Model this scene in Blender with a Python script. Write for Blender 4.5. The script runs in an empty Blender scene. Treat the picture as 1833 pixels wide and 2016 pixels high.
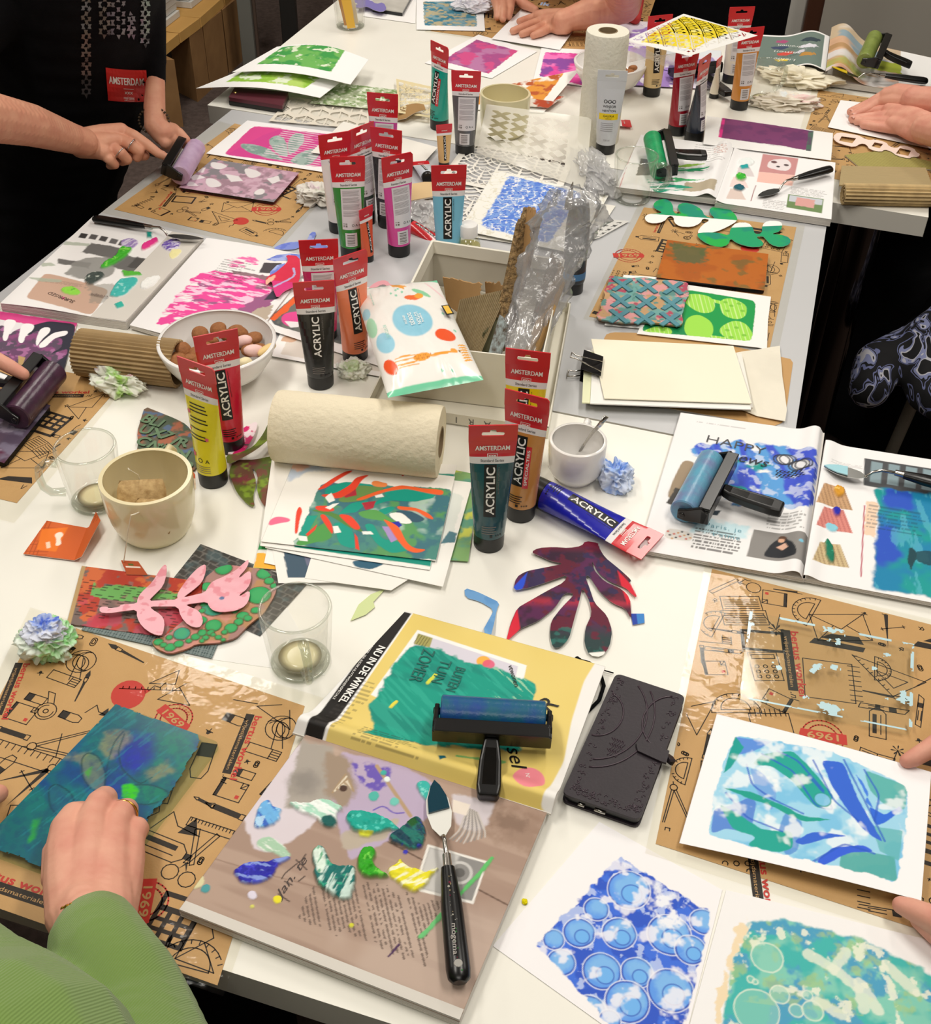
import bpy, bmesh, math, random
import numpy as np
from mathutils import Vector, Matrix, Euler, noise
R=random.Random(7)
SC=bpy.context.scene; COL=SC.collection
# ---------------------------------------------------------------- camera
TZ=0.74; CH=1.0063
FPX,PITCH,ROLL,IW,IH=2332.9,.7073,.023629,1833,2016
_fw=Vector((0,math.cos(PITCH),-math.sin(PITCH))); _rt=Vector((1,0,0)); _up=_rt.cross(_fw)
_r=math.cos(ROLL)*_rt+math.sin(ROLL)*_up; _u=-math.sin(ROLL)*_rt+math.cos(ROLL)*_up
cd=bpy.data.cameras.new('camera'); cam=bpy.data.objects.new('camera',cd); COL.objects.link(cam)
cam.matrix_world=Matrix(((_r.x,_u.x,-_fw.x,0),(_r.y,_u.y,-_fw.y,0),(_r.z,_u.z,-_fw.z,TZ+CH),(0,0,0,1)))
cd.sensor_fit='VERTICAL'; cd.sensor_height=24.0; cd.lens=FPX/IH*24.0; cd.clip_start=.05; cd.clip_end=60
SC.camera=cam
SC.view_settings.view_transform='Standard'; SC.view_settings.look='None'
SC.view_settings.exposure=0.0; SC.view_settings.gamma=1.0
SC.cycles.max_bounces=8; SC.cycles.transparent_max_bounces=24; SC.cycles.transmission_bounces=8
SC.cycles.caustics_reflective=False; SC.cycles.caustics_refractive=False; SC.cycles.use_denoising=True
wd=bpy.data.worlds.new('world'); SC.world=wd; wd.use_nodes=True
wd.node_tree.nodes['Background'].inputs[0].default_value=(.95,.93,.9,1); wd.node_tree.nodes['Background'].inputs[1].default_value=.3
CEIL=3.0
def lamp(x,y,sx,sy,p,rz=0,col=(1,.945,.86)):
    l=bpy.data.lights.new('ceiling_light','AREA'); l.shape='RECTANGLE'; l.size=sx; l.size_y=sy; l.energy=p; l.color=col
    o=bpy.data.objects.new('ceiling_light',l); COL.objects.link(o); o.location=(x,y,CEIL-.06); o.rotation_euler=(0,0,rz); return o
lamp(-.9,1.0,.3,1.3,24); lamp(.9,1.0,.3,1.3,24); lamp(-.9,3.4,.3,1.3,25); lamp(.9,3.4,.3,1.3,25); lamp(2.7,2.2,.3,1.3,16); lamp(-2.7,2.2,.3,1.3,15); lamp(0,-.9,1.3,.3,12)
# ---------------------------------------------------------------- geometry helpers
def at(px,py,z=0.0):
    d=(px-IW/2)*_r-(py-IH/2)*_u+FPX*_fw
    t=(z-CH)/d.z
    return Vector((t*d.x,t*d.y,TZ+z))
def xy(px,py,z=0.0):
    p=at(px,py,z); return (p.x,p.y)
def lin(h):
    if not isinstance(h,str): return tuple(h)
    h=h.lstrip('#'); c=[int(h[i:i+2],16)/255 for i in (0,2,4)]
    return tuple(x/12.92 if x<=.04045 else ((x+.055)/1.055)**2.4 for x in c)
MATS={}
def mat(name,col='#ffffff',rough=.5,metal=0,spec=.5,bump=None,vary=None,coat=0,attr=False,emit=0,sheen=0):
    if name in MATS: return MATS[name]
    m=bpy.data.materials.new(name); m.use_nodes=True; nt=m.node_tree; b=nt.nodes['Principled BSDF']
    c=lin(col); b.inputs['Base Color'].default_value=(*c,1); b.inputs['Roughness'].default_value=rough
    b.inputs['Metallic'].default_value=metal; b.inputs['Specular IOR Level'].default_value=spec; b.inputs['Coat Weight'].default_value=coat
    b.inputs['Coat Roughness'].default_value=.08; b.inputs['Sheen Weight'].default_value=sheen
    tc=nt.nodes.new('ShaderNodeTexCoord')
    if attr:
        a=nt.nodes.new('ShaderNodeAttribute'); a.attribute_name='Col'; nt.links.new(a.outputs['Color'],b.inputs['Base Color'])
    if vary: # (scale, amount, colour2)
        n=nt.nodes.new('ShaderNodeTexNoise'); n.inputs['Scale'].default_value=vary[0]; n.inputs['Detail'].default_value=5
        nt.links.new(tc.outputs['Object'],n.inputs['Vector'])
        r=nt.nodes.new('ShaderNodeMapRange'); r.inputs[1].default_value=.35; r.inputs[2].default_value=.68; r.inputs[4].default_value=vary[1]
        nt.links.new(n.outputs['Fac'],r.inputs[0])
        x=nt.nodes.new('ShaderNodeMix'); x.data_type='RGBA'; x.inputs[6].default_value=(*c,1); x.inputs[7].default_value=(*lin(vary[2]),1)
        nt.links.new(r.outputs[0],x.inputs[0]); nt.links.new(x.outputs[2],b.inputs['Base Color'])
        if attr: nt.links.new(a.outputs['Color'],x.inputs[6])
    if bump: # (scale,strength[,distance])
        n=nt.nodes.new('ShaderNodeTexNoise'); n.inputs['Scale'].default_value=bump[0]; n.inputs['Detail'].default_value=4
        nt.links.new(tc.outputs['Object'],n.inputs['Vector'])
        u=nt.nodes.new('ShaderNodeBump'); u.inputs['Strength'].default_value=bump[1]; u.inputs['Distance'].default_value=bump[2] if len(bump)>2 else .002
        nt.links.new(n.outputs['Fac'],u.inputs['Height']); nt.links.new(u.outputs['Normal'],b.inputs['Normal'])
    if emit: b.inputs['Emission Color'].default_value=(*c,1); b.inputs['Emission Strength'].default_value=emit
    MATS[name]=m; return m
def clear(name,tint='#ffffff',gloss=.08,rough=.05,bump=None,body=0,bodycol='#ffffff',edge=.4):
    """thin clear plastic or glass: mostly see-through with fresnel gloss"""
    if name in MATS: return MATS[name]
    m=bpy.data.materials.new(name); m.use_nodes=True; nt=m.node_tree; nt.nodes.clear()
    o=nt.nodes.new('ShaderNodeOutputMaterial'); t=nt.nodes.new('ShaderNodeBsdfTransparent'); t.inputs[0].default_value=(*lin(tint),1)
    g=nt.nodes.new('ShaderNodeBsdfGlossy'); g.inputs['Roughness'].default_value=rough
    fr=nt.nodes.new('ShaderNodeLayerWeight'); fr.inputs[0].default_value=.5
    pw=nt.nodes.new('ShaderNodeMath'); pw.operation='POWER'; pw.inputs[1].default_value=4.5; nt.links.new(fr.outputs['Facing'],pw.inputs[0])
    a=nt.nodes.new('ShaderNodeMath'); a.operation='MULTIPLY_ADD'; a.inputs[1].default_value=edge; a.inputs[2].default_value=gloss; a.use_clamp=True; nt.links.new(pw.outputs[0],a.inputs[0])
    mx=nt.nodes.new('ShaderNodeMixShader'); nt.links.new(a.outputs[0],mx.inputs[0]); nt.links.new(t.outputs[0],mx.inputs[1]); nt.links.new(g.outputs[0],mx.inputs[2])
    last=mx
    if body:
        d=nt.nodes.new('ShaderNodeBsdfDiffuse'); d.inputs[0].default_value=(*lin(bodycol),1)
        m2=nt.nodes.new('ShaderNodeMixShader'); m2.inputs[0].default_value=body; nt.links.new(mx.outputs[0],m2.inputs[1]); nt.links.new(d.outputs[0],m2.inputs[2]); last=m2
    if bump:
        tc=nt.nodes.new('ShaderNodeTexCoord'); n=nt.nodes.new('ShaderNodeTexNoise'); n.inputs['Scale'].default_value=bump[0]; n.inputs['Detail'].default_value=3
        nt.links.new(tc.outputs['Object'],n.inputs['Vector'])
        u=nt.nodes.new('ShaderNodeBump'); u.inputs['Strength'].default_value=bump[1]; u.inputs['Distance'].default_value=.004
        nt.links.new(n.outputs['Fac'],u.inputs['Height']); nt.links.new(u.outputs['Normal'],g.inputs['Normal'])
    nt.links.new(last.outputs[0],o.inputs[0]); MATS[name]=m; return m
def ink(col,rough=.5,spec=.4): return mat('ink_'+str(col).strip('#'),col,rough,spec=spec)
WM={}
def wm(o): return WM.get(o.name,Matrix.Identity(4))
def tag(o,label=None,cat=None,group=None,kind=None):
    if label: o['label']=label
    if cat: o['category']=cat
    if group: o['group']=group
    if kind: o['kind']=kind
    return o
def thing(name,label,cat,loc=(0,0,0),rz=0,group=None,rot=None):
    o=bpy.data.objects.new(name,None); COL.objects.link(o); o.empty_display_size=.02
    o.location=loc; o.rotation_euler=rot or (0,0,rz)
    WM[o.name]=Matrix.LocRotScale(Vector(loc),Euler(rot or (0,0,rz)),None)
    return tag(o,label,cat,group)
class MB:
    def __init__(s): s.v=[]; s.f=[]; s.mi=[]; s.ms=[]; s.col=None
    def m(s,mt):
        if mt not in s.ms: s.ms.append(mt)
        return s.ms.index(mt)
    def add(s,vs,fs,mt,M=None):
        n=len(s.v); s.v+= [tuple(M@Vector(v)) if M else tuple(v) for v in vs]
        k=s.m(mt); s.f+=[tuple(i+n for i in f) for f in fs]; s.mi+=[k]*len(fs); return s
    def prism(s,pts,z0,z1,mt,side=None):
        """pts world xy (ccw or cw), absolute z"""
        A=sum(pts[i-1][0]*pts[i][1]-pts[i][0]*pts[i-1][1] for i in range(len(pts)))
        if A<0: pts=pts[::-1]
        n=len(pts); top=[(p[0],p[1],z1) for p in pts]; bot=[(p[0],p[1],z0) for p in pts]
        s.add(top,[tuple(range(n))],mt); s.add(bot,[tuple(range(n))[::-1]],side or mt)
        s.add(bot+top,[(i,(i+1)%n,n+(i+1)%n,n+i) for i in range(n)],side or mt); return s
    def flat(s,pts,z,mt):
        A=sum(pts[i-1][0]*pts[i][1]-pts[i][0]*pts[i-1][1] for i in range(len(pts)))
        if A<0: pts=pts[::-1]
        return s.add([(p[0],p[1],z) for p in pts],[tuple(range(len(pts)))],mt)
    def line(s,pts,w,z,mt,close=False):
        """flat ink line along xy pts"""
        if close: pts=list(pts)+[pts[0]]
        for a,b in zip(pts,pts[1:]):
            dx,dy=b[0]-a[0],b[1]-a[1]; L=math.hypot(dx,dy)
            if L<1e-6: continue
            e=w*.35/L; nx,ny=-dy/L*w/2,dx/L*w/2; ax,ay=a[0]-dx*e,a[1]-dy*e; bx,by=b[0]+dx*e,b[1]+dy*e
            s.add([(ax-nx,ay-ny,z),(bx-nx,by-ny,z),(bx+nx,by+ny,z),(ax+nx,ay+ny,z)],[(0,1,2,3)],mt)
        return s
    def grid(s,nu,nv,fn,mt,wrapu=False):
        vs=[fn(i/(nu if wrapu else nu-1),j/(nv-1)) for j in range(nv) for i in range(nu)]
        fs=[]
        for j in range(nv-1):
            for i in range(nu if wrapu else nu-1):
                a=j*nu+i; b=j*nu+(i+1)%nu; fs.append((a,b,b+nu,a+nu))
        return s.add(vs,fs,mt)
    def tube(s,pts,rad,mt,n=10,cap=True,flat=1.0):
        pts=[Vector(p) for p in pts]; N=len(pts)
        if not isinstance(rad,(list,tuple)): rad=[rad]*N
        vs=[];up=None
        for i,p in enumerate(pts):
            t=(pts[min(i+1,N-1)]-pts[max(i-1,0)]).normalized()
            if up is None: up=Vector((0,0,1)) if abs(t.z)<.9 else Vector((0,1,0))
            x=t.cross(up).normalized(); up=x.cross(t).normalized()
            for k in range(n):
                a=2*math.pi*k/n; vs.append(p+(x*math.cos(a)+up*math.sin(a)*flat)*rad[i])
        fs=[(i*n+k,i*n+(k+1)%n,(i+1)*n+(k+1)%n,(i+1)*n+k) for i in range(N-1) for k in range(n)]
        if cap: fs+=[tuple(range(n))[::-1],tuple((N-1)*n+k for k in range(n))]
        return s.add(vs,fs,mt)
    def lathe(s,o,prof,mt,n=48,M=None,caps=True):
        vs=[];N=len(prof)
        for r,z in prof:
            for k in range(n):
                a=2*math.pi*k/n; vs.append((o[0]+r*math.cos(a),o[1]+r*math.sin(a),o[2]+z))
        fs=[(i*n+k,i*n+(k+1)%n,(i+1)*n+(k+1)%n,(i+1)*n+k) for i in range(N-1) for k in range(n)]
        if caps and prof[0][0]>1e-5: fs.append(tuple(range(n))[::-1])
        if caps and prof[-1][0]>1e-5: fs.append(tuple((N-1)*n+k for k in range(n)))
        return s.add(vs,fs,mt,M)
    def box(s,c,sz,mt,M=None,rz=0):
        x,y,z=[q/2 for q in sz]; vs=[(a,b,d) for a in(-x,x) for b in(-y,y) for d in(-z,z)]
        T=Matrix.Translation(c)@Matrix.Rotation(rz,4,'Z'); T=M@T if M else T
        return s.add(vs,[(0,1,3,2),(4,6,7,5),(0,4,5,1),(2,3,7,6),(0,2,6,4),(1,5,7,3)],mt,T)
    def build(s,name,parent=None,smooth=False,bevel=0,bseg=2,local=False,sub=0,solid=0,auto=None,org=None):
        me=bpy.data.meshes.new(name)
        P=wm(parent) if parent else Matrix.Identity(4)
        V=[Vector(v) for v in s.v]
        if parent and not local:
            I=P.inverted(); V=[I@v for v in V]
        if V:
            lo=Vector([min(v[i] for v in V) for i in range(3)]); hi=Vector([max(v[i] for v in V) for i in range(3)])
        else: lo=hi=Vector((0,0,0))
        c=Vector(org) if org else Vector(((lo.x+hi.x)/2,(lo.y+hi.y)/2,lo.z))
        me.from_pydata([tuple(v-c) for v in V],[],s.f); 
        for m_ in s.ms: me.materials.append(m_)
        me.polygons.foreach_set('material_index',s.mi)
        if smooth: me.polygons.foreach_set('use_smooth',[True]*len(s.f))
        if s.col is not None:
            at_=me.color_attributes.new('Col','FLOAT_COLOR','POINT'); at_.data.foreach_set('color',np.asarray(s.col,dtype=np.float32).ravel())
        me.update()
        if auto is not None: me.set_sharp_from_angle(angle=auto)
        o=bpy.data.objects.new(name,me); COL.objects.link(o); o.location=c
        if parent: o.parent=parent
        WM[o.name]=P@Matrix.Translation(c)
        if bevel:
            b=o.modifiers.new('b','BEVEL'); b.width=bevel; b.segments=bseg; b.limit_method='ANGLE'; b.angle_limit=.7
        if solid: q=o.modifiers.new('s','SOLIDIFY'); q.thickness=solid; q.offset=-1
        if sub: q=o.modifiers.new('s','SUBSURF'); q.levels=sub; q.render_levels=sub
        return o
# filled 2D outlines with holes (and text) through curves
def curve_mesh(cu):
    o=bpy.data.objects.new('tmp',cu); COL.objects.link(o)
    dg=bpy.context.evaluated_depsgraph_get(); me=bpy.data.meshes.new_from_object(o.evaluated_get(dg))
    vs=[tuple(v.co) for v in me.vertices]; fs=[tuple(p.vertices) for p in me.polygons]
    bpy.data.objects.remove(o); bpy.data.curves.remove(cu); bpy.data.meshes.remove(me); return vs,fs
_TX={}
def text(t,bold=0.0,italic=0.0,space=1.0):
    """returns verts,faces,width,height normalised to cap height 1"""
    k=(t,bold,italic,space)
    if k in _TX: return _TX[k]
    cu=bpy.data.curves.new('t','FONT'); cu.body=t; cu.size=1; cu.offset=bold; cu.shear=italic; cu.space_character=space; cu.fill_mode='FRONT'; cu.resolution_u=3
    vs,fs=curve_mesh(cu)
    xs=[v[0] for v in vs]; x0,x1=min(xs),max(xs); s=1/.72
    _TX[k]=([((v[0]-x0)*s,v[1]*s) for v in vs],fs,(x1-x0)*s); return _TX[k]
def put_text(mb,t,mt,fn,w=None,h=None,bold=.02,italic=0,center=True,space=1.0):
    """fn(x,y)->3D ; x along the line, y up; scaled to width w or cap height h"""
    k_=max(0,bold); vs,fs,W=text(t,min(bold,.004),italic,space)
    sx=(w/W) if w else h; sy=h if h else sx
    ox=-W*sx/2 if center else 0
    if k_>.012:
        for q,(ex,ey) in enumerate(((-1,-.7),(1,-.7),(-1,.7),(1,.7))):
            V_=[]
            for v in vs:
                x,y=v[0]*sx+ox+ex*k_*sy,v[1]*sy-(sy/2 if center else 0)+ey*k_*sy
                p=Vector(fn(x,y)); n=(Vector(fn(x+.0004,y))-p).cross(Vector(fn(x,y+.0004))-p)
                V_.append(p+n.normalized()*(.00003*(q+1)))
            mb.add(V_,fs,mt)
    mb.add([fn(v[0]*sx+ox,v[1]*sy-(sy/2 if center else 0)) for v in vs],fs,mt)
def holes_mesh(outer,holes):
    cu=bpy.data.curves.new('t','CURVE'); cu.dimensions='2D'; cu.fill_mode='FRONT'
    for L in [outer]+holes:
        sp=cu.splines.new('POLY'); sp.points.add(len(L)-1); sp.use_cyclic_u=True
        for i,p in enumerate(L): sp.points[i].co=(p[0],p[1],0,1)
    return curve_mesh(cu)
# ---------------------------------------------------------------- painted sheets
_rs=np.random.RandomState(5); _NT=_rs.rand(256,256)
def vn(x,y,seed=0):
    x=x+seed*37.31; y=y+seed*11.7
    xi=np.floor(x).astype(int); yi=np.floor(y).astype(int); fx=x-xi; fy=y-yi; fx=fx*fx*(3-2*fx); fy=fy*fy*(3-2*fy)
    g=lambda a,b:_NT[a&255,b&255]
    return (g(xi,yi)*(1-fx)+g(xi+1,yi)*fx)*(1-fy)+(g(xi,yi+1)*(1-fx)+g(xi+1,yi+1)*fx)*fy
def fbm(x,y,seed=0,o=4):
    s=0;a=.5;t=0
    for i in range(o): s=s+a*vn(x*2**i,y*2**i,seed+i*3); t+=a; a*=.5
    return s/t
def sstep(a,b,x):
    t=np.clip((x-a)/(b-a),0,1); return t*t*(3-2*t)
def rounded(pts,op=False,it=2):
    pts=[tuple(p) for p in pts]
    if len(pts)<(3 if op else 5): return pts
    for _ in range(it):
        n=len(pts); out=[pts[0]] if op else []
        for i in range(n-1 if op else n):
            a,b=pts[i],pts[(i+1)%n]; t=min(.25,6/(1+math.hypot(a[0]-b[0],a[1]-b[1]))); out+=[(a[0]*(1-t)+b[0]*t,a[1]*(1-t)+b[1]*t),(a[0]*t+b[0]*(1-t),a[1]*t+b[1]*(1-t))]
        pts=out+([pts[-1]] if op else [])
    return pts
class Paint:
    def __init__(s,X,Y,U,V,z,base): 
        s.X,s.Y,s.U,s.V,s.z=X,Y,U,V,z; s.C=np.tile(np.array(lin(base)),(len(X),1)); s.H=np.zeros(len(X))
    def n(s,sc,seed=0,o=4): return fbm(s.X*sc,s.Y*sc,seed,o)
    def nd(s,sa,sb,ang,seed=0,o=3):
        c,k=math.cos(ang),math.sin(ang); return fbm((s.X*c+s.Y*k)*sa,(-s.X*k+s.Y*c)*sb,seed,o)
    def mix(s,m,col,h=0):
        c=np.array(lin(col)) if isinstance(col,(str,tuple)) else col
        m=np.clip(m,0,1)[:,None]; s.C=s.C*(1-m)+c*m
        if h: s.H=np.maximum(s.H,m[:,0]*h)
    def w(s,pts,op=False): return np.array([xy(a,b,s.z) for a,b in rounded(pts,op)])
    def sdf(s,P):
        X,Y=s.X,s.Y; d=np.full(len(X),1e9); ins=np.zeros(len(X),bool); n=len(P)
        for i in range(n):
            ax,ay=P[i-1]; bx,by=P[i]; ex,ey=bx-ax,by-ay; L=ex*ex+ey*ey+1e-12
            t=np.clip(((X-ax)*ex+(Y-ay)*ey)/L,0,1); d=np.minimum(d,(X-ax-t*ex)**2+(Y-ay-t*ey)**2)
            c=((ay>Y)!=(by>Y)); 
            if abs(ey)>1e-12: ins^= c&(X<(ex)*(Y-ay)/ey+ax)
        d=np.sqrt(d); return np.where(ins,-d,d)
    def mask(s,pts,rag=0,soft=.0008,sc=150,seed=1,world=False):
        P=np.array(pts) if world else s.w(pts)
        d=s.sdf(P)
        if rag: d=d+(s.n(sc,seed)-.5)*2*rag
        return sstep(soft,-soft,d)
    def poly(s,pts,col,rag=0,soft=.0008,a=1,sc=150,seed=1,h=0,world=False):
        s.mix(s.mask(pts,rag,soft,sc,seed,world)*a,col,h)
    def lmask(s,pts,wd,soft=.0005,rag=0,seed=2,world=False,close=False):
        P=np.array(pts) if world else s.w(pts,not close)
        if close: P=np.vstack([P,P[:1]])
        d=np.full(len(s.X),1e9)
        for (ax,ay),(bx,by) in zip(P,P[1:]):
            ex,ey=bx-ax,by-ay; L=ex*ex+ey*ey+1e-12
            t=np.clip(((s.X-ax)*ex+(s.Y-ay)*ey)/L,0,1); d=np.minimum(d,(s.X-ax-t*ex)**2+(s.Y-ay-t*ey)**2)
        d=np.sqrt(d)-wd/2
        if rag: d=d+(s.n(200,seed)-.5)*2*rag
        return sstep(soft,-soft,d)
    def line(s,pts,wd,col,a=1,soft=.0005,rag=0,seed=2,world=False,close=False,h=0): s.mix(s.lmask(pts,wd,soft,rag,seed,world,close)*a,col,h)
    def circ(s,px,py,r,col,a=1,ring=0,soft=.0006,rag=0,seed=3,sx=1,h=0):
        cx,cy=xy(px,py,s.z); d=np.hypot((s.X-cx)/sx,s.Y-cy)-r
        if rag: d=d+(s.n(150,seed)-.5)*2*rag
        if ring: d=np.abs(d)-ring/2
        s.mix(sstep(soft,-soft,d)*a,col,h)
    def uvrect(s,u0,v0,u1,v1,col,rag=0,soft=.004,a=1,seed=1,sc=100):
        d=np.maximum(np.maximum(u0-s.U,s.U-u1),np.maximum(v0-s.V,s.V-v1))
        if rag: d=d+(s.n(sc,seed)-.5)*2*rag
        s.mix(sstep(soft,-soft,d)*a,col)
paper_m=lambda: mat('painted_paper','#ffffff',.6,attr=True,spec=.3)
def sheet(name,q,painter=None,z=.0006,label=None,cat=None,group=None,base='#f7f6f6',res=.0015,lift=None,thick=.0004,mt=None,parent=None,zs=None,hole=None,solid=0,kind=None,under=None):
    """q: 4 photo-pixel corners (TL,TR,BR,BL) on the plane z above the table; painter(P)"""
    K=[at(a,b,(zs[i] if zs else z)) for i,(a,b) in enumerate(q)]
    w=max((K[1]-K[0]).length,(K[2]-K[3]).length); h=max((K[3]-K[0]).length,(K[2]-K[1]).length)
    nu=max(2,int(w/res)+1); nv=max(2,int(h/res)+1)
    u,v=np.meshgrid(np.linspace(0,1,nu),np.linspace(0,1,nv)); u=u.ravel(); v=v.ravel()
    a=[np.array(k) for k in K]
    P=(a[0][None]*((1-u)*(1-v))[:,None]+a[1][None]*(u*(1-v))[:,None]+a[2][None]*(u*v)[:,None]+a[3][None]*((1-u)*v)[:,None])
    pt=Paint(P[:,0].copy(),P[:,1].copy(),u,v,z,base)
    if painter: painter(pt)
    if lift: P[:,2]+=lift(u,v)
    P[:,2]+=pt.H
    idx=np.arange(nu*nv).reshape(nv,nu)
    F=np.stack([idx[1:,:-1],idx[1:,1:],idx[:-1,1:],idx[:-1,:-1]],-1).reshape(-1,4)
    per=list(idx[0,:])+list(idx[1:,-1])+list(idx[-1,-2::-1])+list(idx[-2:0:-1,0])
    if hole is not None:
        cu=(u[F].mean(1)); cv=(v[F].mean(1)); cx=pt.X[F].mean(1); cy=pt.Y[F].mean(1)
        F=F[~hole(cu,cv,cx,cy,pt)]; per=None
    mb=MB(); mb.v=[tuple(x) for x in P]; mb.ms=[mt or paper_m()]; mb.f=[tuple(x) for x in F.tolist()]; mb.mi=[0]*len(mb.f)
    colr=np.c_[pt.C,np.ones(len(u))]
    if per is not None and not solid:
        n0=len(mb.v); mb.v+=[(P[i][0],P[i][1],P[i][2]-thick) for i in per]; n=len(per)
        for i in range(n): mb.f.append((n0+i,n0+(i+1)%n,per[(i+1)%n],per[i])); mb.mi.append(0)
        c2=np.tile(np.array([*(lin(under or base)),1]),(n,1)); colr=np.r_[colr,c2]
    if hole is not None: # drop loose verts
        used=np.zeros(len(mb.v),bool); used[F.ravel()]=True; re=np.cumsum(used)-1
        mb.v=[x for x,k in zip(mb.v,used) if k]; mb.f=[tuple(re[list(f)]) for f in mb.f]; colr=colr[used]
        mb.f=[tuple(int(i) for i in f) for f in mb.f]
    mb.col=colr
    o=mb.build(name,parent,smooth=bool(lift) or pt.H.max()>0,solid=solid)
    if not parent: tag(o,label,cat,group,kind)
    return o
# ---------------------------------------------------------------- setting: floor, walls, tables
M_white=mat('white_laminate','#f1efe6',.35,spec=.4,vary=(9,.25,'#e6e4da'))
M_grey=mat('grey_laminate','#c4c5c7',.35,spec=.4,vary=(7,.2,'#b9babc'))
M_edge=mat('table_edge','#d9d6cd',.5)
M_black=mat('black_cloth','#08080a',.9,spec=.15,vary=(40,.6,'#0e0e11'),bump=(300,.3))
M_blackpl=mat('black_plastic','#0b0b0c',.28,spec=.5)
M_steel=mat('steel','#b9b5ae',.22,metal=1)
M_chrome=mat('dark_chrome','#5a5450',.12,metal=1)
fl=MB(); fl.box((0,2.5,-.02),(9,10,.04),mat('carpet','#5f524d',.95,spec=.1,vary=(60,.7,'#473d39'),bump=(400,.6))); tag(fl.build('floor'),kind='structure')
c=MB(); c.box((0,2.5,CEIL+.03),(9,10,.06),mat('ceiling_paint','#f3f1ec',.9)); tag(c.build('ceiling'),kind='structure')
wl=mat('wall_paint','#a59f93',.8,vary=(3,.3,'#9a9488'))
_wa=at(1585,70,0); _wb=at(1833,118,0)
def wall(name,p0,p1,th,z1=CEIL,m=wl,z0=0):
    d=Vector((p1[0]-p0[0],p1[1]-p0[1])); n=Vector((-d.y,d.x)).normalized()*th
    b=MB(); b.prism([p0,p1,(p1[0]+n.x,p1[1]+n.y),(p0[0]+n.x,p0[1]+n.y)],z0,z1,m); return b.build(name)
# the wall behind the far table, seen above its right half: grey door leaf, brown post, pale blocks
ax=Vector((.957,-.289,0)); # table direction across
def ray_xy(px,py,y): # point where the pixel ray meets depth y
    d=(px-IW/2)*_r-(py-IH/2)*_u+FPX*_fw; t=y/d.y; return Vector((d.x*t,y,TZ+CH+d.z*t))
WY=5.9
wall('wall_back',(-4.4,WY+.2+.3),(4.4,WY+.2-.3),.1)
tag(bpy.data.objects['wall_back'],kind='structure')
wall('wall_left',(-3.9,-2),(-3.9,6.5),.1); tag(bpy.data.objects['wall_left'],kind='structure')
wall('wall_right',(4.3,6.5),(4.3,-2),.1); tag(bpy.data.objects['wall_right'],kind='structure')
wall('wall_front',(4.4,-2.2),(-4.4,-2.2),.1); tag(bpy.data.objects['wall_front'],kind='structure')
def slab(name,pts,mtop,label,th=.04,legs=[],edge=None):
    t=thing(name,label,'table',(sum(p[0] for p in pts)/4,sum(p[1] for p in pts)/4,0))
    b=MB(); b.prism(pts,TZ-th,TZ,mtop,edge or M_edge); b.build('tabletop',t,bevel=.0015)
    for (x,y,r) in legs:
        l=MB(); l.lathe((x,y,0),[(r*1.15,0),(r*1.15,.02),(r,.022),(r,TZ-th)],M_chrome,24); l.build('leg',t,smooth=True,auto=.6)
    return t
def ext(a,b,t): return (a[0]+(b[0]-a[0])*t,a[1]+(b[1]-a[1])*t)
fl_,fr_=xy(0,1768),xy(448,1912); sl,sr=xy(549,704.5),xy(1310,855.5)
slab('work_table',[ext(fl_,fr_,-2.2),ext(fl_,fr_,5.2),ext(sl,sr,2.05),ext(sl,sr,-1.3)],M_white,'white work table nearest the front, spread with magazines, mugs and paint tubes',legs=[(.95,.45,.03),(-.8,1.4,.03)])
g=.003
sl2,sr2=xy(549,702),xy(1310,852); bl,br=xy(408,207),xy(1828,428)
def X(p1,p2,p3,p4):
    d=(p1[0]-p2[0])*(p3[1]-p4[1])-(p1[1]-p2[1])*(p3[0]-p4[0]); a=p1[0]*p2[1]-p1[1]*p2[0]; b_=p3[0]*p4[1]-p3[1]*p4[0]
    return ((a*(p3[0]-p4[0])-(p1[0]-p2[0])*b_)/d,(a*(p3[1]-p4[1])-(p1[1]-p2[1])*b_)/d)
ml0,ml1=xy(91,504),xy(450,221); mr0,mr1=xy(1566,849),xy(1628,440); bl2=(bl[0],bl[1]-.003); br2=(br[0],br[1]-.003)
slab('work_table',[X(ml0,ml1,sl2,sr2),X(mr0,mr1,sl2,sr2),X(mr0,mr1,bl2,br2),X(ml0,ml1,bl2,br2)],M_grey,'grey-topped middle work table carrying the cardboard box and clipped paper stack')
b0=xy(665,0); dep=Vector((b0[0]-bl[0],b0[1]-bl[1])).normalized()*.83
slab('work_table',[bl,br,(br[0]+dep.x,br[1]+dep.y),(bl[0]+dep.x,bl[1]+dep.y)],M_white,'white work table at the far end with kitchen roll and upright tubes')
_lp=at(1704,450,-.04); _q=Vector((.757,2.42))
# the shiny pair of legs under the far table's right end
o=[k for k in bpy.data.objects if k.name.startswith('work_table')][2]
for (px,py,r) in ((1712,462,.03),(1682,452,.022)):
    p=at(px,py,-.045)+Vector((.03,.16,0)); l=MB(); l.lathe((p.x-.02,p.y-.1,0),[(r*1.2,0),(r*1.2,.03),(r,.035),(r,TZ-.04)],M_chrome,24); l.build('leg',o,smooth=True,auto=.6)
tag(mk:=MB().prism([xy(550,705),xy(1310,856.5),xy(1310,852),xy(549,701)],TZ-.04,TZ-.012,M_black).build('trim_1'),kind='structure')
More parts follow.
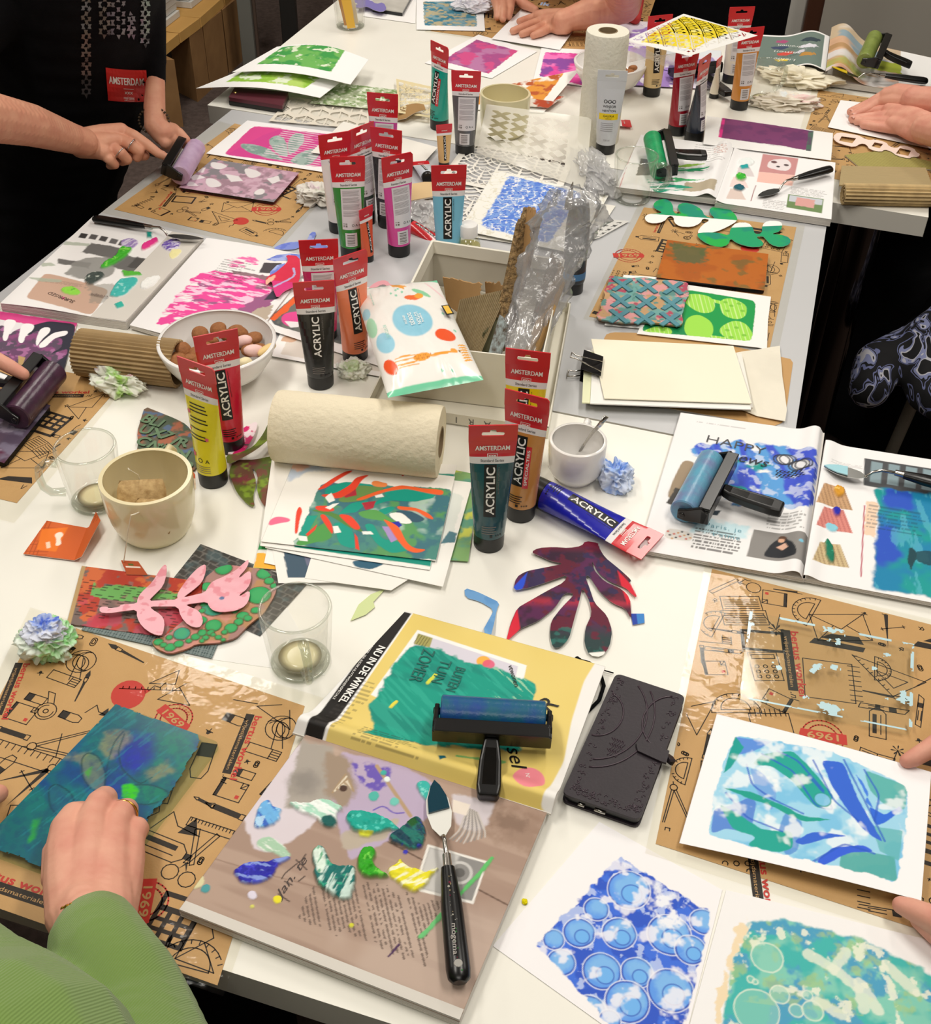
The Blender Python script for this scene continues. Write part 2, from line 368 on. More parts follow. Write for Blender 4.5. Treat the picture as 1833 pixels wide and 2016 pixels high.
# ---------------------------------------------------------------- paint tubes
M_cap=mat('tube_cap','#131313',.35)
M_red=mat('tube_red','#d01f2b',.3,coat=.3); M_band=mat('tube_band','#e9e6e6',.35)
M_wt=mat('print_white','#f4f2ee',.4); M_bk=mat('print_black','#0d0c0c',.35); M_gy=mat('print_grey','#7b7572',.5); M_lab=mat('print_label','#dcd9dc',.4); M_line=mat('print_line','#9a9598',.5)
def tube(kind,col,px,py,yaw,label,H=.18,back=False,style='std',lean=(0,0),top=None,loc=None,rot=None,group=None,note=None,s=1.0,capc=None,bodyz=None):
    """a squeezable tube standing on its cap; local x across, y towards back, z up"""
    p=at(px,py) if loc is None else Vector(loc)
    t=thing('paint_tube',label,'paint tube',p,rot=rot or (lean[0],lean[1],yaw),group=group)
    K=H/.18; small=style=='small'; w0=.0195*s; wt=.0285*s; ch=.022*K
    body=mat('tube_'+col.strip('#'),col,.25,coat=.35)
    zb,zt=ch,H; zred=.136*K if style!='small' else H*.80; zband=zred-.009*K
    def a_(z): q=(z-zb)/(zt-zb); return w0*(1.02)+(wt-w0)*min(1,q*1.15)
    def b_(z): q=max(0,min(1,(z-zb)/(zred+.008*K-zb))); return max(.0009,w0*1.0*(1-q**1.35))
    def surf(x,z,off=.0003,sg=-1):
        A,B=a_(z),b_(z); k=max(-1,min(1,x/A)); return (x,sg*(B*math.sqrt(max(0,1-k*k))+off),z)
    m=MB(); n=40
    zs=[zb,zb+.002]+[zb+.002+(zband-zb-.002)*i/9 for i in range(1,10)]+[zband+(zred-zband)*.5,zred,zred+.004,zred+.008*K,zt-.022*K]
    def ring(z,sw=0):
        A,B=a_(z),b_(z)
        return [(A*math.cos(2*math.pi*k/n),B*math.sin(2*math.pi*k/n),z) for k in range(n)]
    mats_=[]
    for i in range(len(zs)-1):
        r0,r1=ring(zs[i]),ring(zs[i+1]); mt=body if zs[i+1]<=zband+1e-6 else (M_band if zs[i+1]<=zred+1e-6 else M_red) if style!='galeria' else body
        m.add(r0+r1,[(k,(k+1)%n,n+(k+1)%n,n+k) for k in range(n)],mt)
    m.add(ring(zb),[tuple(range(n))[::-1]],body)
    # merged look is smooth enough; print
    f=lambda cx,cz,rot=0,sg=1,off=.00045:(lambda x,y:surf(sg*(cx+x*math.cos(rot)-y*math.sin(rot)),cz+x*math.sin(rot)+y*math.cos(rot),off))
    def rect(x0,z0,x1,z1,mt,off=.0003,nx=8,nz=10): 
        vs=[surf(x0+(x1-x0)*i/nx,z0+(z1-z0)*j/nz,off) for j in range(nz+1) for i in range(nx+1)]
        m.add(vs,[(j*(nx+1)+i,j*(nx+1)+i+1,(j+1)*(nx+1)+i+1,(j+1)*(nx+1)+i) for j in range(nz) for i in range(nx)],mt)
    if style=='galeria':
        rect(-.024*s,zb+.055*K,.024*s,zb+.068*K,mat('tube_yellowband','#f0cf17',.4)); 
        put_text(m,'GALERIA',M_bk,f(0,zb+.063*K),w=.022*s,bold=.01); put_text(m,'ACRYLIC',M_bk,f(0,zb+.0575*K),w=.012*s,bold=.01)
        put_text(m,'WINSOR',M_bk,f(0,zb+.083*K),w=.026*s,bold=.01); put_text(m,'&',M_bk,f(0,zb+.0785*K),h=.002,bold=.01); put_text(m,'NEWTON',M_bk,f(0,zb+.074*K),w=.026*s,bold=.01)
        for k in range(-2,3): put_text(m,'~' if k%2 else 'O',M_bk,f(k*.0042*s,zb+.093*K),h=.007*s,bold=.01)
        for j in range(5): rect(-.014*s,zb+(.047-.004*j)*K,.010*s,zb+(.048-.004*j)*K,M_line,.0004)
        put_text(m,'120 ml',M_line,f(0,zb+.012*K),h=.0035,bold=.01)
    else:
        put_text(m,'AMSTERDAM',M_wt,f(0,H*.825 if not small else H*.86),w=(.041 if not small else .02)*s,h=.0066*K*(1 if not small else .6),bold=.02)
        if not small:
            zc=H*.765; W_=.0062*s
            for (x0,z0,x1,z1) in ((-W_,zc-.0028,W_,zc-.0022),(-W_,zc+.0022,W_,zc+.0028),(-W_,zc-.0028,-W_+.0006,zc+.0028),(W_-.0006,zc-.0028,W_,zc+.0028)): rect(x0,z0,x1,z1,M_wt,.0004,2,2)
            put_text(m,'xxx',M_wt,f(0,zc+.0004),w=.0095*s,h=.0028,bold=.03); rect(-.005*s,zc-.0018,.005*s,zc-.0012,M_wt,.0004,2,1)
            put_text(m,'Standard Series',M_bk,f(0,(zband+zred)/2),w=.028*s,h=.0034*K,bold=.012)
        if not back:
            lz0=zb+(.034 if not small else .012)*K; lz1=zband-.001 if style!='spec' else zband-.004*K; hw=(.0074 if not small else .0045)*s; cx=(-.002 if not small else 0)*s
            rect(cx-hw,lz0,cx+hw,lz1,M_bk)
            put_text(m,'ACRYLIC',M_wt,f(cx+.0002,(lz0+lz1)/2,math.pi/2),w=(lz1-lz0)*.9,h=.0105*s*(1 if not small else .6),bold=.022)
            if style=='spec':
                rect(cx+hw,lz0-.002*K,cx+hw+.007*s,lz1-.012*K,M_red); put_text(m,'SPECIALTIES',M_wt,f(cx+hw+.0035*s,(lz0+lz1)/2-.007*K,math.pi/2),w=(lz1-lz0)*.72,h=.0035*s,bold=.02)
            elif not small: put_text(m,'acrylverf acrylfarbe',M_bk if col not in('#14161a','#124a52') else M_gy,f(cx+hw+.0025*s,zband-.022*K,math.pi/2),w=.036*K,h=.0017,bold=.01)
            if not small:
                for j in range(5): rect(-.011*s,zb+(.009+.0032*j)*K,(.005+.002*(j%2))*s,zb+(.0102+.0032*j)*K,M_gy if col in('#14161a','#124a52') else M_bk,.0004,4,1) if j<4 else None
                put_text(m,'+++',M_bk,f(.010*s,zb+.006*K),w=.008*s,bold=.03); rect(-.001,zb+.004*K,.0025,zb+.0075*K,M_bk,.0004,2,2)
        elif back=='yellow':
            for j in range(11):
                if j in(3,6,8): continue
                zz=zband-.008*K-.0046*j*K; rect(-.017*s,zz,(.008+.006*((j*7)%3)/3)*s,zz+.0016,M_bk,.0004)
            for j in range(4): rect(-.013*s,zb+(.004+.003*j)*K,.012*s,zb+(.0048+.003*j)*K,M_gy,.0004)
            put_text(m,'\u25b3' if False else 'A',M_bk,f(.009*s,zb+.022*K),h=.006,bold=0); put_text(m,'O',M_bk,f(-.001*s,zb+.022*K),h=.007,bold=0)
            pk=mat('pink_splash','#e2667f',.4)
            for (x,z,r) in ((-.019,.107,.004),(-.018,.083,.003),(.010,.076,.0035),(-.012,.050,.005)):
                mm=[surf((x+r*math.cos(k*.628)*(1 if k%2 else .55))*s,(z+r*math.sin(k*.628)*(1 if k%2 else .55))*K,.0005) for k in range(10)]; m.add(mm,[tuple(range(10))],pk)
        else:
            lz0=zb+.034*K; lz1=zband-.002; x0,x1=-.014*s,.020*s
            rect(x0,lz0,x1,lz1,M_lab,.0003,10,10)
            j=0; z=lz1-.004
            while z>lz0+.022*K:
                if j%6!=5: rect(x0+.0025,z,x1-.003-.003*((j*5)%4)/4,z+.0006,M_line,.0005,10,1)
                z-=.0019*K; j+=1
            for a in range(5):
                for b in range(5):
                    if (a*3+b*5+a*b)%3: rect(x0+.002+.0016*a,lz0+.003+.0016*b,x0+.002+.0016*(a+1),lz0+.003+.0016*(b+1),M_gy,.0005,1,1)
            put_text(m,'O A \u00bb',M_bk,f(.009*s,lz0+.0075),w=.014*s,h=.0045,bold=.01)
            rect(-.010*s,zb+.004*K,.010*s,zb+.028*K,M_lab,.0003,8,3)
            for k in range(8): rect((-.007)*s,zb+(.006+.0025*k)*K,.006*s,zb+(.006+.0025*k+(.0008+.0008*(k%2)))*K,M_gy,.0005,4,1)
    m.build('tube_body',t,local=True,smooth=True,auto=.9)
    if style!='galeria' or True:
        # crimped tab with euro hanging slot
        zz=zt-.022*K; A0=a_(zz); A1=wt*1.02
        if style=='small': outer=[(-A0,zz),(A0,zz),(A1,zt),(-A1,zt)]
        elif kind=='ang': outer=[(-A0,zz),(A0,zz),(A1*.98,zt-.004),(A1*.86,zt),(-A1,zt)]
        else: outer=[(-A0,zz),(A0,zz),(A1,zt),(-A1,zt)]
        hz=zt-.0115*K; hw=.0135*s; hh=.0034*K
        hole=[(-hw,hz-hh*.6),(-hw+.001,hz-hh),(hw-.001,hz-hh),(hw,hz-hh*.6),(hw,hz+.0002),(hw-.001,hz+hh*.6),(.0042,hz+hh*.6),(.003,hz+hh*1.6),(-.003,hz+hh*1.6),(-.0042,hz+hh*.6),(-hw+.001,hz+hh*.6),(-hw,hz+.0002)]
        if small: vs,fs=outer,[(0,1,2,3)]
        else: vs,fs=holes_mesh(outer,[hole])
        tm=M_red if style!='galeria' else mat('tube_tab_clear','#cfd0d3',.3)
        q=MB(); th=.0009
        q.add([(v[0],-th,v[1]) for v in vs],fs,tm); q.add([(v[0],th,v[1]) for v in vs],[f_[::-1] for f_ in fs],tm)
        for L in ([outer] if small else [outer,hole]):
            n_=len(L); q.add([(x,-th,z) for x,z in L]+[(x,th,z) for x,z in L],[(i,(i+1)%n_,n_+(i+1)%n_,n_+i) for i in range(n_)],tm)
        q.build('hanging_tab',t,local=True)
    cmat=capc or M_cap
    c_=MB(); c_.lathe((0,0,0),[(w0*.93,0),(w0*.98,.0008),(w0*1.0,ch*.5),(w0*.99,ch*.96),(w0*.94,ch)],cmat,36); c_.build('cap',t,local=True,smooth=True,auto=.6)
    return t
D=math.radians
tube('n','#124a52',962,1070,D(4),'dark teal acrylic tube standing nearest the camera, in front of the orange-brown one',H=.186)
tube('ang','#c98a45',1024,1012,D(-22),'orange-brown specialties acrylic tube standing behind the dark teal tube',style='spec',H=.19)
tube('n','#ecd214',1026,918,D(-10),'golden yellow acrylic tube against the white box, behind the orange-brown tube',H=.187)
tube('ang','#e8dc20',421,946,D(-28),'bright yellow tube with pink paint specks turned to its ingredients text',back='yellow',H=.188)
tube('n','#d21f3d',455,880,D(24),'crimson acrylic tube in front of the cookie bowl, behind the yellow tube',H=.185)
tube('n','#14161a',632,755,D(10),'black acrylic tube with white lettering standing beside the coral tube',H=.172)
tube('n','#c81b62',640,668,D(8),'deep pink tube mostly hidden behind the black tube',back=True,H=.172)
tube('ang','#ee8157',700,708,D(38),'coral orange acrylic tube right of the black tube, partly behind the wipes')
tube('n','#f1ece8',669,452,D(24),'white paint tube at the left of the upright tube cluster, behind the green one',back=True)
tube('n','#2b8a33',693,502,D(8),'green paint tube with grey text label in the tube cluster',back=True)
tube('n','#3f4a45',719,436,D(48),'narrow dark tube seen edge-on behind the green tube',back=True)
tube('n','#d0459d',758,366,D(-8),'magenta paint tube at the back of the cluster left of the beige mug',back=True)
tube('n','#232129',765,442,D(-16),'black paint tube with text label behind the pink tube',back=True)
tube('ang','#d8489b',786,498,D(30),'pink paint tube with text label at the right front of the cluster',back=True)
tube('ang','#16a18f',865,251,D(-50),'turquoise specialties tube standing tallest at the back of the cluster',style='spec',H=.173)
tube('n','#5c5c5e',915,300,D(-3),'grey paint tube with text label beside the turquoise one',back=True,H=.165)
tube('n','#77bfdc',882,520,D(6),'light blue acrylic tube behind the little bottle with the white cap')
tube('n','#dcb376',874,327,D(16),'small ochre acrylic tube in front of the grey tube',style='small',H=.085,s=.55)
tube('n','#d95a2e',724,512,D(50),'small orange-red tube standing right of the green tube',style='small',H=.098,s=.55)
tube('n','#e0c48f',1282,186,D(20),'pale buff acrylic tube under the yellow stencil at the far end',H=.172)
tube('n','#9c1526',1332,262,D(28),'dark red tube with text label at the far end',back=True,H=.172)
tube('ang','#1a2333',1365,275,D(58),'dark navy tube seen edge-on right of the dark red tube',back=True,H=.172)
tube('n','#d28a36',1454,212,D(18),'golden ochre tube with text label in front of the white one at the far end',back=True,H=.172)
tube('n','#ece5d8',1438,160,D(10),'white paint tube at the very back behind the golden ochre one',back=True,H=.165)
tube('n','#e8e1cf',1405,192,D(62),'small cream tube between the navy and golden ochre tubes',style='small',H=.088,s=.55)
tube('n','#cfd0d4',1191,298,D(-4),'clear tube with yellow band and black lettering in front of the kitchen roll',style='galeria',H=.165)
# lying blue tube
p0=at(1038,968,.02); p1=at(1262,1068,.004)
def lying(col,p0,p1,label,style='std',H=.18,roll=0,s=1.0):
    d=(p1-p0).normalized(); X=d.cross(Vector((0,0,1))).normalized(); 
    Z=d; Yb=Z.cross(X) # local y (back) must face down
    Rm=Matrix((( X.x,Yb.x,Z.x),(X.y,Yb.y,Z.y),(X.z,Yb.z,Z.z)))
    if (Rm@Vector((0,1,0))).z>0: Rm=Matrix(((-X.x,-Yb.x,Z.x),(-X.y,-Yb.y,Z.y),(-X.z,-Yb.z,Z.z)))
    return tube('n',col,0,0,0,label,H=H,style=style,loc=p0,rot=Rm.to_euler(),s=s)
lying('#1c1fa8',at(1048,962,.0215),at(1262,1066,.0165),'ultramarine blue acrylic tube lying on its side by the white cup')
lying('#a98d4e',at(1150,236,.0125),at(1270,246,.004),'small gold paint tube lying on the far table by the kitchen roll',style='small',H=.1,s=.6)
lying('#d9e1ea',at(843,352,.0125),at(826,318,.012),'small blue and white tube with red end lying behind the ochre tube',style='small',H=.08,s=.6)
# ---------------------------------------------------------------- kraft place mats printed with craft doodles
M_kraft=mat('kraft_paper','#cba26c',.55,vary=(30,.4,'#c09660'),bump=(500,.15)); M_ink=mat('doodle_ink','#1f150f',.6); M_rink=mat('doodle_red','#c7332b',.55)
M_film=clear('laminate_film','#fbfaf6',gloss=.02,rough=.07,bump=(26,.28),edge=.3)
def arc(cx,cy,r,a0,a1,n=14,ry=None): return [(cx+r*math.cos(a0+(a1-a0)*i/n),cy+(ry or r)*math.sin(a0+(a1-a0)*i/n)) for i in range(n+1)]
TAU=2*math.pi
def icons():
    I={}
    L=lambda *p,c=False:('l',list(p),c); F=lambda *p:('f',list(p)); Rr=lambda *p:('r',list(p))
    I['envelope']=[L((-.5,-.33),(.5,-.33),(.5,.33),(-.5,.33),c=True),L((-.5,.33),(0,-.05),(.5,.33)),L((-.5,-.33),(-.12,.04)),L((.5,-.33),(.12,.04))]
    I['pencil']=[F((-.3,-.07),(.38,-.07),(.38,.07),(-.3,.07)),L((-.3,-.07),(-.5,0),(-.3,.07)),L((.38,-.07),(.48,-.07),(.48,.07),(.38,.07))]
    I['brush']=[F((-.5,-.015),(.1,-.035),(.12,.035),(-.5,.015)),L((.12,-.035),(.25,-.045),(.25,.045),(.12,.035),c=True),F((.25,-.045),(.34,-.06),(.5,0),(.34,.06),(.25,.045))]
    I['eraser']=[L((-.3,-.15),(.4,-.15),(.4,.15),(-.3,.15),c=True),F((-.3,-.15),(-.05,-.15),(-.05,.15),(-.3,.15))]
    I['crayon_box']=[L((-.45,-.15),(.45,-.15),(.45,.15),(-.45,.15),c=True),L((.2,-.15),(.2,.15)),L((.2,0),(.45,0)),L((.2,.08),(.45,.08)),L((.2,-.08),(.45,-.08))]
    I['triangle']=[L((-.5,-.3),(.5,-.3),(.5,.4),c=True),L((-.05,-.17),(.37,-.17),(.37,.13),c=True)]+[L((-.45+.1*k,-.3),(-.45+.1*k,-.25)) for k in range(9)]
    I['set_square']=[('f',[(-.5,-.35),(.5,-.35),(-.5,.4)],[(-.38,-.22),(.1,-.22),(-.38,.14)])]
    I['protractor']=[L(*arc(0,-.2,.5,0,math.pi),c=True),L(*arc(0,-.12,.3,0,math.pi),c=True)]+[L((.5*math.cos(a),-.2+.5*math.sin(a)),(.44*math.cos(a),-.2+.44*math.sin(a))) for a in [k*math.pi/12 for k in range(1,12)]]
    I['balloon']=[Rr(*arc(0,.1,.3,0,TAU,20,.27)),Rr((-.06,-.16),(.0,-.26),(.06,-.16)),L((0,-.22),(.08,-.32),(.02,-.4),(.1,-.5))]
    I['yarn']=[L(*arc(0,.1,.36,0,TAU,22)),L(*arc(.1,.1,.3,1.2,5)),L(*arc(.2,.1,.3,1.6,4.6)),L(*arc(-.1,.0,.3,-.6,2.2)),L(*arc(-.18,.05,.28,-.8,2.1)),L((-.08,.2),(-.16,-.5)),L((.03,.2),(.1,-.5))]
    I['compass']=[L(*arc(0,.4,.08,0,TAU,10)),L((-.05,.34),(-.3,-.5)),L((0,.32),(-.26,-.5)),L((.05,.34),(.3,-.5)),L((0,.32),(.26,-.5)),L((-.25,-.05),(.25,-.05)),L((0,.48),(0,.55))]
    I['divider']=[F((-.03,.36),(.05,.34),(-.3,-.5)),F((-.05,.34),(.04,.36),(.3,-.5)),L(*arc(0,.42,.07,0,TAU,10)),L((-.25,-.02),(.25,-.02)),L((-.22,-.06),(-.22,.02)),L((.22,-.06),(.22,.02))]
    I['scissors']=[L((-.05,-.1),(.1,.5),(.16,.48),(.02,-.08),c=True),L((.05,-.1),(-.22,.42),(-.16,.46),(.1,-.06),c=True),L(*arc(-.13,-.3,.12,0,TAU,12)),L(*arc(.15,-.3,.12,0,TAU,12)),F((-.06,-.22),(0,-.05),(.08,-.22),(.0,-.12))]
    I['calculator']=[('f',[(-.38,-.45),(.38,-.45),(.38,.45),(-.38,.45)],*[[(-.3+.22*i,-.37+.18*j),(-.16+.22*i,-.37+.18*j),(-.16+.22*i,-.26+.18*j),(-.3+.22*i,-.26+.18*j)] for i in range(3) for j in range(3)],[(-.3,.2),(.3,.2),(.3,.36),(-.3,.36)])]
    I['phone_pad']=[L((-.35,-.45),(.35,-.45),(.35,.45),(-.35,.45),c=True),L((-.28,.25),(.28,.25),(.28,.38),(-.28,.38),c=True)]+[L(*arc(-.2+.2*i,-.32+.16*j,.05,0,TAU,8)) for i in range(3) for j in range(3)]
    I['tape']=[L(*arc(0,0,.25,0,TAU,18)),L(*arc(0,0,.06,0,TAU,10)),L(*arc(0,0,.18,.4,5.2,14)),L((.25,0),(.5,.22),(.46,.4),(.2,.15))]
    I['notepad']=[L((-.35,-.28),(.35,-.28),(.35,.28),(-.35,.28),c=True),F((-.35,-.28),(-.26,-.28),(-.26,.28),(-.35,.28)),L((.2,.28),(.2,.12),(.35,.12)),L((.2,.12),(.35,.28)),Rr((.18,-.2),(.28,-.2),(.28,-.1),(.18,-.1))]
    I['clip']=[L(*(arc(.12,0,.12,-1.57,1.57,8)+arc(-.1,0,.12,1.57,4.71,8)),c=True),L(*(arc(.08,0,.06,-1.57,1.57,6)+arc(-.05,0,.06,1.57,4.71,6)),c=True)]
    I['pin']=[F((-.14,0),(.14,0),(.06,.2),(-.06,.2)),L((-.2,0),(.2,0)),L((0,0),(0,-.18))]
    I['pin_open']=[L((-.14,0),(.14,0),(.06,.2),(-.06,.2),c=True),F((-.2,-.03),(.2,-.03),(.2,.02),(-.2,.02)),L((0,0),(0,-.18))]
    I['marker']=[L((-.35,-.12),(.15,-.14),(.3,-.08),(.3,.08),(.15,.14),(-.35,.12),c=True),F((-.35,-.12),(-.1,-.13),(-.1,.13),(-.35,.12))]
    I['ruler']=[L((-.5,-.09),(.5,-.09)),L((-.5,.09),(.5,.09)),L((-.5,-.09),(-.5,.09))]+[L((-.46+.07*k,.09),(-.46+.07*k,.02)) for k in range(14)]
    I['knife']=[L((-.5,-.05),(.4,-.08),(.5,.04),(-.45,.07),c=True),F((.1,-.07),(.25,-.075),(.25,.055),(.1,.06)),L((-.3,-.03),(.0,-.05)),L((-.3,.03),(0,.02))]
    I['bottle']=[L((-.4,-.16),(.25,-.16),(.36,-.06),(.36,.06),(.25,.16),(-.4,.16),c=True),F((.36,-.05),(.47,-.05),(.47,.05),(.36,.05)),F((-.3,.02),(.2,.02),(.2,.1),(-.3,.1)),L((-.3,-.06),(.2,-.06))]
    I['book_open']=[L((-.5,-.3),(0,-.26),(0,.3),(-.5,.26),c=True),L((0,-.26),(.5,-.3),(.5,.26),(0,.3),c=True)]+[L((-.44,-.2+.08*k),(-.06,-.17+.08*k)) for k in range(6)]+[L((.06,-.17+.08*k),(.44,-.2+.08*k)) for k in range(6)]
    I['spiral_pad']=[L((-.4,-.4),(.4,-.4),(.4,.35),(-.4,.35),c=True)]+[L((-.36+.1*k,.28),(-.36+.1*k,.46)) for k in range(8)]
    I['spread_hands']=[F((-.5,-.1),(.45,-.16),(.5,-.04),(-.4,.04)),F((-.3,.07),(.48,.03),(.4,.22),(-.1,.2))]
    I['mountains']=[L((-.5,-.2),(-.2,.25),(0,-.05),(.5,-.2)),F((.05,-.2),(.3,.2),(.45,-.2))]
    I['frame']=[('f',[(-.5,-.33),(.5,-.33),(.5,.33),(-.5,.33)],[(-.42,-.25),(.42,-.25),(.42,.25),(-.42,.25)])]
    I['fan']=[F((0,0),(.16*math.cos(k*.9-.15),.16*math.sin(k*.9-.15)),(.2*math.cos(k*.9),.2*math.sin(k*.9)),(.16*math.cos(k*.9+.15),.16*math.sin(k*.9+.15))) for k in range(7)]+[L((0,0),(-.2,.5)),L((0,0),(.2,.5))]
    I['laptop']=[L((-.45,-.4),(.45,-.4),(.45,.0),(-.45,.0),c=True),L((-.4,.0),(-.4,.4),(.4,.4),(.4,.0))]+[L((-.4,-.34+.05*k),(.4,-.34+.05*k)) for k in range(6)]+[L((-.35,.06+.06*k),(.35,.06+.06*k)) for k in range(5)]
    return I
ICON=icons(); ISZ=dict(clip=.55,pin=.45,pin_open=.45,eraser=.6,marker=.75,fan=.8,crayon_box=.8,pencil=.9,notepad=.85,tape=.9,yarn=1.05,calculator=1.15,envelope=1.25,triangle=1.3,spread_hands=1.3,laptop=1.2,ruler=1.6,brush=1.15,phone_pad=1.1,spiral_pad=1.2)
def icon(mb,name,c,sz,ang,z,inside=None,lw=.0011):
    ca,sa=math.cos(ang),math.sin(ang); T=lambda p:(c[0]+(p[0]*ca-p[1]*sa)*sz,c[1]+(p[0]*sa+p[1]*ca)*sz)
    ok=inside or (lambda p:True)
    for it in ICON[name]:
        if not all(ok(T(p)) for p in (it[1] if it[0]!='l' else [])): continue
        if it[0]=='l':
            pp=[T(p) for p in it[1]]; pp=pp+[pp[0]] if it[2] else pp
            for a_,b_ in zip(pp,pp[1:]):
                if ok(a_) and ok(b_): mb.line([a_,b_],lw,z,M_ink)
        elif len(it)>2:
            vs,fs=holes_mesh(it[1],list(it[2:])); mb.add([(*T(v),z) for v in vs],fs,M_ink)
        else:
            mb.flat([T(p) for p in it[1]],z,M_rink if it[0]=='r' else M_ink)
def brand(mb,c,ang,z,sz=.07):
    ca,sa=math.cos(ang),math.sin(ang); T=lambda x,y:(c[0]+x*ca-y*sa,c[1]+x*sa+y*ca)
    put_text(mb,'bertus workel',M_rink,lambda x,y:(*T(x,y+.004),z),w=sz,h=.0065*sz/.07,bold=.03)
    k=sz/.07; mb.flat([T(-.036*k,-.0085*k),(T(.03*k,-.0085*k)),T(.03*k,-.001),T(-.036*k,-.001)],z,M_ink)
    put_text(mb,'vrijetijdsmaterialen',M_kraft,lambda x,y:(*T(x-.002,y-.0048*k),z+.0001),w=.055*k,h=.0032*k,bold=.0)
    put_text(mb,'.nl',M_ink,lambda x,y:(*T(x+.036*k,y-.004*k),z),w=.009*k,italic=.3,bold=.01)
def stamp(mb,c,ang,z,sz=.022):
    ca,sa=math.cos(ang),math.sin(ang); T=lambda x,y:(c[0]+x*ca-y*sa,c[1]+x*sa+y*ca)
    for r in (sz,sz*.72): mb.line([T(*p) for p in arc(0,0,r,0,TAU,28)],.0016,z,M_rink)
    for k,ch in enumerate('sinds'):
        a=math.pi*.5+.5-.25*k; put_text(mb,ch,M_rink,lambda x,y,a=a:(*T(math.cos(a)*sz*.85+x*math.sin(a)+y*math.cos(a),math.sin(a)*sz*.85-x*math.cos(a)+y*math.sin(a)),z),h=.0042,bold=.01)
    mb.flat([T(-sz*1.15,-sz*.3),T(sz*1.05,-sz*.34),T(sz*1.15,0),T(sz*1.05,sz*.3),T(-sz*1.15,sz*.34)],z+.0001,M_rink)
    put_text(mb,'1969',M_kraft,lambda x,y:(*T(x,y),z+.0002),w=sz*1.5,h=sz*.42,bold=.02)
def place_mat(q,label,film=None,fixed=(),seed=1,z=.0006,pitch=.052,skip=()):
    K=[Vector(xy(a,b,z)) for a,b in q]; e=(K[1]-K[0]).normalized(); n_=Vector((-e.y,e.x)); ang0=math.atan2(e.y,e.x)
    t=thing('place_mat',label,'place mat',(sum(k.x for k in K)/4,sum(k.y for k in K)/4,TZ))
    mb=MB(); mb.prism([tuple(k) for k in K],TZ+z-.0003,TZ+z,M_kraft); zi=TZ+z+.00012; rr=random.Random(seed)
    occ=[]; W_=(K[1]-K[0]).length; H_=(K[3]-K[0]).length
    dn=(K[3]-K[0]).normalized(); n2=K[2]-K[3]
    def ins(p):
        for i in range(4):
            a_,b_=K[i],K[(i+1)%4]; q=b_-a_
            if q.x*(p[1]-a_.y)-q.y*(p[0]-a_.x)>-.0015*q.length: return False
        return True
    for f in fixed:
        nm,px,py,s_,a=f[:5]; c=xy(px,py,z); a=math.radians(a); q1=xy(px+30*math.cos(a),py-30*math.sin(a),z); A=math.atan2(q1[1]-c[1],q1[0]-c[0]); s_*=.92 if nm not in('brand','stamp') else 1
        if nm=='brand': brand(mb,c,A,zi,s_); occ.append((c,s_*.3)); e_=Vector((math.cos(A),math.sin(A))); occ.append(((c[0]+e_.x*s_*.35,c[1]+e_.y*s_*.35),.012)); occ.append(((c[0]-e_.x*s_*.35,c[1]-e_.y*s_*.35),.012))
        elif nm=='stamp': stamp(mb,c,A,zi,s_); occ.append((c,s_*1.3))
        else: icon(mb,nm,c,s_,A,zi,ins); occ.append((c,s_*(.3 if nm in('brush','ruler','pencil','knife') else .42)))
    W_=(K[1]-K[0]).length; H_=(K[3]-K[0]).length; names=[n for n in ICON if n not in('balloon','set_square','laptop','frame')]
    tries=0; last=None
    cells=[(i,j) for i in range(int(W_/ (pitch*.42))+1) for j in range(int(H_/(pitch*.42)))]; rr.shuffle(cells)
    for ps,(lo) in enumerate((.048,.036,.028,.017)):
        for (i,j) in cells:
            u_=(i+.5)*pitch*.42; v_=(j+.5)*pitch*.42
            nm=rr.choice(names if ps<2 else (['marker','eraser','crayon_box','pencil','notepad','tape','mountains','bottle','fan'] if ps==2 else ['clip','pin','pin_open','pin']))
            s_=lo*(ISZ.get(nm,1) if ps<3 else 1); r=s_*.40
            c=K[0]+(K[1]-K[0])*(u_/W_)*(1-v_/H_)+(K[3]-K[0])*(v_/H_)+(K[2]-K[3])*(u_/W_)*(v_/H_)
            if not ins(c): continue
            if any((c.x-o[0][0])**2+(c.y-o[0][1])**2<(r+o[1])**2 for o in occ): continue
            A=ang0+rr.choice([0,0,90,180,-90])*math.pi/180+rr.uniform(-.5,.5)*(1 if ps else .6)
            icon(mb,nm,(c.x,c.y),s_,A,zi,ins); occ.append(((c.x,c.y),r))
    mb.build('printed_paper',t)
    fq=film or q; K2=[xy(a,b,z+.0006) for a,b in fq]
    fb=MB(); c=Vector((sum(k[0] for k in K2)/4,sum(k[1] for k in K2)/4)); n=26
    def g(u,v):
        p=[(K2[0][i]*(1-u)+K2[1][i]*u)*(1-v)+(K2[3][i]*(1-u)+K2[2][i]*u)*v for i in (0,1)]
        return (p[0],p[1],TZ+z+.0007+.0005*(noise.noise((p[0]*28,p[1]*28,seed))+.5)**2)
    fb.grid(n,n,g,M_film); fb.build('laminate_film',t,smooth=True)
    return t
